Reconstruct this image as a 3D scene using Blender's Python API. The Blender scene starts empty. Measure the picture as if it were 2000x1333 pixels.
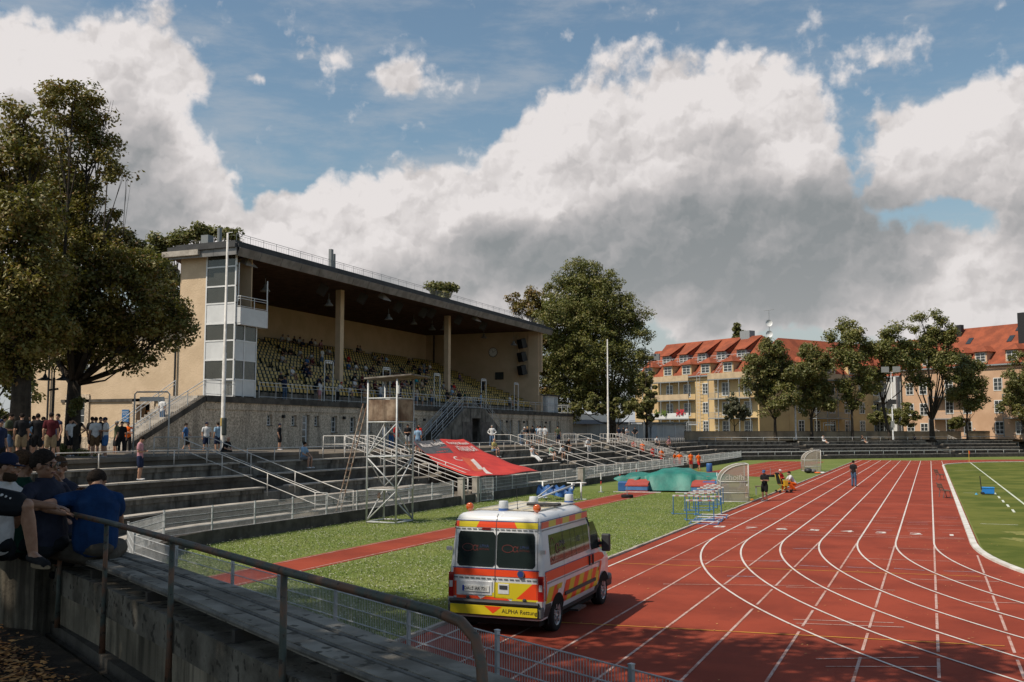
import bpy, bmesh, math, random
import numpy as np
from mathutils import Vector, Matrix
random.seed(7)
rng = np.random.default_rng(7)
PI = math.pi
SC = bpy.context.scene
COL = SC.collection

# ------------------------------------------------------------------ camera
FPX, HZ, VPX, CAMZ = 1944.0, 843.0, 1816.0, 3.83
TH = math.atan((HZ - 666.5) / FPX)
PSI = math.atan((VPX - 1000) / FPX * math.cos(TH))
FW = Vector((-math.sin(PSI) * math.cos(TH), math.cos(PSI) * math.cos(TH), math.sin(TH)))
RT = Vector((math.cos(PSI), math.sin(PSI), 0))
UP = RT.cross(FW)
cam = bpy.data.objects.new('camera', bpy.data.cameras.new('camera'))
COL.objects.link(cam)
cam.data.sensor_width = 36; cam.data.lens = FPX / 2000 * 36
cam.data.clip_start = 0.1; cam.data.clip_end = 3000
cam.matrix_world = Matrix(((RT.x, UP.x, -FW.x, 0), (RT.y, UP.y, -FW.y, 0), (RT.z, UP.z, -FW.z, CAMZ), (0, 0, 0, 1)))
SC.camera = cam

# measured positions: a sight line of the survey picture met with a known plane of the place
def _ray(x, y): return FW + RT * ((x - 1000) / FPX) - UP * ((y - 666.5) / FPX)
def G(x, y, z=0.0):
    d = _ray(x, y); t = (z - CAMZ) / d.z; return Vector((d.x * t, d.y * t, z))
def GX(x, y, X):
    d = _ray(x, y); t = X / d.x; return Vector((X, d.y * t, CAMZ + d.z * t))
def GY(x, y, Y):
    d = _ray(x, y); t = Y / d.y; return Vector((d.x * t, Y, CAMZ + d.z * t))
def DD(x, y, d):
    cx = (x - 1000) / FPX * d
    return Vector((-math.sin(PSI) * d + RT.x * cx, math.cos(PSI) * d + RT.y * cx, CAMZ - (y - HZ) / FPX * d))

# ------------------------------------------------------------------ sun and sky
SUN_AZ = Vector((-0.61, -0.79, 0)).normalized()
SUN_EL = math.radians(52.5)
sl = bpy.data.lights.new('sun', 'SUN'); sl.energy = 4.4; sl.angle = math.radians(0.53); sl.color = (1.0, 0.90, 0.76)
so = bpy.data.objects.new('sun', sl); COL.objects.link(so)
sdir = Vector((SUN_AZ.x * math.cos(SUN_EL), SUN_AZ.y * math.cos(SUN_EL), math.sin(SUN_EL)))
so.rotation_euler = sdir.to_track_quat('Z', 'Y').to_euler(); so.location = (-20, -25, 60)
SC.view_settings.view_transform = 'Standard'; SC.view_settings.look = 'None'
SC.view_settings.exposure = 0.03; SC.view_settings.gamma = 1.0
SC.view_settings.use_curve_mapping = False
SC.cycles.max_bounces = 6; SC.cycles.transparent_max_bounces = 16
SC.cycles.diffuse_bounces = 2; SC.cycles.glossy_bounces = 3

NDIM = ['2D']      # the sky is textured over two angles, everything else over space
class NT:
    """small helper to wire shader nodes"""
    def __init__(s, tree): s.t = tree; s.n = tree.nodes; s.l = tree.links
    def new(s, typ, **kw):
        n = s.n.new(typ)
        for k, v in kw.items():
            if hasattr(n, k): setattr(n, k, v)
        return n
    def set(s, sock, v):
        if hasattr(v, 'is_output') or isinstance(v, bpy.types.NodeSocket): s.l.new(v, sock)
        else: sock.default_value = v
    def math(s, op, a, b=0.0, c=0.0, clamp=False):
        n = s.n.new('ShaderNodeMath'); n.operation = op; n.use_clamp = clamp
        s.set(n.inputs[0], a); s.set(n.inputs[1], b); s.set(n.inputs[2], c); return n.outputs[0]
    def vmath(s, op, a, b=(0, 0, 0), sc=1.0):
        n = s.n.new('ShaderNodeVectorMath'); n.operation = op
        s.set(n.inputs[0], a); s.set(n.inputs[1], b); [setattr(i, 'default_value', sc) for i in n.inputs if i.name == 'Scale']; return n.outputs[0]
    def mix(s, f, a, b, blend='MIX'):
        n = s.n.new('ShaderNodeMix'); n.data_type = 'RGBA'; n.blend_type = blend; n.clamp_factor = True
        s.set(n.inputs[0], f); s.set(n.inputs[6], a); s.set(n.inputs[7], b); return n.outputs[2]
    def noise(s, vec, scale, detail=4, rough=0.55, dist=0.0):
        n = s.n.new('ShaderNodeTexNoise'); n.noise_dimensions = NDIM[0]; s.set(n.inputs['Vector'], vec)
        n.inputs['Scale'].default_value = scale; n.inputs['Detail'].default_value = detail
        n.inputs['Roughness'].default_value = rough; n.inputs['Distortion'].default_value = dist; return n
    def ramp(s, f, stops):
        n = s.n.new('ShaderNodeValToRGB'); s.set(n.inputs[0], f)
        el = n.color_ramp.elements
        while len(el) < len(stops): el.new(0.5)
        for e, (p, c) in zip(el, stops): e.position = p; e.color = c if len(c) == 4 else (*c, 1)
        return n.outputs[0]
    def smooth(s, f, a, b):
        n = s.n.new('ShaderNodeMapRange'); n.interpolation_type = 'SMOOTHSTEP'
        s.set(n.inputs[0], f); n.inputs[1].default_value = a; n.inputs[2].default_value = b; return n.outputs[0]

w = bpy.data.worlds.new('World'); SC.world = w; w.use_nodes = True
nt = NT(w.node_tree); nt.n.clear()
w.cycles.sampling_method = 'MANUAL'; w.cycles.sample_map_resolution = 128
wout = nt.new('ShaderNodeOutputWorld'); bg = nt.new('ShaderNodeBackground'); nt.l.new(bg.outputs[0], wout.inputs[0])
sky = nt.new('ShaderNodeTexSky'); sky.sky_type = 'NISHITA'; sky.sun_disc = False
sky.sun_elevation = SUN_EL; sky.sun_rotation = math.atan2(SUN_AZ.x, SUN_AZ.y)
sky.air_density = 1.3; sky.dust_density = 1.2; sky.ozone_density = 1.5
SKYS = 0.105

# direction -> (azimuth, elevation) in degrees
tc = nt.new('ShaderNodeTexCoord'); sp = nt.new('ShaderNodeSeparateXYZ'); nt.l.new(tc.outputs['Generated'], sp.inputs[0])
azn = nt.math('MULTIPLY', nt.math('ARCTAN2', sp.outputs[0], sp.outputs[1]), 57.29578)
eln = nt.math('MULTIPLY', nt.math('ARCSINE', sp.outputs[2]), 57.29578)
cmb = nt.new('ShaderNodeCombineXYZ'); nt.l.new(azn, cmb.inputs[0]); nt.l.new(eln, cmb.inputs[1])
AE = cmb.outputs[0]
def azel(x, y):
    d = _ray(x, y).normalized(); return math.degrees(math.atan2(d.x, d.y)), math.degrees(math.asin(d.z))
# cumulus masses: centre and radii read off the photograph, kept as angles on the sky
CL = [(1330,300,300,175,1.0),(1140,310,150,120,.9),(1250,440,400,130,1.0),(1010,385,170,110,.9),(850,425,140,100,.9),(650,430,130,75,.85),
      (1470,320,150,130,.8),(1540,450,160,85,.8),(760,500,330,85,.9),(560,440,110,60,.6),(560,520,240,70,.7),
      (1800,280,120,110,.8),(1910,250,150,105,.95),(2060,300,200,160,1.0),(1820,350,140,50,.45),
      (1350,545,430,60,.95),(1250,500,300,60,.7),(1750,490,170,60,.5),(1980,480,120,70,.55),(1650,545,220,52,.75),(1880,560,220,80,.85),(2060,620,200,130,.8),(1620,610,270,42,.75),(1400,640,130,34,.75),(1850,640,300,40,.7),
      (1180,600,260,45,.7),(950,560,240,70,.8),(60,150,170,100,1.0),(-60,250,200,160,1.0),(290,130,120,115,.78),(160,260,140,110,.75),(250,330,150,120,.8),(340,370,110,95,.9),
      (370,160,70,70,.45),(200,450,260,110,.85),(800,138,88,50,.62),(740,115,50,30,.3),(620,112,70,30,.35),(500,150,26,26,.42),(1210,100,70,40,.24),(1730,100,240,60,.16),
      (-500,300,300,220,.9),(-900,100,300,200,.8),(2500,300,300,200,.9),(2700,450,300,120,.8)]
def blobn(t, vec, a0, e0, ra, re, amp):
    m = t.n.new('ShaderNodeVectorMath'); m.operation = 'MULTIPLY_ADD'; t.l.new(vec, m.inputs[0]); m.inputs[1].default_value = (1 / ra, 1 / re, 0); m.inputs[2].default_value = (-a0 / ra, -e0 / re, 0)
    q = t.n.new('ShaderNodeVectorMath'); q.operation = 'LENGTH'; t.l.new(m.outputs[0], q.inputs[0])
    return t.math('MULTIPLY_ADD', q.outputs['Value'], -amp, amp, clamp=True)
grp = bpy.data.node_groups.new('cloud_field', 'ShaderNodeTree')
grp.interface.new_socket('Vector', in_out='INPUT', socket_type='NodeSocketVector')
grp.interface.new_socket('Density', in_out='OUTPUT', socket_type='NodeSocketFloat')
gn = NT(grp); gi = gn.new('NodeGroupInput'); go = gn.new('NodeGroupOutput')
V0 = gi.outputs[0]
warp = gn.noise(V0, 0.16, 3, 0.5)
wv = gn.vmath('SUBTRACT', warp.outputs['Color'], (0.5, 0.5, 0.5)); wv = gn.vmath('SCALE', wv, sc=4.0)
V1 = gn.vmath('ADD', V0, wv)
acc = None
for (cx, cy, rx, ry, amp) in CL:
    a0, e0 = azel(cx, cy); a1, _ = azel(cx + rx, cy); a2, _ = azel(cx - rx, cy); _, e1 = azel(cx, cy - ry); _, e2 = azel(cx, cy + ry)
    ra = abs(a1 - a2) / 2 * 1.3; re = abs(e1 - e2) / 2 * 1.3
    v = blobn(gn, V1, a0, e0, ra, re, amp)
    acc = v if acc is None else gn.math('ADD', acc, v)
gn.l.new(acc, go.inputs[0])
def field(vec):
    n = nt.new('ShaderNodeGroup'); n.node_tree = grp; nt.l.new(vec, n.inputs[0]); return n.outputs[0]
grp2 = bpy.data.node_groups.new('cloud_bulk', 'ShaderNodeTree')
grp2.interface.new_socket('Vector', in_out='INPUT', socket_type='NodeSocketVector'); grp2.interface.new_socket('Density', in_out='OUTPUT', socket_type='NodeSocketFloat')
hn = NT(grp2); hi = hn.new('NodeGroupInput'); ho = hn.new('NodeGroupOutput')
wb = hn.noise(hi.outputs[0], 0.2, 2, 0.5); VB_ = hn.vmath('ADD', hi.outputs[0], hn.vmath('SCALE', hn.vmath('SUBTRACT', wb.outputs['Color'], (0.5, 0.5, 0.5)), sc=4.0))
hacc = None
for (cx, cy, rx, ry, amp) in [(1330,320,360,200,1.1),(1270,450,420,140,1.1),(930,420,190,130,1.0),(680,450,190,100,1.0),(1560,420,250,150,.95),(1800,310,250,170,.95),(2060,330,200,200,1.0),(1400,540,480,60,.55),(600,560,380,70,.5),(100,180,270,170,1.0),(250,360,260,170,1.0),(1750,600,400,50,.35),(400,700,600,100,.4),(290,130,120,110,.7)]:
    a0, e0 = azel(cx, cy); a1, _ = azel(cx + rx, cy); a2, _ = azel(cx - rx, cy); _, e1 = azel(cx, cy - ry); _, e2 = azel(cx, cy + ry)
    v = blobn(hn, VB_, a0, e0, abs(a1 - a2) / 2 * 1.25, abs(e1 - e2) / 2 * 1.25, amp); hacc = v if hacc is None else hn.math('ADD', hacc, v)
hn.l.new(hacc, ho.inputs[0])
F0 = field(AE)
wq = nt.noise(AE, 0.9, 3, 0.6); AEw = nt.vmath('ADD', AE, nt.vmath('SCALE', nt.vmath('SUBTRACT', wq.outputs['Color'], (0.5, 0.5, 0.5)), sc=1.3))
LSH = (-0.35, 0.75, 0)
def puff(vec, scale, smooth, detail=0.0):
    v = nt.new('ShaderNodeTexVoronoi'); v.voronoi_dimensions = '2D'; v.feature = 'SMOOTH_F1'; nt.l.new(vec, v.inputs['Vector']); v.inputs['Scale'].default_value = scale
    v.inputs['Smoothness'].default_value = smooth; v.inputs['Detail'].default_value = detail; v.inputs['Roughness'].default_value = 0.5; return v.outputs['Distance']
AEs = nt.vmath('ADD', AEw, LSH)
p1, p1s = puff(AEw, 0.26, 0.5), puff(AEs, 0.26, 0.5)
p2, p2s = puff(AEw, 0.75, 0.4, 1.5), puff(nt.vmath('ADD', AEw, (-0.15, 0.30, 0)), 0.75, 0.4, 1.5)
fb = nt.noise(AE, 1.1, 6, 0.62)
tex = nt.math('ADD', nt.math('ADD', nt.math('MULTIPLY_ADD', p1, -0.34, 0.18), nt.math('MULTIPLY_ADD', p2, -0.20, 0.09)), nt.math('MULTIPLY_ADD', fb.outputs['Fac'], 0.26, -0.13))
D0 = nt.math('ADD', F0, tex)
relief = nt.math('ADD', nt.math('MULTIPLY', nt.math('SUBTRACT', p1, p1s), 0.75), nt.math('MULTIPLY', nt.math('SUBTRACT', p2, p2s), 0.28))
bulk = nt.new('ShaderNodeGroup'); bulk.node_tree = grp2; nt.l.new(nt.vmath('ADD', AE, (-0.8, 2.7, 0)), bulk.inputs[0])
D1 = nt.math('ADD', bulk.outputs[0], nt.math('MULTIPLY', tex, 0.5))
mask = nt.smooth(D0, 0.10, 0.38)
core = nt.smooth(D1, 0.12, 1.65)
fine = nt.noise(AE, 0.22, 5, 0.5)
shade = nt.math('ADD', nt.math('ADD', nt.math('MULTIPLY', core, 0.92), nt.math('MULTIPLY_ADD', fine.outputs['Fac'], 0.36, -0.16)), relief, clamp=True)
ccol = nt.ramp(shade, [(0.0, (0.79, 0.745, 0.73)), (0.25, (0.60, 0.565, 0.555)), (0.5, (0.44, 0.425, 0.425)), (0.8, (0.31, 0.315, 0.32)), (1.0, (0.25, 0.265, 0.272))])
# thin high streaks and milky horizon
mpw = nt.new('ShaderNodeMapping'); nt.l.new(AE, mpw.inputs[0]); mpw.inputs['Scale'].default_value = (0.35, 1.3, 1); mpw.inputs['Rotation'].default_value = (0, 0, 0.2)
wis = nt.noise(mpw.outputs[0], 0.32, 6, 0.62, 0.12)
wisf = nt.math('MULTIPLY', nt.smooth(wis.outputs['Fac'], 0.40, 0.75), 0.45)
hz = nt.math('SUBTRACT', 1.0, nt.smooth(eln, 0.0, 15.0)); hz = nt.math('MULTIPLY', hz, 0.85)
veil = nt.math('MAXIMUM', wisf, hz)
skyc = nt.mix(1.0, sky.outputs[0], (SKYS * .90, SKYS * 0.96, SKYS * .93, 1), 'MULTIPLY')
skyv = nt.mix(veil, skyc, (0.47, 0.49, 0.52, 1))
band = nt.math('SUBTRACT', 1.0, nt.smooth(eln, 27.0, 44.0))   # the cumulus deck thins out overhead
hzc = nt.math('MULTIPLY', nt.math('SUBTRACT', 1.0, nt.smooth(eln, 0.0, 12.0)), 0.45)
ccol = nt.mix(hzc, ccol, (0.56, 0.55, 0.55, 1))
fin = nt.mix(nt.math('MULTIPLY', nt.math('MULTIPLY', mask, 0.97), band), skyv, ccol)
nt.l.new(fin, bg.inputs[0]); bg.inputs[1].default_value = 1.0

# ------------------------------------------------------------------ materials
MT = {}; NDIM[0] = '3D'
def mat(name, col, col2=None, rough=0.8, scale=2.0, detail=5, lo=0.35, hi=0.65, bump=0.0, bscale=None, metal=0.0, streak=None, coat=0.0,
        speck=None, coord='Position', trans=None, island=None):
    """procedural material: two noise-mixed tones, optional dirt streaks, specks and bump"""
    if name in MT: return MT[name]
    m = bpy.data.materials.new(name); m.use_nodes = True
    t = NT(m.node_tree); t.n.clear()
    out = t.new('ShaderNodeOutputMaterial'); b = t.new('ShaderNodeBsdfPrincipled')
    if coord == 'Position': P = t.new('ShaderNodeNewGeometry').outputs['Position']
    else: P = t.new('ShaderNodeTexCoord').outputs['Object']
    c1 = (*col, 1); c2 = (*(col2 if col2 else tuple(c * 0.78 for c in col)), 1)
    n = t.noise(P, scale, detail, 0.6)
    c = t.mix(t.smooth(n.outputs['Fac'], lo, hi), c1, c2)
    if streak:
        mp = t.new('ShaderNodeMapping'); t.l.new(P, mp.inputs[0]); mp.inputs['Scale'].default_value = (streak[1], streak[1], streak[1] * 0.08)
        s = t.noise(mp.outputs[0], 1.0, 5, 0.65)
        c = t.mix(t.math('MULTIPLY', t.smooth(s.outputs['Fac'], 0.45, 0.68), streak[2]), c, (*streak[0], 1))
    if speck:
        s = t.noise(P, speck[1], 2, 0.5)
        c = t.mix(t.math('MULTIPLY', t.smooth(s.outputs['Fac'], speck[2], speck[2] + 0.08), speck[3] if len(speck) > 3 else 1.0), c, (*speck[0], 1))
    if island:
        r = t.new('ShaderNodeNewGeometry').outputs['Random Per Island']
        c = t.mix(t.smooth(r, 1 - island[1] - 0.15, 1 - island[1] + 0.15), c, (*island[0], 1))
    t.l.new(c, b.inputs['Base Color']); b.inputs['Roughness'].default_value = rough; b.inputs['Metallic'].default_value = metal
    b.inputs['Coat Weight'].default_value = coat
    if rough >= 0.8 and not metal: b.inputs['Specular IOR Level'].default_value = 0.12
    if bump:
        bn = t.noise(P, bscale or scale * 6, 4, 0.6); bp = t.new('ShaderNodeBump'); bp.inputs['Strength'].default_value = 1.0
        bp.inputs['Distance'].default_value = bump; t.l.new(bn.outputs['Fac'], bp.inputs['Height']); t.l.new(bp.outputs[0], b.inputs['Normal'])
    sh = b.outputs[0]
    if trans:
        tr = t.new('ShaderNodeBsdfTranslucent'); t.l.new(t.mix(1.0, c, (*trans[1], 1), 'MULTIPLY'), tr.inputs[0])
        mx = t.new('ShaderNodeMixShader'); mx.inputs[0].default_value = trans[0]; t.l.new(sh, mx.inputs[1]); t.l.new(tr.outputs[0], mx.inputs[2]); sh = mx.outputs[0]
    t.l.new(sh, out.inputs[0])
    MT[name] = m; return m
def plain(name, col, rough=0.6, metal=0.0, coat=0.0): return mat(name, col, tuple(x * 0.88 for x in col), rough, 5.0, 3, metal=metal, coat=coat, coord='Object')
def glass(name, col=(0.02, 0.03, 0.03), rough=0.06, alpha=None):
    if name in MT: return MT[name]
    m = bpy.data.materials.new(name); m.use_nodes = True; t = NT(m.node_tree); b = t.n['Principled BSDF']
    P = t.new('ShaderNodeTexCoord').outputs['Object']; n = t.noise(P, 1.5, 2)
    t.l.new(t.mix(n.outputs['Fac'], (*col, 1), (*[c * 1.6 for c in col], 1)), b.inputs['Base Color'])
    b.inputs['Roughness'].default_value = rough; b.inputs['Specular IOR Level'].default_value = 0.8
    if alpha is not None: b.inputs['Alpha'].default_value = alpha
    MT[name] = m; return m

GRASS = mat('grass', (0.115, 0.155, 0.038), (0.16, 0.185, 0.055), 0.9, 0.35, 6, 0.3, 0.7, bump=0.03, bscale=9, speck=((0.27, 0.28, 0.13), 7.0, 0.62, 0.6))
TURF = mat('turf', (0.072, 0.094, 0.014), (0.130, 0.140, 0.028), 0.9, 0.3, 7, 0.4, 0.6, bump=0.02, bscale=10, speck=((0.3, 0.3, 0.09), 0.55, 0.68, 0.6))
TRACK = mat('tartan', (0.295, 0.056, 0.030), (0.215, 0.040, 0.022), 0.85, 0.35, 6, 0.35, 0.7, bump=0.004, bscale=60, streak=((0.15, 0.030, 0.019), 0.45, 0.5), speck=((0.14, 0.03, 0.02), 22.0, 0.64, 0.5))
LINE = mat('line_paint', (0.62, 0.57, 0.53), (0.5, 0.42, 0.38), 0.8, 1.3, 6, 0.4, 0.75, speck=((0.38, 0.12, 0.08), 28.0, 0.66, 0.7))
LINE_OLD = mat('worn_line_paint', (0.50, 0.36, 0.32), (0.40, 0.20, 0.15), 0.85, 1.8, 6, 0.4, 0.7, speck=((0.33, 0.08, 0.05), 20.0, 0.58, 0.8))
CONC = mat('weathered_concrete', (0.24, 0.215, 0.18), (0.10, 0.09, 0.075), 0.92, 1.2, 7, 0.35, 0.68, bump=0.012, bscale=18, streak=((0.02, 0.018, 0.016), 2.2, 0.8))
CONC_DK = mat('blackened_concrete', (0.11, 0.097, 0.082), (0.058, 0.051, 0.043), 0.95, 1.6, 7, bump=0.012, bscale=18, streak=((0.11, 0.10, 0.09), 2.6, 0.4))
CONC_LT = mat('pale_concrete', (0.44, 0.40, 0.35), (0.28, 0.25, 0.215), 0.9, 1.5, 7, bump=0.008, bscale=20, speck=((0.05, 0.045, 0.04), 6.0, 0.66, 0.6))
PEBB = mat('washed_concrete', (0.68, 0.555, 0.42), (0.44, 0.355, 0.265), 0.95, 7.5, 5, 0.38, 0.6, bump=0.03, bscale=14, streak=((0.07, 0.06, 0.05), 1.2, 0.55), speck=((0.05, 0.042, 0.034), 15.0, 0.6, 0.7))
PLAST = mat('beige_render', (0.62, 0.475, 0.325), (0.54, 0.41, 0.275), 0.95, 0.9, 6, bump=0.03, bscale=9)
PLAST_IN = mat('beige_inner_render', (0.58, 0.435, 0.29), (0.50, 0.375, 0.245), 0.95, 0.5, 6, bump=0.015, bscale=6)
GALV = mat('galvanised_steel', (0.56, 0.57, 0.57), (0.42, 0.43, 0.43), 0.5, 3.0, 4, metal=0.1)
WHITE_RAIL = mat('pale_painted_steel', (0.58, 0.56, 0.53), (0.42, 0.40, 0.37), 0.5, 3.0, 4)
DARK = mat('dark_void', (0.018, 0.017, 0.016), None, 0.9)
ASPH = mat('asphalt', (0.055, 0.052, 0.048), (0.035, 0.033, 0.03), 0.95, 2.5, 6, bump=0.01, bscale=40)
WHITE = mat('white_enamel', (0.70, 0.70, 0.69), (0.62, 0.62, 0.61), 0.4, 1.0, 4)
WPANEL = mat('white_cladding', (0.64, 0.645, 0.64), (0.56, 0.565, 0.56), 0.45, 0.8, 4)
ROOFM = mat('roof_felt', (0.045, 0.045, 0.046), (0.028, 0.028, 0.03), 0.75, 1.5, 4)
ZINC = mat('zinc_fascia', (0.24, 0.23, 0.225), (0.15, 0.145, 0.14), 0.55, 1.3, 4, metal=0.3)
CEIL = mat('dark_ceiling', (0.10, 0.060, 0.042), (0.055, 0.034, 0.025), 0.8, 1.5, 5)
GLS = glass('window_glass', (0.025, 0.03, 0.032))
GLSW = glass('office_glass', (0.06, 0.062, 0.055), 0.08)
LAMPGREY = plain('lamp_grey', (0.20, 0.21, 0.21), 0.5)
BLACKP = plain('black_plastic', (0.015, 0.015, 0.016), 0.55)

# ------------------------------------------------------------------ mesh helpers
class MB:
    def __init__(s): s.v = []; s.f = []; s.m = []
    def add(s, vs, fs, mi=0):
        o = len(s.v); s.v += [tuple(v) for v in vs]; s.f += [tuple(i + o for i in f) for f in fs]; s.m += [mi] * len(fs); return s
    def box(s, x0, x1, y0, y1, z0, z1, mi=0):
        return s.add([(x0, y0, z0), (x1, y0, z0), (x1, y1, z0), (x0, y1, z0), (x0, y0, z1), (x1, y0, z1), (x1, y1, z1), (x0, y1, z1)],
                     [(3, 2, 1, 0), (4, 5, 6, 7), (0, 1, 5, 4), (1, 2, 6, 5), (2, 3, 7, 6), (3, 0, 4, 7)], mi)
    def bar(s, p, q, w, h, mi=0, up=(0, 0, 1)):
        p = Vector(p); q = Vector(q); d = (q - p).normalized(); u = Vector(up)
        r = d.cross(u)
        if r.length < 1e-4: r = d.cross(Vector((0, 1, 0)))
        r.normalize(); u = r.cross(d).normalized(); r = r * w / 2; u = u * h / 2
        vs = [p - r - u, p + r - u, p + r + u, p - r + u, q - r - u, q + r - u, q + r + u, q - r + u]
        return s.add(vs, [(0, 1, 2, 3), (7, 6, 5, 4), (0, 4, 5, 1), (1, 5, 6, 2), (2, 6, 7, 3), (3, 7, 4, 0)], mi)
    def tube(s, pts, r, n=8, mi=0, cap=True):
        pts = [Vector(p) for p in pts]; rr = r if isinstance(r, (list, tuple)) else [r] * len(pts)
        rings = []; a = None
        for i, p in enumerate(pts):
            d = (pts[min(i + 1, len(pts) - 1)] - pts[max(i - 1, 0)]).normalized()
            if a is None:
                a = d.cross(Vector((0, 0, 1)))
                if a.length < 0.05: a = d.cross(Vector((1, 0, 0)))
            a = (a - d * a.dot(d)).normalized(); b = d.cross(a)
            rings.append([p + (a * math.cos(2 * PI * k / n) + b * math.sin(2 * PI * k / n)) * rr[i] for k in range(n)])
        vs = [v for R in rings for v in R]; fs = []
        for i in range(len(pts) - 1):
            for k in range(n): fs.append((i * n + k, i * n + (k + 1) % n, (i + 1) * n + (k + 1) % n, (i + 1) * n + k))
        if cap: fs.append(tuple(range(n - 1, -1, -1))); fs.append(tuple((len(pts) - 1) * n + k for k in range(n)))
        return s.add(vs, fs, mi)
    def lathe(s, prof, c=(0, 0, 0), n=16, mi=0, axis=(0, 0, 1)):
        """prof: (radius, height) list"""
        c = Vector(c); q = Vector((0, 0, 1)).rotation_difference(Vector(axis)); vs = []; fs = []
        for (r, h) in prof:
            for k in range(n): vs.append(c + q @ Vector((r * math.cos(2 * PI * k / n), r * math.sin(2 * PI * k / n), h)))
        for i in range(len(prof) - 1):
            for k in range(n): fs.append((i * n + k, i * n + (k + 1) % n, (i + 1) * n + (k + 1) % n, (i + 1) * n + k))
        return s.add(vs, fs, mi)
    def prism(s, poly, z0, z1, mi=0):
        n = len(poly); vs = [(p[0], p[1], z0) for p in poly] + [(p[0], p[1], z1) for p in poly]
        fs = [tuple(range(n - 1, -1, -1)), tuple(range(n, 2 * n))] + [(i, (i + 1) % n, n + (i + 1) % n, n + i) for i in range(n)]
        return s.add(vs, fs, mi)
    def slab(s, quad, t, mi=0):
        """thick plate from 4 points, thickness t along its normal"""
        q = [Vector(p) for p in quad]; nn = (q[1] - q[0]).cross(q[2] - q[0]).normalized() * t; n = len(q)
        vs = q + [p + nn for p in q]
        return s.add(vs, [tuple(range(n - 1, -1, -1)), tuple(range(n, 2 * n))] + [(i, (i + 1) % n, n + (i + 1) % n, n + i) for i in range(n)], mi)
    def build(s, name, mats, parent=None, smooth=False, loc=None, bevel=0):
        me = bpy.data.meshes.new(name); me.from_pydata(s.v, [], s.f)
        for m in (mats if isinstance(mats, (list, tuple)) else [mats]): me.materials.append(m)
        if any(s.m): me.polygons.foreach_set('material_index', s.m)
        if smooth: me.polygons.foreach_set('use_smooth', [True] * len(me.polygons))
        me.update()
        o = bpy.data.objects.new(name, me); COL.objects.link(o)
        if parent: o.parent = parent
        if loc is not None: o.location = loc
        if bevel:
            b = o.modifiers.new('bevel', 'BEVEL'); b.width = bevel; b.segments = 2; b.limit_method = 'ANGLE'
        return o
def tag(o, label=None, cat=None, group=None, kind=None):
    if label: o['label'] = label
    if cat: o['category'] = cat
    if group: o['group'] = group
    if kind: o['kind'] = kind
    return o
def empty(name, loc=(0, 0, 0), rz=0.0, label=None, cat=None, group=None):
    o = bpy.data.objects.new(name, None); COL.objects.link(o); o.location = loc; o.rotation_euler = (0, 0, rz); o.empty_display_size = 0.2
    return tag(o, label, cat, group)
def structure(o): o['kind'] = 'structure'; return o
def copy_tree(o, parent=None):
    c = o.copy(); COL.objects.link(c)
    if parent is not None: c.parent = parent
    for ch in list(o.children): copy_tree(ch, c)
    return c
def dup(o, loc, rz=0.0, label=None, group=None, scale=None):
    c = copy_tree(o); c.location = loc; c.rotation_euler = (0, 0, rz)
    if scale: c.scale = (scale,) * 3
    if label: c['label'] = label
    if group: c['group'] = group
    return c
def text_mesh(txt, size, m, name, parent, mtx, extrude=0.002, align='CENTER', bold=0.0):
    cu = bpy.data.curves.new(name, 'FONT'); cu.body = txt; cu.size = size; cu.align_x = align; cu.align_y = 'CENTER'; cu.extrude = extrude; cu.offset = bold
    to = bpy.data.objects.new(name + '_tmp', cu); COL.objects.link(to)
    me = bpy.data.meshes.new_from_object(to.evaluated_get(bpy.context.evaluated_depsgraph_get()))
    bpy.data.objects.remove(to); me.materials.clear(); me.materials.append(m); me.name = name
    o = bpy.data.objects.new(name, me); COL.objects.link(o); o.parent = parent; o.matrix_local = mtx
    return o
def frame_mtx(origin, xdir, ydir):
    x = Vector(xdir).normalized(); y = Vector(ydir).normalized(); z = x.cross(y)
    return Matrix(((x.x, y.x, z.x, origin[0]), (x.y, y.y, z.y, origin[1]), (x.z, y.z, z.z, origin[2]), (0, 0, 0, 1)))
# ================================================================== ground and track
mb = MB(); mb.add([(-900, -300, 0), (900, -300, 0), (900, 1500, 0), (-900, 1500, 0)], [(0, 1, 2, 3)])
structure(mb.build('ground', mat('rough_grass', (0.07, 0.08, 0.03), (0.10, 0.095, 0.045), 0.95, 0.4, 6)))
def sheet(name, poly, z, m):
    mb = MB(); mb.add([(p[0], p[1], z) for p in poly], [tuple(range(len(poly)))]); return structure(mb.build(name, m))
CX, CY0, CY1 = 25.6, 37.6, 122.5
def arc(cx, cy, r, a0, a1, n=40): return [(cx + r * math.cos(math.radians(a0 + (a1 - a0) * i / n)), cy + r * math.sin(math.radians(a0 + (a1 - a0) * i / n))) for i in range(n + 1)]
sheet('verge_grass', [(-23, -6), (60, -6), (60, 185), (12, 170), (-8, 150.5), (-23, 134), (-23, 26)], 0.004, GRASS)
# running track: straight plus two bends, one ring with a straight extension
sheet('running_track', [(-9.02, -6), (1.4, -6), (1.4, 141.6), (-9.02, 141.6)], 0.012, TRACK)
mb = MB()
ri, ro = 24.35, 33.35
for (cy, a0, a1) in ((CY0, 180, 300), (CY1, 180, 60)):
    A = arc(CX, cy, ri, a0, a1, 60); B = arc(CX, cy, ro, a0, a1, 60)
    for i in range(60):
        q = [A[i], A[i + 1], B[i + 1], B[i]]
        if a1 < a0: q = q[::-1]
        mb.add([(p[0], p[1], 0.008) for p in q[::-1]], [(0, 1, 2, 3)])
structure(mb.build('track_bends', TRACK))
# infield turf
inf = [(1.46, CY0), (1.46, CY1)] + arc(CX, CY1, ri - 0.2, 180, 60, 40) + [(60, 140), (60, 20)] + arc(CX, CY0, ri - 0.2, 300, 180, 40)
sheet('infield_turf', inf, 0.016, TURF)
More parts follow.
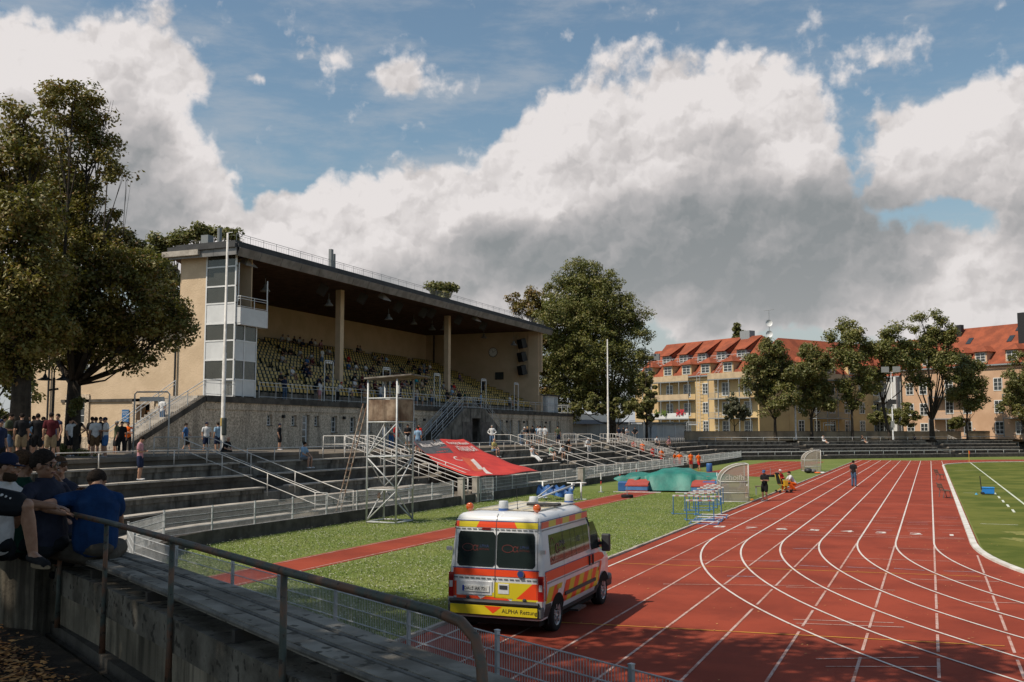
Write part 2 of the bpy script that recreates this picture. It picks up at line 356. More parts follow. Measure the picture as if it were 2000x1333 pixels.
# run-up strip and the far red jumping area
sheet('runup_strip', [(-17.75, 20.5), (-16.0, 20.5), (-15.9, 60), (-15.9, 76), (-17.65, 76), (-17.75, 60)], 0.012, TRACK)
sheet('jumping_area', [(-19.6, 91), (-13.2, 86), (-12.4, 100), (-12.4, 132), (-18.9, 132)], 0.012, TRACK)
mb = MB()
def fline(mb, x0, y0, x1, y1, wd=0.05, z=0.02, mi=0):
    d = Vector((x1 - x0, y1 - y0, 0)).normalized(); n = Vector((-d.y, d.x, 0)) * wd / 2
    a = Vector((x0, y0, z)); b = Vector((x1, y1, z)); mb.add([a - n, b - n, b + n, a + n], [(0, 1, 2, 3)], mi)
def fpath(mb, pts, wd, z=0.02, mi=0):
    n = len(pts); L = []; R = []
    for i in range(n):
        a = Vector((*pts[max(i - 1, 0)], 0)); b = Vector((*pts[min(i + 1, n - 1)], 0)); d = (b - a).normalized(); nn = Vector((-d.y, d.x, 0)) * wd / 2
        p = Vector((*pts[i], z)); L.append(p + nn); R.append(p - nn)
    mb.add(L + R, [(n + i, n + i + 1, i + 1, i) for i in range(n - 1)], mi)
# straight lane lines; from the bend on the far side they carry on to the far end
for k in range(-7, 2):
    X = 1.22 * k
    if k <= 0:
        fline(mb, X, CY0 + (0 if k > -7 else -22), X, 141.3, 0.06)
    if k == 1: fline(mb, X + 0.05, CY0, X + 0.05, 141.3, 0.05)
# worn extension lines toward the near end, broken where the bend lines cross
for k in range(-6, 2):
    X = 1.22 * k; brk = []
    for j in range(-6, 1):
        R = CX - 1.22 * j
        if abs(CX - X) < R:
            yc = CY0 - math.sqrt(R * R - (CX - X) ** 2)
            if yc < CY0 - 0.6: brk.append(yc)
    ys = [CY0 - 0.9 if k < 1 else CY0 - 3] + sorted(brk, reverse=True) + [-5.5]
    for a, b in zip(ys[:-1], ys[1:]):
        if a - b > 0.7: fline(mb, X, a - 0.28, X, b + 0.28, 0.052, 0.02, 1)
for j in range(-6, 1):
    fpath(mb, arc(CX, CY0, CX - 1.22 * j, 180, 298, 90), 0.055, 0.0225)
    fpath(mb, arc(CX, CY1, CX - 1.22 * j, 180, 62, 90), 0.05, 0.0225, 1)
# start lines, staggered marks, changeover marks
fline(mb, -8.54, 39.6, 1.0, 39.6, 0.05, 0.02, 1); fline(mb, -8.5, 37.9, -6.0, 38.6, 0.05, 0.021, 1); fline(mb, -6.0, 38.3, 1.1, 39.3, 0.05, 0.021, 1)
fline(mb, -8.5, 45.0, 1.2, 46.4, 0.05, 0.021, 1); fline(mb, -8.5, 56, 1.2, 57, 0.04, 0.021, 1); fline(mb, -8.5, 70, 1.2, 71, 0.03, 0.021, 1)
for k in range(-7, 1):
    X = 1.22 * k + 0.61
    for (dy, hw) in ((2.0, .3), (3.2, .42), (5.0, .42), (8.2, .35)):
        if rng.random() < 0.9: fline(mb, X - hw, 39.6 + dy, X + hw, 39.6 + dy + 0.1, 0.045, 0.02, 1)
for (x0, y0, x1, y1) in ((-7.3, 29.6, -4.2, 30.5), (-2.4, 32.1, .6, 32.5), (-1.4, 35.4, .3, 35.5), (-6.3, 24.9, -3.0, 26.0), (-3.4, 25.6, -.9, 26.1), (-2.7, 21.3, -.8, 21.7), (-2.6, 20.9, -.6, 21.3),
                         (-1.9, 17.8, -.3, 18.6), (-1.7, 17.3, .0, 18.0), (.7, 25.0, 2.0, 25.3), (-.6, 28.2, 1.5, 28.6)):
    fline(mb, x0, y0, x1, y1, 0.045, 0.0205, 1)
YL = mat('yellow_line_paint', (0.60, 0.33, 0.05), (0.5, 0.22, 0.05), 0.8, 2.0)
BL = mat('blue_line_paint', (0.30, 0.31, 0.40), (0.30, 0.18, 0.18), 0.8, 6.0)
fline(mb, -8.5, 28.3, 1.1, 29.4, 0.05, 0.0215, 2); fline(mb, -8.8, 18.95, 1.1, 20.15, 0.05, 0.0215, 2)
for p in ((1548, 1073, 1597, 1073), (1480, 1096, 1532, 1097), (1420, 1127, 1476, 1128), (1561, 1106, 1618, 1109), (1652, 1109, 1711, 1112), (1746, 1112, 1806, 1116), (1843, 1117, 1905, 1119), (1773, 1022, 1812, 1023), (1704, 1036, 1742, 1037), (1835, 1011, 1872, 1012)):
    a = G(p[0], p[1]); b = G(p[2], p[3]); fline(mb, a.x, a.y, b.x, b.y, 0.06, 0.0218, 3)
# run-up lines
for X in (-17.62, -16.12): fline(mb, X, 20.6, X + 0.08, 61, 0.045, 0.02, 1)
for k in range(5): fline(mb, -19.0 + 1.35 * k, 92 - 1.4 * k, -18.4 + 1.35 * k, 131.5, 0.06, 0.02, 1)
fline(mb, -18.9, 132, -12.4, 132, 0.06, 0.02, 0)
# far transverse dashes at the end of the straight
for k in range(-7, 1): fline(mb, 1.22 * k + .3, 142.1, 1.22 * k + .9, 142.1, 0.22, 0.02)
lm = structure(mb.build('lane_markings', [LINE, LINE_OLD, YL, BL]))
# block numbers painted in the lanes (worn white pads read as figures from afar)
for k in range(-7, 1):
    X = 1.22 * k + 0.61
    o = text_mesh(str(1 - k), 1.0, LINE, 'lane_number', lm, frame_mtx((X, 40.6, 0.019), (1, 0, 0), (0, 1, 0)), 0.0, bold=0.02); o.scale = (0.95, 0.9, 1)
# pitch lines on the infield
mb = MB(); PL = mat('pitch_paint', (0.62, 0.63, 0.58), (0.4, 0.45, 0.3), 0.9, 3.0)
pth = [(4.45, 5), (4.45, 100), (4.45, 137.2)]
fline(mb, 4.45, -2, 4.45, 137.3, 0.11, 0.024)
for k in range(5): fline(mb, 3.55, 53 + 3.6 * k, 3.6, 55 + 3.6 * k, 0.11, 0.024)
fline(mb, 3.0, 68.6, 1.8, 68.6, 0.08, 0.024); fline(mb, 2.2, 108, 4.4, 108, 0.1, 0.024); fline(mb, 1.8, 46, 3.2, 46, 0.09, 0.024); fline(mb, 4.4, 137.3, 40, 137.3, .1, .024)
fpath(mb, arc(4.45, 137.2, 1.0, 270, 360, 10), 0.09, 0.0245)
for (x, y, a, b) in ((4.3, 43.2, 1.3, .5), (4.9, 48.0, .9, .25), (3.6, 46.5, .7, .2)): pass
structure(mb.build('pitch_lines', PL))
mb = MB()
for (x, y, a, b) in ((3.5, 42.2, 0.9, .35), (5.2, 46.8, 1.2, .2), (2.9, 39.9, .6, .2)):
    n = 22; rr = [1 + .25 * math.sin(3 * t) + .18 * math.sin(7 * t + 1) for t in np.linspace(0, 2 * PI, n, endpoint=False)]
    mb.add([(x + a * rr[i] * math.cos(2 * PI * i / n), y + b * 3 * rr[i] * math.sin(2 * PI * i / n), 0.021) for i in range(n)], [tuple(range(n))])
structure(mb.build('worn_turf_patches', mat('dry_turf', (0.27, 0.24, 0.08), (0.12, 0.15, 0.04), 0.95, 5.0, 6)))
# white inner kerb, grey outer kerb
mb = MB()
pts = arc(CX, CY0, ri, 300, 181, 60) + [(1.24, CY0), (1.24, CY1)] + arc(CX, CY1, ri, 179, 62, 60)
n = len(pts); L = []; R = []; L0 = []; R0 = []
for i in range(n):
    a = Vector((*pts[max(i - 1, 0)], 0)); b = Vector((*pts[min(i + 1, n - 1)], 0)); d = (b - a).normalized(); nn = Vector((-d.y, d.x, 0)) * 0.1
    p = Vector((*pts[i], 0)); L.append(p + nn + Vector((0, 0, .07))); R.append(p - nn + Vector((0, 0, .07))); L0.append(p + nn * 1.1); R0.append(p - nn * 1.1)
mb.add(L0 + L + R + R0, [(j * n + i, j * n + i + 1, (j + 1) * n + i + 1, (j + 1) * n + i) for j in range(3) for i in range(n - 1)])
tag(mb.build('track_kerb', mat('kerb_white', (0.66, 0.64, 0.60), (0.5, 0.47, 0.42), 0.8, 2.0)), 'raised white kerb between the red lanes and the mown infield', 'kerb')
mb = MB(); y = 8.0
while y < 141:
    mb.box(-9.10 + rng.uniform(-.008, .008), -9.0, y, y + 0.98, 0, 0.065 + rng.uniform(-.008, .006)); y += 1.0
tag(mb.build('edging_stones', CONC_LT), 'row of grey edging stones along the outer lane', 'kerb')

# ---- grass blades and clover flowers on the verge (uncountable)
def blades(name, n, region, hgt, m, flat=False):
    x = []; y = []
    while len(x) < n:
        px = rng.uniform(region[0], region[1], n); py = region[2] + (region[3] - region[2]) * rng.random(n) ** 1.5
        ok = ~(((px > -17.85) & (px < -15.85) & (py < 62)) | (px > -9.12) | (px < -22.6) | ((py < 9.5 - 0.55 * px - 0.6 * 0 + 0)))
        ok &= py > (10.4 + (-px - 2.5) * 0.52)
        x += list(px[ok]); y += list(py[ok])
    x = np.array(x[:n]); y = np.array(y[:n]); a = rng.uniform(0, PI, n); h = hgt * rng.uniform(.5, 1.3, n); wd = h * (1.1 if flat else .28)
    dx = np.cos(a) * wd; dy = np.sin(a) * wd; lx = rng.normal(0, .35, n) * h; ly = rng.normal(0, .35, n) * h
    if flat:
        z = rng.uniform(.04, .08, n)
        v = np.stack([np.stack([x - dx, y - dy, z], 1), np.stack([x + dy, y - dx, z + .01], 1), np.stack([x + dx, y + dy, z], 1), np.stack([x - dy, y + dx, z + .012], 1)], 1).reshape(-1, 3); q = 4
    else:
        v = np.stack([np.stack([x - dx, y - dy, x * 0], 1), np.stack([x + dx, y + dy, x * 0], 1), np.stack([x + lx, y + ly, h], 1)], 1).reshape(-1, 3); q = 3
    return fastmesh(name, v, q, m)
def fastmesh(name, v, q, m, parent=None, smooth=False):
    nf = len(v) // q; me = bpy.data.meshes.new(name); me.vertices.add(len(v)); me.vertices.foreach_set('co', np.ascontiguousarray(v, dtype=np.float32).ravel())
    me.loops.add(len(v)); me.loops.foreach_set('vertex_index', np.arange(len(v), dtype=np.int32)); me.polygons.add(nf)
    me.polygons.foreach_set('loop_start', np.arange(0, len(v), q, dtype=np.int32)); me.materials.append(m); me.update(calc_edges=True)
    o = bpy.data.objects.new(name, me); COL.objects.link(o)
    if parent: o.parent = parent
    return o
BLADE = mat('grass_blades', (0.155, 0.225, 0.05), (0.225, 0.27, 0.07), 0.8, 0.5, 5, island=((0.32, 0.31, 0.13), 0.14))
tag(blades('grass_blades', 120000, (-22.6, -9.1, 12, 62), 0.042, BLADE), 'short tufted grass on the verge beside the track', 'grass', kind='stuff')
tag(blades('clover_flowers', 8000, (-22.6, -9.1, 13, 55), 0.026, mat('clover_white', (0.50, 0.50, 0.38), None, 0.8), True), 'scattered white clover blossoms in the verge grass', 'flowers', kind='stuff')
n = 500; xx = rng.uniform(-9, 9, n); yy = rng.uniform(10, 40, n); aa = rng.uniform(0, PI, n); s_ = rng.uniform(.015, .04, n)
v = np.stack([np.stack([xx + np.cos(aa + k * PI / 2) * s_ * (1 if k % 2 else .5), yy + np.sin(aa + k * PI / 2) * s_ * (1 if k % 2 else .5), .03 + rng.uniform(0, .012, n)], 1) for k in range(4)], 1).reshape(-1, 3)
tag(fastmesh('fallen_leaves', v, 4, mat('dry_leaf', (0.42, 0.20, 0.07), (0.5, 0.3, 0.12), 0.8, 8.0)), 'dry leaves strewn over the near lanes', 'leaves', kind='stuff')

# ================================================================== terraces round the bowl
FRONT = [(-8, 176), (-8, 176)]
F = [(14, 172.0), (8, 167.5), (-8, 150.8), (-23.2, 134.2), (-22.8, 128), (-22.8, 28), (-22.3, 25), (-20.9, 22), (-18.4, 19.6), (-12.75, 16.2), (-9.04, 14.16), (-5.2, 11.95), (-3.1, 10.8), (2, 8.0), (9, 4.2)]
B = [(12.2, 178.5), (4.4, 172.5), (-12.5, 155.2), (-29.2, 137), (-29.0, 128), (-29.0, 30), (-28.7, 25.5), (-26.6, 20.8), (-22.5, 16.8), (-15.9, 12.4), (-11.8, 9.95), (-7.84, 7.66), (-5.3, 6.15), (-0.6, 3.35), (6.2, -0.65)]
NR = 5
def rowpt(i, f):   # i index (float) along the bowl, f 0 front .. 1 top row edge
    i = max(0, min(len(F) - 1.0001, i)); k = int(i); t = i - k
    a = Vector(F[k]).lerp(Vector(F[k + 1]), t); b = Vector(B[k]).lerp(Vector(B[k + 1]), t); return a.lerp(b, f)
def idx_of_y(Y):     # index along the straight part
    return 4 + (128 - Y) / 100.0
RX = [-23.8, -25.1, -26.4, -27.7, -29.0]; RZ = [0.55, 1.0, 1.45, 1.93, 2.42]
RF = [(-22.8 - x) / 6.2 for x in RX]
ZC = 2.6
terr = empty('terrace', (-26, 60, 0), 0, 'stepped dark concrete terrace with pale bench edges round the track', 'terrace')
def wpt(i, f, z): p = rowpt(i, f); return Vector((p.x, p.y, z)) - Vector((-26, 60, 0))
AISLES = [(36.3, 1.6), (50.6, 3.4), (75.0, 3.6), (92.5, 1.6), (103.0, 3.4), (118, 1.6)]
FAR_AISLE = [(1.55, .05), (0.75, .03)]
def in_aisle(i, r):
    if 4 <= i <= 5:
        Y = 128 - (i - 4) * 100
        for (c, wd) in AISLES:
            cc = c + (4 - r) * (-0.42)
            if abs(Y - cc) < wd / 2: return True
    for (c, wd) in ((2.35, .045), (1.25, .05), (3.12, .07), (9.6, .12), (12.15, .3)):
        if abs(i - c) < wd: return True
    return False
samples = sorted(set([k for k in np.arange(0, len(F) - 1 + 1e-6, 0.01)] + [4 + k * 0.002 for k in range(500)]))
def strip(mbx, i0, i1, f0, f1, za, zb, mi=0):
    """closed block between two bowl fractions"""
    ks = [i0] + [k for k in range(int(i0) + 1, int(i1) + 1) if i0 < k < i1] + [i1]
    A0 = [wpt(i, f0, za) for i in ks]; A1 = [wpt(i, f0, zb) for i in ks]; B1 = [wpt(i, f1, zb) for i in ks]; B0 = [wpt(i, f1, za) for i in ks]; n = len(ks)
    vs = A0 + A1 + B1 + B0
    fs = [(j * n + i, j * n + i + 1, ((j + 1) % 4) * n + i + 1, ((j + 1) % 4) * n + i) for j in range(4) for i in range(n - 1)]
    fs += [(0, n, 2 * n, 3 * n), (n - 1, 4 * n - 1, 3 * n - 1, 2 * n - 1)]
    mbx.add(vs, fs, mi)
for r in range(NR):
    f0 = RF[r]; f1 = RF[r + 1] if r < NR - 1 else 1.42; zt = RZ[r]
    mr = MB(); mc = MB()
    # continuous base step half a rise below, so that the aisles show as steps
    if r == 4: strip(mr, 0, 9.3, f0 + 0.015, f1 + 0.02, -0.1, zt - 0.24)
    else: strip(mr, 0, len(F) - 1, f0 + 0.015, f1 + 0.02, -0.1, zt - 0.24)
    run = None; segs = []
    for i in samples:
        if in_aisle(i, r):
            if run is not None: segs.append((run, last)); run = None
        elif run is None: run = i
        last = i
    if run is not None: segs.append((run, last))
    for (a, b) in segs:
        if b - a < 0.004: continue
        if r == 4 and a > 9.2: continue
        if r == 4 and b > 9.3: b = 9.3
        strip(mr, a, b, f0 + 0.006, min(f0 + 0.10, 1.4), zt - 0.25, zt - 0.065)
        strip(mr, a, b, f0 + 0.10, f1 + 0.01, zt - 0.25, zt - 0.13)
        strip(mc, a, b, f0 - 0.004, f0 + 0.075, zt - 0.064, zt)
    mr.build('riser_row', CONC_DK if r % 2 else CONC, terr); mc.build('bench_edge', CONC_LT, terr)
# front wall
mw = MB(); strip(mw, 0, 5.85, 0.0, 0.05, -0.2, 0.46); strip(mw, 5.85, len(F) - 1, -0.07, -0.014, -0.2, 0.46)
strip(mw, 0, len(F) - 1, 0.05, RF[0] + 0.03, -0.2, 0.22); mw.build('front_wall', CONC_DK, terr)
# concourse behind the top row
def off(i, d, z):
    if i > 9.3: z = 1.75 
    a = rowpt(i, 0); b = rowpt(i, 1); n = (b - a).normalized(); p = b + n * d; return Vector((p.x, p.y, z))
mb = MB()
ks = [k * 0.25 for k in range(0, 4 * 9 + 1)]
A = [off(i, 2.0 if i < 9.3 else .25, ZC) for i in ks]; Bq = [off(i, 13.5 if i < 7.5 else 5, ZC) for i in ks]; n = len(ks)
mb.add(A + Bq, [(i, i + 1, n + i + 1, n + i) for i in range(n - 1)])
A2 = [Vector((p.x, p.y, 0)) for p in A]; mb.add(A + A2, [(n + i, n + i + 1, i + 1, i) for i in range(n - 1)])
structure(mb.build('concourse', mat('concourse_gravel', (0.20, 0.17, 0.135), (0.12, 0.10, 0.08), 0.95, 0.8, 6, bump=.02, bscale=14)))
mb = MB(); mb.add([(-60, 6, 2.45), (-26, 6, 2.45), (-29, 20, 2.55), (-31.5, 30, 2.57), (-31.5, 58, 2.57), (-31.5, 128, 2.57), (-43, 150, 2.57), (-300, 330, 2.57), (-300, 20, 2.57)], [tuple(range(9))])
structure(mb.build('park_ground', mat('park_ground', (0.11, 0.10, 0.06), (0.16, 0.12, 0.08), 0.95, 0.4, 6)))
mb = MB(); mb.add([(-43, 150, 2.57), (-29, 137.5, 2.56), (3, 173, 2.56), (14, 180, 2.56), (80, 200, 2.56), (200, 420, 2.56), (-300, 420, 2.56), (-300, 331, 2.56)], [tuple(range(8))])
structure(mb.build('street_ground', mat('street_ground', (0.10, 0.10, 0.055), (0.14, 0.12, 0.09), 0.95, 0.3, 6)))

# rails on top row and stairs
def rail(name, pts, hgt, label, cat='handrail', group=None, n_post=None, mid=True, m=WHITE_RAIL, r=0.022, step=2.1, drop=0.0):
    o = empty(name, pts[0], 0, label, cat, group); b = Vector(pts[0]); P = [Vector(p) - b for p in pts]
    mb = MB(); up = Vector((0, 0, hgt)); mb.tube([p + up for p in P], r, 8)
    if mid: mb.tube([p + up * 0.5 for p in P], r * 0.8, 6)
    mb.build('rail_bar', m, o, True)
    mp = MB()
    for a, c in zip(P[:-1], P[1:]):
        L = (c - a).length; k = max(1, int(round(L / step)))
        for j in range(k + (1 if c is P[-1] or c == P[-1] else 0)):
            q = a.lerp(c, j / k); mp.tube([q - Vector((0, 0, drop)), q + up], r, 8)
    mp.build('rail_posts', m, o, True); return o
def ry(Y, r=4, dx=0.15, dz=0.0): return (RX[r] - dx, Y, RZ[r] + dz)
rail('handrail', [(-29.15, 22.9, 2.42), (-29.15, 35.2, 2.42)], 0.62, 'pale tube rail on the top bench nearest the big tree', mid=False)
rail('handrail', [(-29.15, 38.0, 2.42), (-29.15, 48.4, 2.42)], 0.62, 'pale tube rail on the top bench in front of the flagpole', mid=False)
rail('handrail', [(-29.15, 53.0, 2.42), (-29.15, 72.5, 2.42)], 0.62, 'pale tube rail holding the upper edge of the red banner', mid=False)
rail('handrail', [(-29.15, 80.2, 2.42), (-29.15, 89.0, 2.42)], 0.62, 'pale tube rail between the two broad stair flights', mid=False)
rail('handrail', [(-29.15, 93.8, 2.42), (-29.15, 101.0, 2.42)], 0.62, 'pale tube rail beside the man in white near the shed', mid=True, step=.9)
rail('handrail', [(-29.15, 105.0, 2.42), (-29.15, 127.0, 2.42)], 0.62, 'pale tube rail in front of the flat white shed', mid=True, step=1.0)
def stair_rail(Y, label, xo=0.0, z1=0.0, n=1, flat=1.2, grp=None):
    pts = [(-32.2 - xo, Y, ZC + .02), (-30.8, Y, ZC + .02), (-23.6, Y, 0.35), (-23.0, Y, 0.35)]
    return rail('stair_handrail', pts, 0.95, label, mid=True, group=grp, step=2.4)
stair_rail(35.3, 'pale stair handrail beside the man in the pink shirt')
stair_rail(37.3, 'pale stair handrail left of the flagpole')
for Y, l in ((48.9, 'leftmost handrail of the broad stairs behind the scaffold tower'), (50.1, 'second handrail from the left behind the scaffold tower'), (51.2, 'third handrail from the left behind the scaffold tower'), (52.2, 'rightmost handrail of the broad stairs behind the scaffold tower')): stair_rail(Y, l)
for Y, l in ((73.4, 'handrail down the stairs at the right edge of the red banner'), (78.4, 'handrail beside the woman in white on the stairs')): stair_rail(Y, l)
for Y, l in ((89.6, 'handrail at the stairs left of the man leaning in black'), (94, 'handrail right of the three seated spectators')): stair_rail(Y, l)
for Y, l in ((101.2, 'leftmost handrail of the stairs where the players come down'), (102.3, 'second handrail of the stairs where the players come down'), (103.6, 'third handrail of the stairs where the players come down'), (104.8, 'rightmost handrail of the stairs where the players come down')): stair_rail(Y, l)
# barriers on the concourse, groups of upright bars
def barrier(p, q, label, group, h=1.05, n=7):
    o = empty('barrier', p, 0, label, 'barrier', group); a = Vector((0, 0, 0)); c = Vector(q) - Vector(p); mb = MB()
    for z in (0.12, 0.8, h): mb.tube([a + Vector((0, 0, z)), c + Vector((0, 0, z))], 0.024, 6)
    mb.build('frame_rails', WHITE_RAIL, o); mb = MB()
    for j in range(n + 1):
        x = a.lerp(c, j / n); mb.tube([x, x + Vector((0, 0, h))], 0.026 if j in (0, n) else 0.014, 6)
    mb.build('upright_bars', WHITE_RAIL, o)
for (y0, y1, l) in ((78.5, 82.6, 'pale crowd barrier left of the standing group'), (82.9, 86.6, 'pale crowd barrier the man in the grey cap leans on'), (86.8, 91.5, 'pale crowd barrier with men in white shirts leaning on it'), (50.3, 53.0, 'pale crowd barrier across the head of the scaffold stairs')):
    barrier((-31.6, y0, ZC), (-31.6, y1, ZC), l, None)

# ---- mesh fence on the front wall
def mesh_panel(L, h, z0=0.0, dv=0.05, wr=0.004):
    mb = MB(); n = int(L / dv)
    for j in range(n + 1):
        x = j * L / n; mb.add([(x - wr, 0, z0), (x + wr, 0, z0), (x + wr, 0, z0 + h), (x - wr, 0, z0 + h), (x, -2 * wr, z0), (x, -2 * wr, z0 + h)], [(0, 1, 2, 3), (1, 4, 5, 2), (4, 0, 3, 5)])
    k = int(h / 0.2 + .5)
    for j in range(k + 1):
        z = z0 + j * h / k; mb.box(0, L, 0.001, 0.011, z - .005, z + .005); mb.box(0, L, -.019, -.009, z - .005, z + .005)
    return mb
def fence(pts, label, z0=0.46, h=0.78, dv=0.05, post=0.05, dz=0.0, wr=0.0035):
    o = empty('mesh_fence', (pts[0][0], pts[0][1], 0), 0, label, 'fence'); cache = {}
    n = len(pts)
    for i in range(n):
        a = Vector((pts[i][0], pts[i][1], z0))
        mb = MB(); mb.box(-post / 2, post / 2, -post / 2, post / 2, -.35, h + .05); mb.box(-post / 2 - .006, post / 2 + .006, -post / 2 - .006, post / 2 + .006, h + .05, h + .062)
        d = Vector(pts[min(i + 1, n - 1)]) - Vector(pts[max(i - 1, 0)]); ang = math.atan2(d.y, d.x)
        p = mb.build('post', GALV, o) if 'post' not in cache else None
        if p is None: p = cache['post'].copy(); COL.objects.link(p); p.parent = o
        else: cache['post'] = p
        p.location = a - Vector((pts[0][0], pts[0][1], 0)); p.rotation_euler = (0, 0, ang)
        if i < n - 1:
            c = Vector((pts[i + 1][0], pts[i + 1][1], z0)); L = round((c - a).length, 2); key = L
            if key not in cache: cache[key] = mesh_panel(L, h, 0, dv, wr).build('mesh_panel', GALV, o); q = cache[key]
            else: q = cache[key].copy(); COL.objects.link(q); q.parent = o
            d = c - a; q.location = a - Vector((pts[0][0], pts[0][1], 0)); q.rotation_euler = (0, 0, math.atan2(d.y, d.x))
    return o
def along(pts, step):
    out = []; carry = 0.0
    for a, b in zip(pts[:-1], pts[1:]):
        a = Vector(a); b = Vector(b); L = (b - a).length; t = carry
        while t < L: out.append(tuple(a.lerp(b, t / L))); t += step
        carry = t - L
    return out
fence([(x, y) for (x, y) in [(-3.1, 10.8), (-5.2, 11.95), (-7.07, 13.03), (-9.04, 14.16), (-10.9, 15.2), (-12.75, 16.25), (-15.5, 17.8), (-18.4, 19.6), (-20.9, 22), (-22.3, 25)][::-1] + [(-1, 9.65), (1.2, 8.45), (3.4, 7.25)]],
      'near galvanised mesh fence below the foreground bench', 0.22, 1.02, 0.05, wr=.004)
fence([(-22.85, y) for y in np.arange(25.6, 47.3, 2.35)], 'galvanised mesh fence on the dark wall left of the gate')
fence([(-22.85, y) for y in np.arange(50.0, 66.6, 2.35)], 'galvanised mesh fence below the red banner', dv=.07)
fence([(-22.85, y) for y in np.arange(68.0, 100, 2.4)], 'galvanised mesh fence behind the covered vaulting mat', dv=.08, wr=.005)
fence([(-22.9, 103.4), (-22.9, 106), (-22.9, 109), (-22.9, 112), (-22.9, 115), (-22.9, 118), (-22.9, 121), (-22.95, 124), (-23, 127.5), (-23.1, 131), (-23.2, 134.2)], 'far galvanised mesh fence ending at the bend', dv=.1, wr=.006)
rail('perimeter_rail', [(-23.2, 134.3, .46), (-8, 150.85, .46), (8, 167.6, .46), (12.5, 171, .46)], 0.62, 'single grey tube rail on the far curved wall', 'handrail', mid=False, m=GALV, step=2.7, r=.035)
rail('perimeter_rail', [(-29.4, 137.2, 2.42), (-12.6, 155.5, 2.42), (2.5, 170.8, 2.42)], 0.55, 'grey tube rail behind the top bench of the far terrace', 'handrail', mid=False, m=GALV, step=2.7, r=.03)

# gate with concrete pillars
for (y0, l) in ((47.6, 'left concrete gate pillar at the foot of the scaffold stairs'), (49.4, 'right concrete gate pillar beside the open mesh gate')):
    mb = MB(); mb.box(-23.0, -22.7, y0, y0 + .28, 0, 1.35); mb.box(-23.03, -22.67, y0 - .03, y0 + .31, 1.35, 1.40); tag(mb.build('gate_pillar', CONC_LT), l, 'pillar')
g = empty('mesh_gate', (-22.65, 49.7, .05), math.radians(-12), 'open galvanised mesh gate standing on the grass edge', 'gate'); mb = MB()
for z in (0.02, .62, 1.22): mb.box(0, .04, 0, 1.2, z, z + .04)
for y in (0, 1.16): mb.box(.001, .039, y, y + .04, .061, 1.22)
mb.build('gate_frame', GALV, g); mesh_panel(1.12, 1.16, .05, .06).build('mesh_panel', GALV, g).rotation_euler = (0, 0, PI / 2)
mb = MB(); mb.box(.045, .12, .12, .16, .6, .66); mb.build('latch', GALV, g)
for (y0, l) in ((67.0, 'paired concrete posts by the second gate gap'), (101.4, 'concrete block by the far gate where the players enter')):
    mb = MB(); mb.box(-23.0, -22.6, y0, y0 + .5, 0, 1.25); mb.box(-23.03, -22.57, y0 - .03, y0 + .53, 1.25, 1.3); tag(mb.build('gate_pillar', CONC_LT), l, 'pillar')
# ================================================================== grandstand
WX = -42.5
st = empty('grandstand', (WX, 85, ZC), 0, 'long roofed grandstand with beige gable walls on a pebbled concrete base', 'grandstand')
O3 = Vector((WX, 85, ZC))
class MBo(MB):
    """mesh builder that takes world coordinates and stores them relative to the stand's base"""
    def build(s, name, mats, parent=None, smooth=False, loc=None, bevel=0):
        s.v = [(v[0] - O3.x, v[1] - O3.y, v[2] - O3.z) for v in s.v]; return MB.build(s, name, mats, st, smooth, None, bevel)
def wall_open(mb, x0, x1, ya, yb, z0, z1, ops):
    """wall in the plane x0..x1 along Y with rectangular openings (y0,y1,za,zb)"""
    ops = sorted(ops); y = ya
    for (a, b, c, d) in ops:
        mb.box(x0, x1, y, a, z0, z1)
        if c > z0: mb.box(x0, x1, a, b, z0, c)
        if d < z1: mb.box(x0, x1, a, b, d, z1)
        y = b
    mb.box(x0, x1, y, yb, z0, z1)
wins = [(57.8, .62, 4.25, 5.0), (60.7, .62, 4.25, 5.0), (63.6, .62, 4.25, 5.0), (66.0, .85, 3.75, 5.0), (68.7, .85, 3.75, 5.0), (71.3, .85, 3.75, 5.0), (74.0, .85, 3.75, 5.0), (76.6, .85, 3.75, 5.0), (79.2, .85, 3.75, 5.0), (82.4, .85, 3.75, 5.0),
        (98.7, .75, 3.6, 5.05), (101.4, .75, 3.6, 5.05), (103.8, .75, 3.6, 5.05), (106.1, .75, 3.6, 5.05), (108.4, .75, 3.6, 5.05), (110.9, .75, 3.6, 5.05), (113.6, .75, 3.6, 5.05), (116.6, .75, 3.6, 5.05)]
ops = [(y - a / 2, y + a / 2, b, c) for (y, a, b, c) in wins] + [(61.75, 62.65, 2.61, 5.05)]
mb = MBo(); wall_open(mb, WX - .45, WX, 51, 122, ZC - .3, 5.25, ops); mb.box(WX - .45, WX + .06, 51, 122, 5.253, 5.72); mb.box(WX - 4.0, WX - .46, 121.6, 122, 2.3, 5.72)
mb.build('base_wall', PEBB)
mb = MBo(); mb.box(WX - .6, WX + .16, 51.0, 122.15, 5.723, 6.12); mb.box(-58.0, WX - .603, 54.0, 122, 5.9, 6.11); mb.box(-45.3, WX - .603, 51, 53.99, 5.9, 6.11); mb.build('platform', CONC_DK)
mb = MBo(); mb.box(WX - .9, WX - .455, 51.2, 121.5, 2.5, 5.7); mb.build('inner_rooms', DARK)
WF = plain('window_white', (0.66, 0.66, 0.64), 0.5)
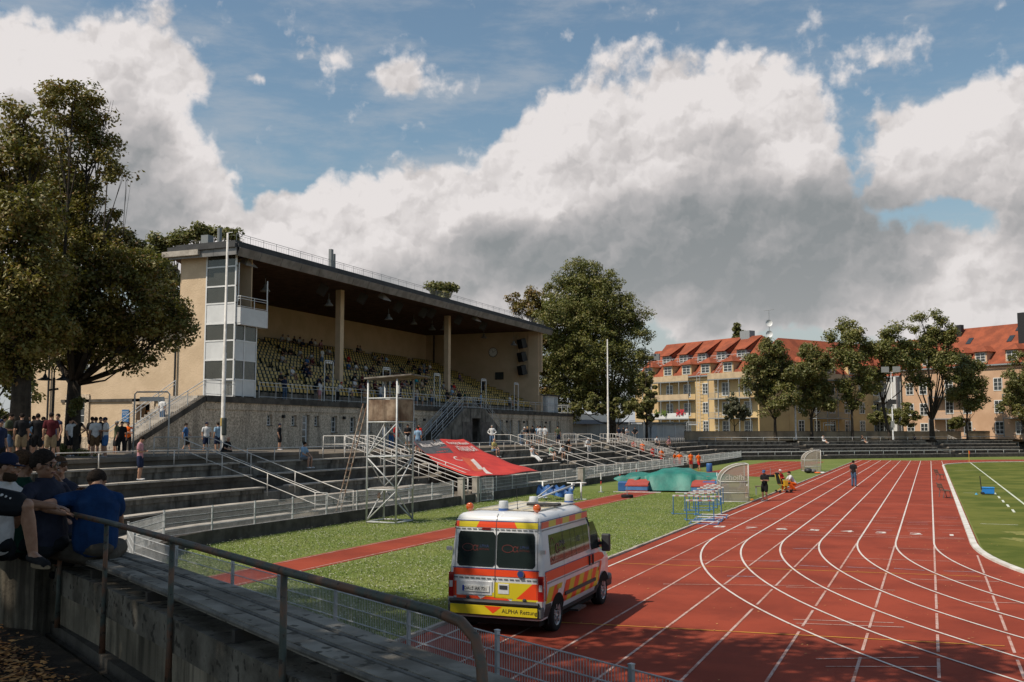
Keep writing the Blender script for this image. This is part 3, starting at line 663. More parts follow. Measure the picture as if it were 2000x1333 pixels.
for (y, a, b, c) in wins:
    f = MBo(); x = WX - .2; t = .07
    f.box(x - .06, x, y - a / 2, y - a / 2 + t, b, c); f.box(x - .06, x, y + a / 2 - t, y + a / 2, b, c)
    f.box(x - .06, x - .002, y - a / 2 + t, y + a / 2 - t, b, b + t); f.box(x - .06, x - .002, y - a / 2 + t, y + a / 2 - t, c - t, c); f.box(x - .05, x - .012, y - .025, y + .025, b + t, c - t)
    for k in range(1, 3): z = b + (c - b) * k / 3; f.box(x - .05, x - .014, y - a / 2 + t, y + a / 2 - t, z - .02, z + .02)
    fo = f.build('window', WF); p = MB(); xx = x - .04 - O3.x
    p.box(xx - .01, xx, y - a / 2 - O3.y, y + a / 2 - O3.y, b - O3.z, c - O3.z); po = p.build('pane', GLS, fo)
    s = MB(); s.box(WX - .2 - O3.x, WX + .05 - O3.x, y - a / 2 - .03 - O3.y, y + a / 2 + .03 - O3.y, b - .06 - O3.z, b - O3.z - .002); s.build('sill', CONC_DK, fo)
f = MBo(); x = WX - .2; f.box(x - .06, x, 61.8, 62.6, 2.62, 5.03); do = f.build('door', WF)
p = MB(); [p.box(x - O3.x + .001, x - O3.x + .012, 61.95 - O3.y, 62.4 - O3.y, z - O3.z, z + .42 - O3.z) for z in (3.0, 3.5, 4.0, 4.5)]; p.build('door_pane', GLS, do)
for y in (59.3, 67.3, 73.0, 80.8, 100, 105, 112):
    f = MBo(); f.box(WX, WX + .16, y - .11, y + .11, 4.78, 5.0); f.box(WX + .16, WX + .2, y - .07, y + .07, 4.8, 4.95); f.build('wall_lamp', BLACKP)
# left stair along the end of the base
mb = MBo()
def prof_y(mb, x0, x1, poly, mi=0):
    n = len(poly); vs = [(x0, p[0], p[1]) for p in poly] + [(x1, p[0], p[1]) for p in poly]
    mb.add(vs, [tuple(range(n)), tuple(range(2 * n - 1, n - 1, -1))] + [(i, n + i, n + (i + 1) % n, (i + 1) % n) for i in range(n)], mi)
prof_y(mb, WX - .3, WX, [(51, 2.2), (44.6, 2.2), (44.6, 2.75), (50.9, 5.72), (51, 5.72)]); mb.build('stair_wall', PEBB)
mb = MBo(); prof_y(mb, WX - .35, WX + .1, [(44.5, 2.752), (44.5, 3.1), (50.95, 6.12), (50.98, 6.12), (50.98, 5.74)]); mb.build('stair_coping', CONC_DK)
mb = MBo()
for k in range(20): mb.box(-45.2, WX - .36, 45.0 + .3 * k, 51.0, 2.6 + .175 * k - .17, 2.6 + .175 * (k + 1))
mb.build('stair_steps', CONC_LT)
# middle double stair
mb = MBo()
prof_y(mb, -40.95, -40.6, [(79.2, 2.4), (79.2, 2.9), (85.6, 6.0), (90.2, 6.0), (96.4, 2.9), (96.4, 2.4), (89.2, 2.4), (89.2, 5.1), (87.2, 5.1), (87.2, 2.4)]); mb.build('stair_parapet', CONC)
mb = MBo()
for k in range(20):
    mb.box(WX + .17, -40.96, 79.2 + .32 * k, 79.52 + .32 * k, 2.5, 2.6 + .175 * (k + 1)); mb.box(WX + .17, -40.96, 96.4 - .31 * (k + 1), 96.4 - .31 * k, 2.5, 2.6 + .175 * (k + 1))
mb.box(WX + .17, -40.96, 85.61, 87.1, 2.4, 6.1); mb.box(WX + .17, -40.96, 89.3, 90.19, 2.4, 6.1); mb.box(WX + .17, -40.96, 87.11, 89.29, 5.15, 6.1); mb.build('stair_flight', CONC_DK)
mb = MBo()
for (a, b) in ((85.0, 87.15), (89.25, 91.3)): mb.box(-40.59, -40.55, a, b, 2.75, 4.75)
mb.build('notice_board', mat('worn_board', (0.17, 0.145, 0.125), (0.10, 0.085, 0.075), 0.9, 1.5, streak=((0.03, 0.025, 0.02), 2.0, 0.5)))
def orail(pts, h, name='railing', bars=3, step=1.9, m=GALV, r=.026, dense=0):
    mb = MBo(); up = Vector((0, 0, h)); P = [Vector(p) for p in pts]
    for b in range(bars):
        f = (1, .78, .1, .45)[b]; mb.tube([p + up * f for p in P], r if b == 0 else r * .7, 6)
    for a, c in zip(P[:-1], P[1:]):
        L = (c - a).length; k = max(1, int(round(L / step)))
        for j in range(k + 1):
            q = a.lerp(c, j / k); mb.tube([q, q + up], r, 6)
        if dense:
            k = int(L / dense)
            for j in range(k):
                q = a.lerp(c, j / k); mb.tube([q + up * .1, q + up * .78], .008, 3)
    return mb.build(name, m, None, False)
orail([(WX - .05, 54.0, 6.12), (WX - .05, 51.1, 6.12)], 1.05, bars=3, dense=.14)
orail([(WX - .1, 51.1, 6.12), (WX - .1, 44.7, 3.05)], 1.0, bars=2, step=1.7, dense=.2); orail([(-44.9, 51.0, 6.12), (-44.9, 45.0, 2.75)], 1.0, bars=2, step=1.7)
orail([(WX - .05, 56.6, 6.12), (WX - .05, 85.4, 6.12)], 1.08); orail([(WX - .05, 90.4, 6.12), (WX - .05, 122, 6.12), (-45.5, 122, 6.12)], 1.08)
for X in (-40.75, -42.0):
    orail([(X, 79.0, 2.75), (X, 85.6, 6.1), (X, 90.2, 6.1), (X, 96.6, 2.75)], 1.0, 'stair_railing', 4, 2.2)
orail([(-41.4, 79.0, 2.75), (-41.4, 85.6, 6.1)], 1.0, 'stair_railing', 2, 2.2)

# terraced floor, rows of seats
NROW = 16
def rowx(k): return -43.9 - .87 * k
def rowz(k): return 6.6 + .345 * k
def ystart(X): return 57.0 if X > -46.8 else 54.6 + (-X - 46.8) / 0.488
AIS = [66.0, 75.5, 85.0, 95.0, 104.5]
mb = MBo()
for k in range(NROW):
    X = rowx(k); mb.box(X - .88 if k < NROW - 1 else -57.8, X + .3, max(57.0, ystart(X - .6)), 110.9, 5.9 if k < 2 else rowz(k) - .8, rowz(k))
    for y in AIS: mb.box(X + .31, X + .6, y - .55, y + .55, rowz(k) - .8, rowz(k) - .17)
mb.build('seating_steps', CONC)
BW = [(-58.0, 111.4), (-58.0, 76.4), (-47.3, 54.3)]
mb = MBo()
for (a, b) in zip(BW[:-1], BW[1:]):
    a = Vector((*a, 0)); b = Vector((*b, 0)); d = (b - a).normalized(); nn = Vector((d.y, -d.x, 0)) * .4
    q = [(a.x, a.y), (b.x, b.y), (b.x - abs(nn.x), b.y + nn.y * 0), (a.x - .4, a.y)]
    mb.prism(q, 2.3, 15.84)
mb.build('back_wall', PLAST_IN)
# far gable
mb = MBo(); mb.box(-57.99, -45.6, 111, 111.4, 6.12, 15.84); mb.box(-44.3, -43.0, 111, 111.4, 6.12, 15.84); mb.box(-45.6, -44.3, 111, 111.4, 6.12, 10.2); mb.box(-45.6, -44.3, 111.12, 111.4, 10.2, 15.84)
mb.box(-43.0, WX - .1, 111.1, 111.4, 10.9, 15.84); mb.box(-43.0, WX - .1, 111.1, 111.4, 6.12, 8.1)
mb.box(-57.98, -57.2, 110.7, 110.99, 6.2, 15.84); mb.build('far_gable_wall', PLAST_IN)
mb = MBo(); mb.box(-48.6, -47.5, 110.93, 110.99, 10.1, 11.0); mb.build('gable_window', GLS)
mb = MBo(); mb.tube([(-56.9, 110.8, 6.5), (-56.9, 110.8, 15.8)], .09, 8); mb.build('dark_downpipe', BLACKP)
# columns
for y in (72.1, 92.7):
    mb = MBo(); mb.box(-46.3, -45.8, y - .28, y + .28, 6.8, 15.84); mb.build('column', PLAST)
# roof
RP = [(-42.35, 53.6), (-42.35, 113.9), (-58.6, 113.9), (-58.6, 76.2), (-48.15, 53.6)]
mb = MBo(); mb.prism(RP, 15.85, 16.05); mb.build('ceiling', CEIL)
RP2 = [(-42.3, 53.5), (-42.3, 114.0), (-58.7, 114.0), (-58.7, 76.2), (-48.2, 53.5)]; RP3 = [(-42.9, 54.1), (-42.9, 113.4), (-58.0, 113.4), (-58.0, 76.5), (-48.0, 54.1)]
mb = MBo(); mb.prism([(p[0] * 1.0, p[1]) for p in RP2], 16.36, 16.46); mb.prism(RP3, 16.461, 16.72); mb.build('roof', ROOFM)
mb = MBo(); y = 53.6
while y < 113.8:
    y2 = min(y + 2.4, 113.9); mb.slab([(-42.34, y + .02, 15.55), (-42.34, y2 - .02, 15.55), (-42.1, y2 - .02, 16.1), (-42.1, y + .02, 16.1)], -.05); y += 2.4
for j in range(3): mb.box(-42.3 - 1.9 * (j + 1) + .02, -42.3 - 1.9 * j, 53.45, 53.55, 15.6, 16.1)
mb.build('fascia_panels', ZINC)
mb = MBo(); mb.box(-42.34, -42.2, 53.56, 113.85, 16.1, 16.37); mb.box(-48.0, -42.3, 53.3, 53.55, 16.1, 16.36); mb.build('roof_edge', ROOFM)
mb = MBo(); mb.box(-48.4, -45.3, 53.2, 53.56, 15.75, 16.12); mb.build('eave_board', CONC_LT)
mb = MBo(); mb.box(-42.9, -42.7, 57.3, 113, 15.68, 15.84); mb.build('timber_batten', mat('timber', (0.20, 0.11, 0.06), None, 0.8, 4.0))
orail([(-43.2, 54.6, 16.7), (-43.2, 113.2, 16.7)], .62, 'roof_railing', 2, 1.5, plain('roof_rail_grey', (0.22, 0.23, 0.24), 0.6), .016, dense=.3)
mb = MBo(); mb.box(-43.4, -43.15, 66.2, 66.5, 16.7, 18.2); mb.box(-43.35, -43.2, 66.7, 66.9, 16.7, 17.9); mb.box(-45.9, -45.3, 54.2, 54.8, 16.7, 17.3); mb.tube([(-44.4, 54.3, 16.7), (-44.4, 54.3, 17.7)], .16, 10); mb.build('roof_vent', LAMPGREY)
# near gable (tall part beside the tower)
mb = MBo(); mb.box(-47.4, -45.27, 54.1, 54.5, 2.4, 15.84); mb.build('near_gable_wall', PLAST)
# glazed tower
tw = MBo(); X0, X1, Y0_, Y1_ = -45.25, -42.72, 54.05, 56.45
tw.box(X0 + .12, X1 - .12, Y0_ + .12, Y1_ - .12, 6.12, 6.2)
for z in (8.65, 11.05): tw.box(X0 + .12, X1 - .12, Y0_ + .12, Y1_ - .12, z - .1, z)
tower = tw.build('tower_floors', DARK)
mb = MBo()
zs = [6.12, 7.3, 8.62, 9.92, 11.08, 12.45, 13.62, 14.95, 15.84]
for z in zs[1:-1]:
    mb.box(X0, X1, Y0_, Y0_ + .1, z - .05, z + .05)
    if z < 11: mb.box(X1 - .1, X1, Y0_ + .101, Y1_, z - .05, z + .05)
for x in (X0, -43.55, X1 - .1): mb.box(x, x + .1, Y0_ - .004, Y0_ + .104, 6.12, 15.84)
for y in (Y0_ + 1.0, Y1_ - .1): mb.box(X1 - .104, X1 + .004, y, y + .1, 6.12, 11.0)
mb.box(X0 + .1, X1, Y0_, Y0_ + .1, 6.12, 6.2); mb.build('tower_frame', WHITE)
mb = MBo(); 
for (a, b) in ((6.2, 7.25), (8.67, 9.87), (11.13, 12.4)):
    mb.box(X0 + .1, -43.55, Y0_ + .03, Y0_ + .07, a, b); 
    if a > 11: mb.box(-43.45, X1 - .1, Y0_ + .03, Y0_ + .07, a, b)
    if a < 11: mb.box(X1 - .07, X1 - .03, Y0_ + .12, Y1_ - .1, a, b)
mb.build('tower_panels', WPANEL)
mb = MBo()
for (a, b) in ((7.35, 8.57), (9.97, 11.03), (12.5, 13.57), (13.67, 14.9), (15.0, 15.84)):
    mb.box(X0 + .1, X1 - .1, Y0_ + .04, Y0_ + .06, a, b)
    if a < 11: mb.box(X1 - .06, X1 - .04, Y0_ + .12, Y1_ - .1, a, b)
mb.box(-43.45, X1 - .1, Y0_ + .04, Y0_ + .06, 8.67, 9.87); mb.box(-43.45, X1 - .1, Y0_ + .04, Y0_ + .06, 6.2, 7.25)
mb.build('tower_glazing', glass('tower_glass', (0.05, 0.05, 0.043), .07, .75))
mb = MBo(); mb.box(X0 + .12, X1 - .2, Y0_ + 1.9, Y0_ + 2.0, 11.1, 15.8); mb.build('tower_back_wall', PLAST_IN)
mb = MBo(); mb.box(X1 - .3, X1 + .35, Y0_ + .12, 57.15, 10.98, 11.1); mb.box(X1 + .3, X1 + .35, Y0_ + .1, 57.15, 11.1, 12.15); mb.box(X1 + .01, X1 + .3, Y0_ + .1, Y0_ + .15, 11.1, 12.15); mb.box(X1 + .02, X1 + .3, 57.1, 57.15, 11.1, 12.15); mb.build('balcony', WPANEL)
orail([(X1 + .05, Y0_ + .13, 12.15), (X1 + .32, Y0_ + .13, 12.15), (X1 + .32, 57.12, 12.15)], .75, 'balcony_rail', 3, 1.3, WHITE)
mb = MBo(); mb.box(X1 + .28, X1 + .33, 57.05, 57.12, 12.2, 14.3); mb.box(X1 + .01, X1 + .07, Y0_ + .2, Y0_ + .26, 12.6, 15.2); mb.build('balcony_post', WHITE)
# annex wall left of the tall gable
def wall_openx(mb, y0, y1, xa, xb, z0, z1, ops):
    x = xa
    for (a, b, c, d) in sorted(ops):
        mb.box(x, a, y0, y1, z0, z1)
        if c > z0: mb.box(a, b, y0, y1, z0, c)
        if d < z1: mb.box(a, b, y0, y1, d, z1)
        x = b
    mb.box(x, xb, y0, y1, z0, z1)
an = empty('annex_building', (-54, 54.1, 2.5), 0, 'lower beige rendered annex with stone framed window and open door', 'building')
class MBa(MB):
    def build(s, name, mats, parent=None, **k):
        s.v = [(v[0] + 54, v[1] - 54.1, v[2] - 2.5) for v in s.v]; return MB.build(s, name, mats, parent or an, **k)
aops = [(-57.2, -55.7, 4.4, 6.1), (-56.5, -55.4, 8.0, 9.9), (-50.95, -49.75, 2.55, 5.7)]
mb = MBa(); wall_openx(mb, 54.1, 54.5, -61.0, -47.41, 2.4, 11.1, [aops[0], aops[2]]) ; mb.box(-61.0, -60.6, 54.51, 75, 2.4, 11.1); mb.build('render_wall', PLAST)
mb = MBa(); mb.box(-60.9, -47.5, 54.04, 54.095, 2.4, 3.45); mb.build('plinth', PEBB)
mb = MBa(); mb.slab([(-61.5, 53.5, 11.1), (-47.42, 53.5, 11.1), (-47.42, 62, 13.6), (-61.5, 62, 13.6)], .2); mb.build('annex_roof', ROOFM)
mb = MBa()
for (a, b, c, d) in (aops[0], aops[2]):
    w_ = .38
    mb.box(a - w_, a, 54.0, 54.09, c - (w_ if c > 3 else 0), d + w_); mb.box(b, b + w_, 54.0, 54.09, c - (w_ if c > 3 else 0), d + w_); mb.box(a, b, 54.0, 54.09, d, d + w_)
    if c > 3: mb.box(a, b, 54.0, 54.09, c - w_, c)
mb.build('stone_surround', PEBB)
for (a, b, c, d) in aops[:2]:
    f = MBa(); yy = 54.2 if c < 5 else 54.05
    f.box(a, a + .08, yy - .04, yy + .04, c, d); f.box(b - .08, b, yy - .04, yy + .04, c, d); f.box(a, b, yy - .045, yy + .03, c, c + .08); f.box(a, b, yy - .045, yy + .03, d - .08, d); f.box((a + b) / 2 - .04, (a + b) / 2 + .04, yy - .05, yy + .02, c, d)
    for k in (1, 2): f.box(a, b, yy - .042, yy + .01, c + (d - c) * k / 3 - .025, c + (d - c) * k / 3 + .025)
    fo = f.build('window', WF); p = MBa(); p.box(a, b, yy + .0, yy + .03, c, d); p.build('pane', GLS, fo)
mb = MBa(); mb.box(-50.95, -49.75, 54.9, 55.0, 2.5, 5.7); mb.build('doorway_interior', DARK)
mb = MBa()
for k in range(6): mb.box(-50.6, -49.8, 54.62, 54.85, 2.9 + .45 * k, 3.05 + .45 * k)
mb.build('stacked_crates', mat('orange_timber', (0.42, 0.18, 0.06), None, .8, 5))
mb = MBa(); mb.tube([(-47.6, 53.95, 2.6), (-47.6, 53.95, 11)], .07, 8); mb.tube([(-59.2, 53.95, 4.0), (-59.2, 53.95, 11)], .07, 8); mb.build('downpipe', BLACKP)
sg = MB(); sg.box(0, .62, -.03, 0, 0, .85); sgo = tag(sg.build('wall_sign', mat('sign_blue', (0.03, 0.14, 0.34), None, .5, 3.), loc=(-52.25, 54.06, 4.5)), 'small blue notice with white lettering on the beige wall left of the doorway', 'sign')
for t_, z_, s_ in (('EINGANG', .68, .13), ('BLOCK', .53, .13), ('Haupttribüne', .30, .085), ('Block A-F', .16, .085)): text_mesh(t_, s_, WF, 'sign_text', sgo, frame_mtx((.31, -.034, z_), (1, 0, 0), (0, 0, 1)))
# portal frame on the concourse in front of the doorway
def portal(x, y, z, wd, h, rz, label, panel=True, m=GALV):
    o = empty('portal_frame', (x, y, z), rz, label, 'frame'); mb = MB(); mb.tube([(0, 0, 0), (0, 0, h - .1), (.1, 0, h), (wd - .1, 0, h), (wd, 0, h - .1), (wd, 0, 0)], .035, 8); mb.build('tube_frame', m, o, True)
    if panel:
        mb = MB(); mb.box(.25, wd - .25, -.02, .02, h - .42, h - .22); mb.build('sign_board', WPANEL, o)
p0 = DD(264, 880, 45); portal(p0.x, p0.y, ZC, 1.65, 3.0, PSI * .7, 'grey tube portal frame in front of the annex doorway')
for (x, y, d, l) in ((1228, 862, 128, 'small tube portal frame beside the men at the white shed'), (1340, 856, 146, 'tube portal frame at the beige boundary wall under the balconies'), (1606, 857, 155, 'tube portal frame between the two middle street trees')):
    q = DD(x, y, d); portal(q.x, q.y, 2.57, 1.9, 2.6, PSI, l)
# white aisle frames in the stand
for i, (y, x_) in enumerate(((65.6, -43.2), (74.6, -43.2), (84.2, -43.2), (95.0, -43.2), (104, -43.2))):
    o = empty('aisle_frame', (x_, y, 6.12), PI / 2, 'white portal frame at the ' + ('aisle nearest the glazed tower', 'aisle left of the scaffold box', 'aisle right of the scaffold roof', 'aisle by the middle stair', 'aisle nearest the clock wall')[i], 'frame')
    mb = MB(); mb.tube([(0, 0, 0), (0, 0, 3.1), (.1, 0, 3.2), (1.1, 0, 3.2), (1.2, 0, 3.1), (1.2, 0, 0)], .04, 6)
    for k in range(3): mb.box(.2 + .3 * k, .38 + .3 * k, -.05, .05, 3.0, 3.12)
    mb.build('tube_frame', WHITE, o)
# clock
ck = empty('wall_clock', (-48.9, 110.98, 13.45), 0, 'round white clock high on the far beige wall of the stand', 'clock')
mb = MB(); mb.lathe([(0, -.1), (.56, -.1), (.6, -.03), (.6, 0.02), (.54, .04), (.0, .04)], (0, 0, 0), 32, 0, (0, -1, 0)); mb.build('rim', plain('clock_rim', (0.06, 0.06, 0.065), .4), ck)
mb = MB(); mb.lathe([(0, 0), (.53, 0)], (0, -.046, 0), 32, 0, (0, -1, 0)); mb.build('dial', plain('dial_white', (0.75, 0.74, 0.70), .4), ck)
mb = MB()
for k in range(12):
    a = k * PI / 6; mb.bar((math.sin(a) * .40, -.052, math.cos(a) * .40), (math.sin(a) * .49, -.052, math.cos(a) * .49), .035, .008, up=(0, 1, 0))
mb.bar((0, -.056, 0), (math.sin(1.05) * .42, -.056, math.cos(1.05) * .42), .03, .008, up=(0, 1, 0)); mb.bar((0, -.06, 0), (math.sin(-.4) * .28, -.06, math.cos(-.4) * .28), .045, .008, up=(0, 1, 0)); mb.build('hands', BLACKP, ck)
# pendant lamps
BELL = [(0.03, 1.0), (0.03, .55), (.12, .5), (.14, .3), (.2, .26), (.36, .06), (.38, 0), (.34, .01), (.1, .2), (0, .22)]
lamp0 = None
for i, (x, y) in enumerate(((518, 570), (642, 598), (759, 625), (808, 634), (844, 645), (866, 645), (945, 661), (1003, 675))):
    X = -45.2 if i < 3 else -48.5
    if i == 7: X = -44.9
    q = GX(x, y, X)
    if q.y > 110.3: q = GY(x, y, 110.0)
    if lamp0 is None:
        lamp0 = empty('pendant_lamp', q, 0, 'x', 'lamp', 'bell lamps hanging under the stand roof')
        mb = MB(); mb.lathe(BELL, (0, 0, 0), 14); mb.build('lamp_shade', LAMPGREY, lamp0, True); o = lamp0
    else: o = dup(lamp0, q)
    o['label'] = 'bell lamp hanging ' + ('above the balcony of the glazed tower', 'left of the near stand column', 'under the middle of the dark ceiling', 'in front of the back wall pipe', 'as the left one of the close pair before the far column', 'as the right one of the close pair before the far column', 'above the white clock', 'in front of the wall loudspeakers')[i]
    cb = MB(); cb.tube([(0, 0, .98), (0, 0, 15.9 - q.z)], .012, 4); cb.build('cable', BLACKP, o)
# loudspeakers: ceiling and gable
def spk(name, loc, rz, tilt, label, s=1.0, front=BLACKP, body=None):
    o = empty(name, loc, rz, label, 'loudspeaker'); o.rotation_euler = (tilt, 0, rz); mb = MB(); mb.add([(-.35 * s, -.35 * s, -.45 * s), (.35 * s, -.35 * s, -.45 * s), (.25 * s, .3 * s, -.45 * s), (-.25 * s, .3 * s, -.45 * s), (-.35 * s, -.35 * s, .45 * s), (.35 * s, -.35 * s, .45 * s), (.25 * s, .3 * s, .45 * s), (-.25 * s, .3 * s, .45 * s)],
        [(3, 2, 1, 0), (4, 5, 6, 7), (0, 1, 5, 4), (1, 2, 6, 5), (2, 3, 7, 6), (3, 0, 4, 7)]); mb.build('cabinet', body or BLACKP, o)
    mb = MB(); mb.box(-.32 * s, .32 * s, -.37 * s, -.352 * s, -.42 * s, .42 * s); mb.build('grille', plain('grille', (0.03, 0.03, 0.032), .8), o); return o
for i, (x, y) in enumerate(((629, 566), (707, 583), (777, 600), (826, 611), (842, 612), (895, 625), (943, 637))):
    q = GX(x, y, -44.6); spk('ceiling_speaker', q, PI / 2 + .5, .5, 'black loudspeaker under the ceiling ' + ('nearest the balcony', 'right of the near column', 'above the scaffold roof', 'third before the far column', 'second before the far column', 'just right of the far column', 'over the clock')[i], 1.0, body=plain('speaker_side', (0.05, 0.045, 0.04), .6))
    mb = MB(); mb.tube([(0, 0, .3), (0, 0, 15.9 - q.z)], .03, 4); mb.build('bracket', BLACKP, COL.objects[-1] if False else [o for o in COL.objects if o.name.startswith('ceiling_speaker')][-1])
for i, z in enumerate((14.35, 12.75, 11.15)):
    spk('wall_speaker', (-44.75, 110.35, z), -.5, .25, ('topmost', 'middle', 'lowest')[i] + ' of the three black loudspeakers on the far gable', 1.25)
for i, (x, y) in enumerate(((487, 512), (752, 580), (931, 622))):
    q = GX(x, y, -43.1); o = empty('floodlight', q, PI / 2, 'pale reflector floodlight under the roof edge ' + ('at the glazed tower', 'above the scaffold tower', 'near the clock wall')[i], 'floodlight')
    mb = MB(); mb.add([(-.2, 0, .1), (.2, 0, .1), (.2, .3, .35), (-.2, .3, .35), (-.65, -.25, -.35), (.65, -.25, -.35), (.6, .35, -.1), (-.6, .35, -.1)], [(0, 1, 2, 3), (0, 4, 5, 1), (1, 5, 6, 2), (2, 6, 7, 3), (3, 7, 4, 0)]); mb.build('reflector', plain('reflector_pale', (0.42, 0.40, 0.38), .4, .3), o)
    mb = MB(); mb.tube([(0, .2, .3), (0, .2, 15.9 - q.z)], .03, 5); mb.build('bracket', BLACKP, o)
# white cabin at the far end of the platform
cb = empty('cabin', (-44.2, 113.8, 6.12), 0, 'small white cabin with flat roof at the far end of the platform', 'cabin'); mb = MB(); mb.box(0, 1.35, 0, 3.6, 0, 2.05); mb.build('cabin_wall', WPANEL, cb)
mb = MB(); mb.box(-.15, 1.55, -.2, 3.8, 2.052, 2.2); mb.build('cabin_roof', ROOFM, cb); mb = MB(); mb.box(1.352, 1.38, 2.3, 3.2, 0.05, 1.95); mb.box(.25, 1.1, -.03, -.002, .05, 1.95); mb.build('door', plain('door_grey', (0.42, 0.44, 0.46), .5), cb)

# ---- seats: folded tip-up shells, mustard on dark green
YEL = mat('seat_mustard', (0.55, 0.355, 0.07), (0.42, 0.27, 0.055), 0.45, 0.8, 4, coord='Position'); DGR = plain('seat_green', (0.012, 0.03, 0.025), .5)
def seat_mb():
    m = MB(); W = .21
    m.slab([(-.02, -W, .36), (-.02, W, .36), (-.10, W, .84), (-.10, -W, .84)], .035, 0)
    m.slab([(.024, -W + .045, .42), (.024, W - .045, .42), (-.048, W - .06, .79), (-.048, -W + .06, .79)], .006, 1)
    m.slab([(.10, -W + .01, .10), (.10, W - .01, .10), (.04, W - .01, .44), (.04, -W + .01, .44)], .03, 0)
    m.slab([(.139, -W + .05, .14), (.139, W - .05, .14), (.085, W - .05, .41), (.085, -W + .05, .41)], .005, 1)
    for s in (-1, 1): m.box(-.06, .12, s * W - .015, s * W + .015, 0, .5, 0); m.box(-.12, -.04, s * W - .012, s * W + .012, .5, .82, 0)
    return m
proto = None; cand = []
for k in range(NROW):
    X = rowx(k); y = max(57.4, ystart(X) + .3)
    while y < 110.6:
        if all(abs(y - a) > .75 for a in AIS) and not (k == 2 or k == 3) or all(abs(y - a) > .75 for a in AIS) and all(abs(y - c) > .5 for c in (72.1, 92.7)):
            if not (k in (12, 13, 14, 15) and rng.random() < .03): cand.append((X, y, rowz(k)))
        y += .5
def dist(c): return math.hypot(c[0], c[1])
vis = []
for c in cand:      # what the tower and its balcony leave in view from the terraces
    v = Vector((c[0], c[1], c[2] + .4)) - Vector((0, 0, CAMZ)); w_ = v.dot(FW); px = 1000 + FPX * v.dot(RT) / w_
    vis.append(px > 505)
near = sorted([c for c, q in zip(cand, vis) if q], key=dist)[:300]; ns = set(near)
sm = seat_mb().build('stadium_seat', [DGR, YEL]); SL = 'folded mustard yellow seat with dark green frame in the near rows of the stand'
tag(sm, SL, 'seat', 'folded yellow seats in the near rows'); first = True
for c in near:
    o = sm if first else sm.copy()
    if not first: COL.objects.link(o)
    first = False; o.location = (c[0] + rng.uniform(-.01, .01), c[1], c[2]); o.rotation_euler = (0, rng.uniform(-.03, .03), rng.uniform(-.03, .03))
base = seat_mb(); V = np.array(base.v); rest = [c for c in cand if c not in ns]; big = MB(); nv = len(base.v)
VV = np.concatenate([V + np.array(c) for c in rest]); me = bpy.data.meshes.new('stadium_seats'); fs = []; mi = []
for j in range(len(rest)): fs += [tuple(i + j * nv for i in f) for f in base.f]; mi += base.m
me.from_pydata(VV.tolist(), [], fs); me.materials.append(DGR); me.materials.append(YEL); me.polygons.foreach_set('material_index', mi)
o = bpy.data.objects.new('stadium_seats', me); COL.objects.link(o); tag(o, 'rows of folded mustard yellow seats farther up and along the stand', 'seats', kind='stuff')
# press desks in the middle of the stand
for i, (x, y) in enumerate(((757, 716), (775, 719), (796, 722), (812, 725))):
    q = GX(x, y, -49.5); o = empty('press_desk', (-49.5, q.y, rowz(6)), 0, 'brown wooden press desk among the yellow seats, ' + ('leftmost', 'second from left', 'third from left', 'rightmost')[i] + ' of four', 'desk')
    mb = MB(); mb.box(-.25, .25, -.9, .9, .95, 1.0); mb.build('desk_top', mat('desk_brown', (0.16, 0.075, 0.035), None, .7, 4), o); mb = MB(); mb.box(-.2, .2, -.88, -.84, 0, .949); mb.box(-.2, .2, .84, .88, 0, .949); mb.box(.2, .23, -.83, .83, .5, .949); mb.build('desk_frame', plain('desk_dark', (0.05, 0.03, 0.02), .7), o)
# ================================================================== houses, wall, shed beyond the far terrace
TILE = mat('red_roof_tile', (0.31, 0.086, 0.044), (0.20, 0.06, 0.034), 0.85, 0.5, 6, bump=.02, bscale=8, speck=((0.18, 0.06, 0.04), 2.5, .6, .5))
YWALL = mat('yellow_house_render', (0.58, 0.425, 0.22), (0.50, 0.355, 0.19), 0.9, 0.4, 5)
PINK = mat('pink_house_render', (0.56, 0.375, 0.25), (0.48, 0.31, 0.20), 0.9, 0.4, 5)
PALE = mat('pale_house_render', (0.58, 0.57, 0.54), (0.48, 0.48, 0.47), 0.9, 0.4, 5)
METAL = plain('balcony_steel', (0.25, 0.27, 0.28), .6)
def win_part(x, z, w_, h, par, y=0.0, nx=2, nz=3, surround=.14, m=None):
    f = MB(); f.box(x - w_ / 2 - surround, x - w_ / 2, y - .06, y - .002, z - surround, z + h + surround); f.box(x + w_ / 2, x + w_ / 2 + surround, y - .06, y - .002, z - surround, z + h + surround)
    f.box(x - w_ / 2, x + w_ / 2, y - .06, y - .002, z - surround, z); f.box(x - w_ / 2, x + w_ / 2, y - .06, y - .002, z + h, z + h + surround)
    for k in range(1, nx): xx = x - w_ / 2 + w_ * k / nx; f.box(xx - .05, xx + .05, y - .05, y - .012, z, z + h)
    for k in range(1, nz): zz = z + h * k / nz; f.box(x - w_ / 2, x + w_ / 2, y - .048, y - .014, zz - .03, zz + .03)
    o = f.build('window', m or WF, par); p = MB(); p.box(x - w_ / 2, x + w_ / 2, y - .01, y - .001, z, z + h); p.build('pane', GLS, o); return o
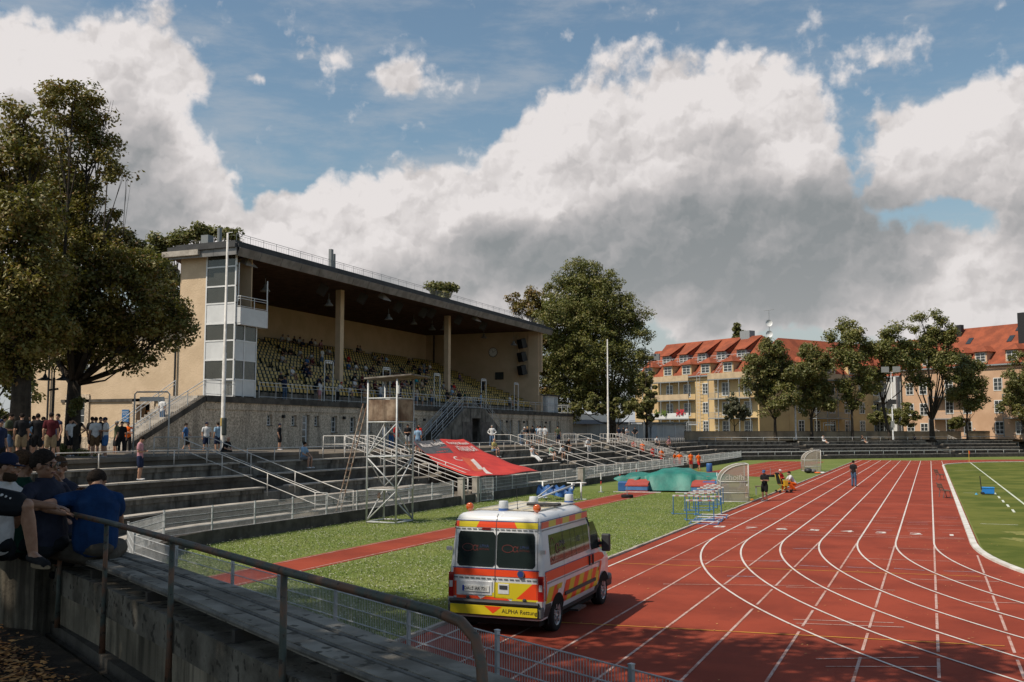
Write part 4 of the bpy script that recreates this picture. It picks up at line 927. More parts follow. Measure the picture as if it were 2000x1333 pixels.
def house(name, label, loc, ang, L, D, eave, ridge, wm, wins, balc, dorm_lo, dorm_hi, hipr=False, hipl=False, x_extra=None, ybal=None):
    o = empty(name, loc, ang, label, 'building')
    mb = MB(); mb.box(0, L, 0, D, -.4, eave); mb.build('wall', wm, o)
    rb = ridge - eave; r = MB(); hl = 5 if hipl else 0; hr = 5 if hipr else 0
    vs = [(-.2, -.5, eave), (L + .2, -.5, eave), (L + .2, D + .5, eave), (-.2, D + .5, eave), (hl - .2, D * .5, ridge), (L - hr + .2, D * .5, ridge)]
    r.add(vs, [(0, 1, 5, 4), (1, 2, 5), (2, 3, 4, 5), (3, 0, 4), (3, 2, 1, 0)]); rf = r.build('roof', TILE, o)
    g = MB(); g.box(-.25, L + .25, -.62, -.501, eave - .25, eave - .02); g.build('gutter', METAL, o)
    def roofy(z): return -.5 + (z - eave) / rb * (D * .5 + .5)
    for (x, z, w_, h) in wins: win_part(x, z, w_, h, o)
    for (x0, x1, z, kind) in balc:
        b = MB(); b.box(x0, x1, -1.7, -.003, z - .16, z); bo = b.build('balcony', METAL, o)
        b = MB(); n = max(2, int((x1 - x0) / 2.4))
        for k in range(n + 1): xx = x0 + .06 + (x1 - x0 - .12) * k / n; b.box(xx - .06, xx + .06, -1.66, -1.56, z - 3.2, z - .161)
        b.build('balcony_post', METAL, bo); b = MB()
        if kind == 'solid': b.box(x0, x1, -1.72, -1.66, z, z + 1.0); b.build('balustrade', WPANEL, bo)
        elif kind == 'tint': b.box(x0, x1, -1.72, -1.66, z, z + 1.0); b.build('balustrade', mat('balcony_tint', (0.50, 0.38, 0.24), None, .7, 1.), bo)
        else:
            b.box(x0, x1, -1.7, -1.66, z + .96, z + 1.0); b.box(x0, x1, -1.7, -1.66, z + .08, z + .11)
            k = x0
            while k < x1: b.box(k, k + .03, -1.69, -1.67, z + .11, z + .96); k += .22
            b.build('balustrade', METAL, bo)
    for (x, z, w_) in dorm_lo:
        y = roofy(z) + .1; b = MB(); b.box(x - w_ / 2, x + w_ / 2, y, y + 2.4, z, z + 2.0); d = b.build('dormer', wm, o); b = MB()
        b.add([(x - w_ / 2 - .4, y - .5, z + 2.0), (x + w_ / 2 + .4, y - .5, z + 2.0), (x + w_ / 2 + .4, y + 2.8, z + 2.0), (x - w_ / 2 - .4, y + 2.8, z + 2.0), (x, y + .9, z + 3.1), (x, y + 2.8, z + 3.1)], [(0, 1, 4), (1, 2, 5, 4), (3, 0, 4, 5), (3, 2, 1, 0)]); b.build('dormer_roof', TILE, d); win_part(x, z + .35, w_ - .7, 1.4, d, y, 2, 3, .1)
    for (x, z, w_) in dorm_hi:
        y = roofy(z) + .1; b = MB(); b.box(x - w_ / 2, x + w_ / 2, y, y + 2.5, z, z + 1.5); d = b.build('dormer', METAL, o); b = MB()
        zt = min(z + 4.6, ridge - .3); b.slab([(x - w_ / 2 - .15, y - .5, z + 1.5), (x + w_ / 2 + .15, y - .5, z + 1.5), (x + w_ / 2 + .15, roofy(zt), zt), (x - w_ / 2 - .15, roofy(zt), zt)], .12)
        b.add([(x - w_ / 2, y, z + 1.5), (x - w_ / 2, roofy(zt), zt), (x - w_ / 2, y + 2, z)], [(0, 1, 2)]); b.add([(x + w_ / 2, y, z + 1.5), (x + w_ / 2, y + 2, z), (x + w_ / 2, roofy(zt), zt)], [(0, 1, 2)])
        b.build('dormer_roof', TILE, d); win_part(x, z + .12, w_ - .5, 1.25, d, y, 2, 3, .08)
    return o, roofy
ZG = 2.56
c1 = DD(1482, 843, 168); c1.z = ZG; dirA = Vector((-.84, .545, 0)); angA = math.atan2(-dirA.y, -dirA.x)
L1 = 29.0; o1 = c1 + dirA * L1
WZ = [1.0, 4.3, 7.7]
w1 = [(x, z, 1.15, 1.75) for x in (16.6,) for z in (1.3, 4.6, 8.0)] + [(1.6, z, 1.2, 1.7) for z in (1.3, 4.6, 8.0)] + [(x, z - .3, 1.5, 2.1) for x in (7.4, 12.0) for z in (1.2, 4.5, 7.9)] + [(x, z - .3, 1.5, 2.1) for x in (21.5, 26.6) for z in (1.2, 4.5, 7.9)]
b1 = [(4.2, 14.0, 3.6, 'solid'), (4.2, 14.0, 7.0, 'tint'), (4.2, 14.0, 10.4, 'tint'), (18.8, 28.6, 3.6, 'rail'), (18.8, 28.6, 7.0, 'rail'), (18.8, 28.6, 10.4, 'tint')]
H1, roofy1 = house('apartment_house', 'yellow apartment house with red tiled roof, two rows of dormers and steel balconies', o1, angA, L1, 13, 11.3, 18.3, YWALL, w1, b1,
      [(2.0, 11.4, 2.5), (7.3, 11.4, 2.5), (12.2, 11.4, 2.5), (17.0, 11.4, 2.5), (22.4, 11.4, 2.5)], [(4.2, 14.0, 2.3), (8.8, 14.0, 2.3), (13.6, 14.0, 2.3), (18.4, 14.0, 2.3), (23.2, 14.0, 2.3)], hipr=True)
mb = MB()
for (x0, x1) in ((1.5, 15.2), (16.6, 19.7), (20.4, 25.8)):
    y = roofy1(13.8) - .5
    for z in (13.8, 14.3, 14.8): mb.box(x0, x1, y, y + .04, z, z + .05)
    mb.box(x0, x1, y, y + .5, 13.7, 13.78); x = x0
    while x <= x1: mb.box(x, x + .05, y - .002, y + .05, 13.78, 14.82); x += 1.3
for xx in (15.6, 19.9):
    for k in range(22): z = 1 + k * .6; y = -.8 if z < 11 else roofy1(z) - .3; mb.box(xx - .4, xx + .4, y, y + .05, z, z + .05)
    for s in (-.42, .4): mb.box(xx + s, xx + s + .05, -.8, -.74, 0, 11.4); mb.bar((xx + s, -.8, 11.3), (xx + s, roofy1(14.2) - .3, 14.2), .05, .05)
mb.build('roof_walkway', GALV, H1)
mb = MB(); mb.box(19.5, 21.8, 6.0, 7.4, 17.5, 19.3); mb.box(-.2, .1, -.6, 13, 10.5, 12); mb.build('chimney', METAL, H1)
# red geraniums on the balcony
mb = MB()
for k in range(150):
    cx_ = (8.0, 11.4, 12.6, 7.4, 5.6)[k % 5]; p = Vector((cx_ + rng.normal(0, .3), -1.8 + rng.normal(0, .12), 4.65 + rng.normal(0, .25))); s = .12
    mb.add([p + Vector((-s, 0, -s)), p + Vector((s, 0, -s)), p + Vector((s, .03, s)), p + Vector((-s, 0.03, s))], [(0, 1, 2, 3)], 0 if (k % 5) in (1, 2) else 1)
fl = mb.build('balcony_flowers', [plain('geranium_red', (0.45, 0.02, 0.04), .7), plain('flower_leaf', (0.09, 0.13, 0.03), .8)], None, loc=None); fl.matrix_world = Matrix.Translation(o1) @ Matrix.Rotation(angA, 4, 'Z')
tag(fl, 'red geraniums in boxes on the white balcony of the yellow house', 'flowers')
# wing running back from the corner
dirB = Vector((.55, .835, 0)); angB = math.atan2(dirB.y, dirB.x)
house('apartment_wing', 'long tiled wing running back behind the street trees from the yellow house corner', c1 + dirB * 7.5, angB, 38, 12.6, 11.3, 18.2, YWALL, [(3 + 4.2 * k, z, 1.3, 1.8) for k in range(8) for z in (1.3, 4.6, 8.0)],
      [(5, 14, 3.6, 'rail'), (5, 14, 7.0, 'rail'), (5, 14, 10.4, 'tint'), (24, 33, 3.6, 'rail'), (24, 33, 7.0, 'rail'), (24, 33, 10.2, 'tint')], [(5 + 6 * k, 11.4, 2.4) for k in range(5)], [], hipl=True)
q = DD(1505, 700, 172); o = empty('roof_antenna', (q.x, q.y, 18.6), 0, 'white satellite dishes under a rod antenna on the red roof ridge', 'antenna')
mb = MB(); mb.tube([(0, 0, 0), (0, 0, 6.2)], .05, 6); mb.tube([(-.9, .2, 6.2), (.9, -.2, 6.3)], .04, 5); mb.build('mast', METAL, o)
mb = MB()
for z in (2.0, 3.9): mb.lathe([(0, 0), (.4, .1), (.6, .24), (.61, .2), (.4, .04), (0, -.06)], (0, -.3, z), 14, 0, (.3, -1, .1))
mb.build('dish', WPANEL, o)
# pale house with a white gable, pink house
dirP = Vector((-.80, .60, 0)); c3 = DD(1758, 843, 182); c3.z = ZG; angP = math.atan2(-dirP.y, -dirP.x)
H3, _ = house('pale_house', 'pale grey house with white gable wall seen between the street trees', c3 + dirP * 9.5, angP, 9.6, 12, 11.4, 18.4, PALE, [(5.5, 1.2, 1.2, 1.7), (5.5, 7.6, 1.2, 1.7), (7.9, 4.4, 1.2, 1.7)], [(2.2, 7.6, 3.4, 'rail'), (2.2, 7.6, 6.8, 'rail')], [], [])
mb = MB(); mb.box(9.0, 9.5, -1.2, -.01, -.3, 11.2); mb.build('white_gable', WPANEL, H3)
c4 = DD(1762, 843, 181); c4.z = ZG; L4 = 33
w4 = [(x, z, 1.35, 1.9) for x in (1.6, 4.4) for z in (.7, 4.2, 7.9)] + [(x, z, 1.35, 1.9) for x in (9.6, 13.0, 18.8, 22.4, 28.6) for z in (.9, 4.4, 8.1)]
c4l = c4; e4 = c4 - dirP * L4
H4, ry4 = house('pink_house', 'pink rendered apartment house with big orange tiled roof and tall black chimney', c4l, angP, L4, 14, 12.4, 19.6, PINK, w4, [(6.5, 13.5, 3.5, 'rail'), (6.5, 13.5, 7.3, 'rail'), (20.5, 27.5, 3.5, 'rail'), (20.5, 27.5, 7.3, 'tint')],
      [(1.5, 12.6, 2.3), (5.6, 12.6, 2.3), (12.0, 12.6, 2.3), (16.0, 12.6, 2.3), (21.6, 12.6, 2.3), (27.0, 12.6, 2.3)], [(23.6, 16.2, 2.2)], hipr=True)
mb = MB(); mb.box(20.8, 22.2, 3.0, 4.2, 15.2, 20.9); mb.box(7.6, 8.6, 5.4, 6.2, 18, 20.2); mb.build('chimney', BLACKP, H4)
for (x, z) in ((18.8, 16.3), (19.2, 18.2), (11, 16.5)):
    mb = MB(); mb.slab([(x - .45, ry4(z) - .08, z), (x + .45, ry4(z) - .08, z), (x + .45, ry4(z + 1.1) - .08, z + 1.1), (x - .45, ry4(z + 1.1) - .08, z + 1.1)], .04); mb.build('skylight', GLS, H4)
q = DD(1240, 843, 205); q.z = ZG
house('tiled_house', 'orange roofed house partly hidden behind the big lime tree', q, angA, 15, 12, 11, 18.0, YWALL, [(3, z, 1.2, 1.8) for z in (1.2, 4.6, 8)] + [(8, z, 1.2, 1.8) for z in (1.2, 4.6, 8)], [], [], [])
# boundary wall
def walls(name, pts, h, t, m, label, z=ZG):
    o = empty(name, (pts[0][0], pts[0][1], z), 0, label, 'wall'); mb = MB(); mc = MB(); b = Vector((pts[0][0], pts[0][1]))
    for a, c in zip(pts[:-1], pts[1:]):
        a = Vector(a) - b; c = Vector(c) - b; mb.bar((a.x, a.y, h / 2 - .2), (c.x, c.y, h / 2 - .2), t, h + .4); mc.bar((a.x, a.y, h + .03), (c.x, c.y, h + .03), t + .12, .06)
    mb.build('wall_body', m, o); mc.build('coping', CONC, o); return o
pa = DD(1336, 843, 144); pb = DD(1872, 843, 165); pc = DD(2080, 843, 172)
walls('boundary_wall', [(pa.x, pa.y), (pb.x, pb.y)], 1.25, .3, mat('tan_wall', (0.36, 0.275, 0.18), (0.25, 0.195, 0.135), .95, .5, 6, streak=((0.09, .075, .055), .7, .5)), 'long tan boundary wall in front of the yellow house')
walls('boundary_wall', [(pb.x + 1.0, pb.y + .5), (pc.x, pc.y)], 1.3, .3, MT['tan_wall'], 'sunlit tan boundary wall in front of the pink house')
# right hand standing terrace with stair and crush barriers
t0 = DD(1885, 843, 160); rt = empty('standing_terrace', (t0.x, t0.y, 0), 0, 'dark stepped standing terrace at the right edge with crush barriers', 'terrace')
dR = Vector((.93, .36, 0)); nR = Vector((-.36, .93, 0))
mb = MB()
for k in range(7):
    a = dR * (-.2) + nR * (k * .75); b = dR * 48 + nR * (k * .75); c = b + nR * .85; d = a + nR * .85
    mb.add([(a.x, a.y, -.2), (b.x, b.y, -.2), (c.x, c.y, -.2), (d.x, d.y, -.2), (a.x, a.y, .6 + .3 * k), (b.x, b.y, .6 + .3 * k), (c.x, c.y, .6 + .3 * k), (d.x, d.y, .6 + .3 * k)], [(0, 1, 5, 4), (1, 2, 6, 5), (2, 3, 7, 6), (3, 0, 4, 7), (4, 5, 6, 7)])
mb.build('step_rows', CONC_DK, rt)
def crush(u, v, L, z, label):
    p = t0 + dR * u + nR * v; o = empty('crush_barrier', (p.x, p.y, z), math.atan2(dR.y, dR.x), label, 'barrier'); mb = MB(); mb.tube([(0, 0, 1.1), (L, 0, 1.1)], .05, 6); mb.tube([(0, 0, .6), (L, 0, .6)], .035, 6); k = 0
    mb.build('rail_bar', WHITE_RAIL, o); mb = MB()
    while k <= L + .01: mb.tube([(k, 0, -.3), (k, 0, 1.1)], .045, 6); k += L / max(1, round(L / 3.0))
    mb.build('rail_posts', WHITE_RAIL, o)
crush(2.4, 1.4, 6.3, 1.0, 'lower crush barrier on the dark standing terrace'); crush(.6, 3.6, 12, 1.9, 'upper crush barrier on the dark standing terrace'); crush(16, 1.4, 8, 1.0, 'crush barrier at the right edge of the picture')
o = empty('stair_balustrade', (t0.x, t0.y, 0), 0, 'barred metal balustrade descending beside the far stairs', 'balustrade'); mb = MB(); a = nR * 7 + dR * -2.6; b = nR * -.6 + dR * -.4
for k in range(7): mb.tube([(a.x, a.y, 3.0 + .22 * k), (b.x, b.y, .6 + .22 * k)], .03, 5)
mb.build('bars', WHITE_RAIL, o); mb = MB()
for k in range(6): p = a.lerp(b, k / 5); z = 3.0 + (.6 - 3.0) * k / 5; mb.tube([(p.x, p.y, z - .4), (p.x, p.y, z + 1.4)], .04, 5)
mb.build('posts', WHITE_RAIL, o)
for i, (x, y) in enumerate(((1900, 838), (1935, 838), (1970, 838))):
    q = DD(x, y, 168); mb = MB()
    for k in range(5): mb.box(-.08, .08, -.08, .08, .28 * k, .28 * (k + 1), k % 2)
    tag(mb.build('marker_post', [plain('post_white', (.7, .7, .68), .6), plain('post_dark', (.25, .05, .04), .6)], loc=(q.x, q.y, 3.0)), 'striped marker post on the sunlit wall, ' + ('left', 'middle', 'right') + ' one'.join(['', '']) if False else 'striped marker post on the sunlit wall, %s of three' % ('leftmost', 'middle', 'rightmost')[i], 'post')
# flat white shed
s0 = DD(1112, 843, 139); s1 = DD(1336, 843, 147); an_ = math.atan2((s1 - s0).y, (s1 - s0).x); Ls = (s1 - s0).length
sh = empty('flat_shed', (s0.x, s0.y, ZG), an_, 'long low white shed with grey roof edge behind the terrace', 'shed'); mb = MB(); mb.box(0, Ls, 0, 6, -.2, 2.35); mb.build('shed_wall', mat('shed_panel', (0.50, 0.49, 0.46), (0.40, 0.39, 0.37), .7, .5), sh)
mb = MB(); mb.box(-.2, Ls + .2, -.35, 6.2, 2.352, 2.6); mb.build('shed_roof', plain('shed_edge', (0.10, 0.115, 0.12), .6), sh)
mb = MB(); k = .6
while k < Ls: mb.box(k, k + .1, -.05, -.002, 0, 2.35); k += 2.1
mb.build('panel_ribs', WPANEL, sh)
for x in (Ls * .32, Ls * .68): mb = MB(); mb.box(x, x + 1.3, -.06, -.055, 0.02, 2.1); mb.build('door', plain('shed_door', (0.42, .44, .46), .6), sh)
mb = MB(); mb.box(2.0, Ls * .66, 7.0, 12, 2.0, 3.8); mb.build('upper_box', WPANEL, sh)
mb = MB(); mb.add([(1, .8, 0), (5, .8, 0), (5, .8, 2.9), (1, 0.8, 2.9), (-1.5, -1.8, 2.3), (4.6, -1.8, 2.3)], [(3, 2, 5, 4)]); mb.build('awning', BLACKP, sh)
# ================================================================== poles and floodlights
def pole(name, p, h, r0, r1, label, m, cat='pole', extra=None):
    o = empty(name, p, 0, label, cat); mb = MB(); mb.lathe([(r0 * 1.4, 0), (r0 * 1.4, .25), (r0, .3), (r0, h * .45), (r0 * .8, h * .452), (r1, h), (0, h)], (0, 0, 0), 12); mb.build('mast', m, o, True); return o
p = DD(437, 843, 57); p.z = ZC; fp = pole('flagpole', p, 12.7, .115, .06, 'tall pale flagpole on the concourse in front of the glazed tower', WHITE_RAIL); mb = MB(); mb.tube([(0, 0, 12.7), (.35, 0, 12.72)], .02, 5); mb.build('pulley_arm', GALV, fp); mb = MB(); mb.lathe([(.12, 0), (.14, .1), (.14, .9), (.12, 1.0)], (.18, -.1, 1.0), 10); mb.build('bin', plain('bin_dark', (.04, .05, .045), .6), fp)
mb = MB(); mb.lathe([(.136, 1.55), (.136, 2.0)], (0, 0, 0), 12); mb.build('sticker_band', plain('sticker_yellow', (.5, .35, .1), .6), fp)
p = DD(1187, 843, 110); p.z = ZC; pole('flagpole', p, 11.4, .11, .06, 'pale flagpole in front of the big lime tree', WHITE_RAIL)
p = DD(1552, 843, 150); p.z = ZC; pole('flagpole', p, 11.4, .13, .07, 'pale flagpole among the street trees in front of the yellow house', WHITE_RAIL)
def floodpole(px, d, h, label, dark=False):
    p = DD(px, 843, d); p.z = ZC; m = plain('pole_dark', (.06, .065, .07), .6) if dark else GALV
    o = pole('floodlight_mast', p, h, .10, .06, label, m, 'floodlight'); mb = MB()
    for s in (-.8, .8): mb.box(s - .55, s + .55, -.35, .15, h - .1, h + .75)
    mb.build('floodlight_head', LAMPGREY, o); mb = MB(); mb.tube([(-.9, 0, h - .15), (.9, 0, h - .15)], .06, 6); mb.tube([(0, 0, h - .3), (0, 0, h)], .08, 6); mb.build('cross_arm', m, o); mb = MB(); mb.box(-.6, .6, -.3, .1, h * .52, h * .52 + .7); mb.build('loudspeaker', BLACKP, o); mb = MB(); mb.box(-.25, .25, -.3, -.1, 1.8, 2.8); mb.build('control_box', LAMPGREY, o)
floodpole(1270, 133, 10.8, 'dark floodlight mast at the edge of the big lime tree', True); floodpole(1741, 150, 10.2, 'floodlight mast with two heads between the right street trees')
# old style double street lamp
p = DD(105, 885, 44); o = empty('street_lamp', (p.x, p.y, ZC), PSI, 'black street lamp with two bell shades in front of the beige annex', 'lamp')
mb = MB(); mb.tube([(0, 0, 0), (0, 0, 3.6)], .06, 8)
for s in (-1, 1): mb.tube([(0, 0, 3.3), (0, 0, 3.9), (s * .08, 0, 4.1), (s * .25, 0, 4.15), (s * .38, 0, 3.95), (s * .4, 0, 3.75)], .03, 6)
mb.tube([(-.2, 0, 3.05), (.2, 0, 3.1)], .05, 6); mb.build('post', BLACKP, o)
for s in (-1, 1): mb = MB(); mb.lathe([(.03, .28), (.07, .2), (.1, .12), (.32, 0), (.3, -.02), (.05, .06)], (s * .4, 0, 3.5), 14); mb.build('lamp_shade', BLACKP, o, True)
# ================================================================== trees
BARK = mat('bark', (0.055, 0.045, 0.036), (0.03, 0.025, 0.02), .95, 3.0, 6, bump=.03, bscale=9, streak=((.09, .075, .06), 3, .4))
def leafmat(name, a, b, brown, amt): return mat(name, a, b, .55, .55, 4, .35, .65, island=(brown, amt), trans=(.28, (.9, 1.0, .45)))
LF_CH = leafmat('leaves_chestnut', (.125, .125, .03), (.23, .19, .045), (.22, .125, .04), .16)
LF_LI = leafmat('leaves_lime', (.115, .13, .034), (.19, .185, .052), (.24, .18, .06), .10)
LF_DK = leafmat('leaves_maple', (.11, .12, .036), (.18, .175, .05), (.2, .14, .05), .12)
def leaves(centers, radii, per, size, flat=.55):
    n = sum(per); C = np.repeat(np.array(centers), per, axis=0); R = np.repeat(np.array(radii), per)
    d = rng.normal(size=(n, 3)); d /= np.linalg.norm(d, axis=1)[:, None]; rr = rng.random(n) ** .42
    P = C + d * (R * rr)[:, None] * np.array([1, 1, .72])
    nrm = d * .55 + rng.normal(size=(n, 3)) * .5 + np.array([0, 0, .65]); nrm /= np.linalg.norm(nrm, axis=1)[:, None]
    t = np.cross(nrm, rng.normal(size=(n, 3))); t /= np.linalg.norm(t, axis=1)[:, None]; b = np.cross(nrm, t)
    s = size * rng.uniform(.55, 1.25, n)[:, None]
    return np.stack([P - t * s * .5, P - b * s * .33 - nrm * s * .1, P + t * s * .62, P + b * s * .33 - nrm * s * .1], 1).reshape(-1, 3)
def tree(name, label, base, blobs, trunk_r, nleaf, lsize, lm_, trunk_h=None, cl_r=None, density=None, group=None, twin=None, lean=(0, 0), limbs=True, cat='tree', keep=None):
    """blobs: (centre vector in world, rx, rz); crown of leaf clumps on limbs"""
    base = Vector(base); o = empty(name, base, 0, label, cat, group); cs = []; rs = []; pr = []
    vol = [b[1] ** 2 * b[2] for b in blobs]; tv = sum(vol); rmean = (tv / len(blobs)) ** (1 / 3)
    cr = cl_r or max(.45, rmean * .30)
    for (c, rx, rz), v in zip(blobs, vol):
        k = max(5, int((v / tv) * nleaf / 110)); 
        for _ in range(k):
            d = rng.normal(size=3); d /= np.linalg.norm(d); q = rng.random() ** .38
            p = np.array(c) - np.array(base) + d * np.array([rx, rx, rz]) * q * .92
            cs.append(p); rs.append(cr * rng.uniform(.6, 1.25)); pr.append(int(nleaf / tv * v / k))
    V = leaves(cs, rs, pr, lsize); fastmesh('crown', V, 4, lm_, o)
    mb = MB(); zc = min((Vector(b[0]) - base).z - b[2] * .5 for b in blobs); th = trunk_h or max(1.2, zc)
    top = Vector((lean[0], lean[1], th)); mb.tube([(0, 0, -.3), (0.02, 0, .25), tuple(top * .5), tuple(top)], [trunk_r * 1.5, trunk_r * 1.08, trunk_r * .95, trunk_r * .8], 10)
    for (c, rx, rz), v in zip(blobs, vol):
        c = Vector(c) - base; m_ = top.lerp(c, .5) + Vector((rng.normal(0, .05), rng.normal(0, .05), -.12)) * (c - top).length; r = trunk_r * .55 * min(1, (v / max(vol)) ** .3)
        mb.tube([tuple(top - Vector((0, 0, .2))), tuple(m_), tuple(c)], [r, r * .6, r * .25], 7)
        for _ in range(7 if rx > 1 else 3):
            d = Vector(rng.normal(size=3)); d.z = abs(d.z) * .6; d.normalize(); e = c + Vector((d.x * rx, d.y * rx, d.z * rz)) * .8; f = m_.lerp(c, rng.uniform(.3, 1))
            mb.tube([tuple(f), tuple(f.lerp(e, .5) + Vector((0, 0, .1 * rx))), tuple(e)], [r * .35, r * .2, r * .07], 5, cap=False)
    mb.build('trunk', BARK, o, True); return o
def pb(d, lst, seed=0):   # picture survey -> crown lobes round distance d
    out = []
    for k, (x, y, r, *rest) in enumerate(lst):
        dd = d + (rest[0] if rest else rng.uniform(-1, 1) * r * d / FPX * .8); c = DD(x, y, dd); R = r * dd / FPX; out.append((c, R, R * (rest[1] if len(rest) > 1 else .9)))
    return out
def gp(x, d, z=2.5): q = DD(x, 843, d); q.z = z; return q
tree('chestnut_tree', 'tall browning chestnut tree with a forked trunk in front of the beige annex', gp(145, 45), pb(45, [(120, 185, 62), (185, 205, 38), (75, 175, 30), (150, 270, 62), (195, 330, 42), (232, 335, 16), (120, 350, 70), (160, 425, 75), (70, 400, 90, 4), (150, 520, 90), (230, 540, 75), (290, 590, 72), (325, 640, 48), (270, 670, 58), (200, 640, 80), (345, 600, 25), (120, 620, 90), (150, 690, 50, 2), (245, 715, 30), (60, 560, 90, 5), (215, 470, 50), (300, 545, 48), (335, 628, 44), (265, 520, 40)]),
     .35, 90000, .17, LF_CH, trunk_h=3.6, cl_r=.58)
tree('chestnut_tree', 'dark chestnut tree at the left edge with a straight thick trunk', gp(42, 41), pb(41, [(20, 230, 60), (40, 290, 60), (-20, 330, 90), (30, 420, 85), (20, 540, 110), (60, 640, 80), (-40, 650, 110), (30, 710, 60), (90, 560, 60), (-120, 500, 130), (-100, 380, 110)]),
     .42, 80000, .17, LF_CH, trunk_h=4.2, cl_r=.7)
tree('park_tree', 'shaded tree filling the left edge behind the crowd', gp(-20, 62), pb(62, [(20, 740, 50), (-30, 700, 80), (10, 800, 30), (60, 765, 25), (-60, 790, 50)]), .3, 9000, .28, LF_DK, trunk_h=2)
tree('flat_topped_tree', 'spreading tree rising behind the near roof corner of the stand', gp(345, 88, 2.5), pb(88, [(300, 480, 30), (340, 462, 26, 0, .6), (385, 452, 30, 0, .55), (430, 452, 26, 0, .5), (455, 462, 16, 0, .5), (290, 520, 36), (250, 495, 26), (320, 540, 30), (330, 590, 34), (280, 575, 30), (245, 540, 26)]), .35, 26000, .3, LF_DK, trunk_h=9, cl_r=.8)
tree('small_treetop', 'small round treetop showing over the ridge of the stand roof', gp(866, 128, 2.5), pb(128, [(850, 562, 17, 0, .7), (878, 560, 15, 0, .6), (862, 580, 20, 0)]), .3, 4200, .42, LF_DK, trunk_h=14, cl_r=.9)
tree('lime_tree', 'huge rounded lime tree standing at the far end of the stand', gp(1195, 134), pb(134, [(1135, 545, 46), (1100, 548, 26), (1190, 560, 34), (1075, 570, 24), (1222, 575, 20), (1160, 610, 70), (1090, 620, 52), (1215, 640, 48), (1248, 650, 26), (1150, 690, 76), (1225, 705, 46), (1095, 690, 60), (1105, 755, 60), (1165, 765, 56), (1235, 750, 38), (1256, 700, 18), (1110, 805, 30), (1225, 795, 26), (1140, 520, 22), (1215, 600, 34), (1180, 540, 34), (1245, 615, 26), (1130, 590, 50)]), .5, 130000, .28, LF_LI, trunk_h=4.5, cl_r=1.1)
tree('lime_tree', 'yellower lime tree squeezed between the stand roof and the huge lime', gp(1035, 136), pb(136, [(1040, 590, 34), (1005, 588, 24), (1058, 612, 30), (1020, 640, 30), (1060, 660, 36), (1050, 720, 40), (1070, 780, 34)]), .3, 17000, .33, leafmat('leaves_autumn', (.15, .125, .028), (.21, .16, .04), (.2, .11, .03), .3), trunk_h=7, cl_r=.95)
for i, (x, d, l) in enumerate(((1262, 130, 'ivy dark tree left of the floodlight mast'), (1205, 128, 'dark understorey tree behind the white shed'))):
    tree('shrubby_tree', l, gp(x, d), pb(d, [(x, 745, 24), (x + 10, 780, 22), (x - 8, 800, 20), (x + 14, 815, 14), (x, 700, 16)] if i == 0 else [(x, 800, 24), (x - 40, 790, 26), (x + 35, 790, 22), (x - 75, 800, 20)]), .2, 6500, .36, LF_DK, trunk_h=2.2)
SG = 'street trees in front of the houses'
tree('street_tree', 'small thin stemmed street tree below the second balcony row', gp(1433, 148), pb(148, [(1432, 795, 24), (1418, 808, 16), (1450, 806, 18), (1430, 778, 12), (1458, 800, 10)]), .1, 5200, .3, leafmat('leaves_grey', (.085, .095, .05), (.12, .12, .075), (.1, .09, .05), .15), trunk_h=2.2, group=SG)
tree('street_tree', 'broad dark street tree in front of the corner of the yellow house', gp(1512, 150), pb(150, [(1505, 680, 26), (1530, 690, 24), (1480, 715, 30), (1515, 725, 42), (1545, 735, 24), (1490, 760, 34), (1530, 775, 32), (1465, 745, 16), (1505, 800, 18)]), .24, 24000, .36, LF_DK, trunk_h=3.2, cl_r=.95, group=SG)
tree('street_tree', 'dark street tree just right of the pale flagpole', gp(1583, 152), pb(152, [(1580, 690, 24), (1600, 715, 30), (1570, 730, 26), (1590, 765, 36), (1612, 790, 20), (1570, 795, 18)]), .24, 20000, .36, LF_DK, trunk_h=3.4, cl_r=.95, group=SG)
tree('street_tree', 'open crowned street tree left of the floodlight mast', gp(1662, 152), pb(152, [(1655, 635, 16), (1625, 655, 14), (1680, 650, 16), (1665, 665, 22), (1700, 668, 16), (1640, 690, 20), (1670, 705, 26), (1690, 735, 24), (1650, 750, 20), (1665, 780, 18), (1700, 760, 16)]), .22, 15000, .36, LF_LI, trunk_h=4.5, cl_r=1.15, group=SG)
tree('street_tree', 'leaning street tree with a bent trunk by the floodlight mast', gp(1735, 153), pb(153, [(1740, 655, 18), (1755, 638, 10), (1728, 680, 22), (1770, 680, 20), (1748, 705, 26), (1780, 720, 18), (1720, 730, 18), (1700, 690, 16)]), .26, 14000, .36, LF_LI, trunk_h=5.5, cl_r=1.15, group=SG, lean=(-.9, .1))
tree('street_tree', 'tallest street tree with a split trunk and ragged crown', gp(1817, 156), pb(156, [(1830, 612, 12), (1800, 618, 14), (1845, 625, 14), (1866, 645, 16), (1790, 640, 12), (1822, 645, 18), (1850, 665, 22), (1812, 680, 26), (1840, 705, 26), (1790, 700, 20), (1870, 690, 14), (1782, 745, 16), (1855, 735, 16), (1812, 740, 16)]), .42, 17000, .34, LF_LI, trunk_h=3.2, cl_r=1.05, group=SG)
tree('street_tree', 'narrow dark street tree in front of the pink house', gp(1885, 160), pb(160, [(1890, 700, 14), (1905, 715, 18), (1880, 730, 22), (1900, 755, 24), (1870, 768, 20), (1895, 790, 18), (1915, 780, 12)]), .16, 13000, .36, LF_DK, trunk_h=2.8, cl_r=1.15, group=SG)
tree('street_tree', 'dark street tree cut by the right picture edge', gp(1995, 158), pb(158, [(1992, 700, 16), (1985, 735, 26), (2010, 760, 34), (1975, 775, 24), (1990, 800, 24), (1960, 790, 14), (2030, 720, 34)]), .2, 15000, .36, LF_DK, trunk_h=2.5, cl_r=.9, group=SG)
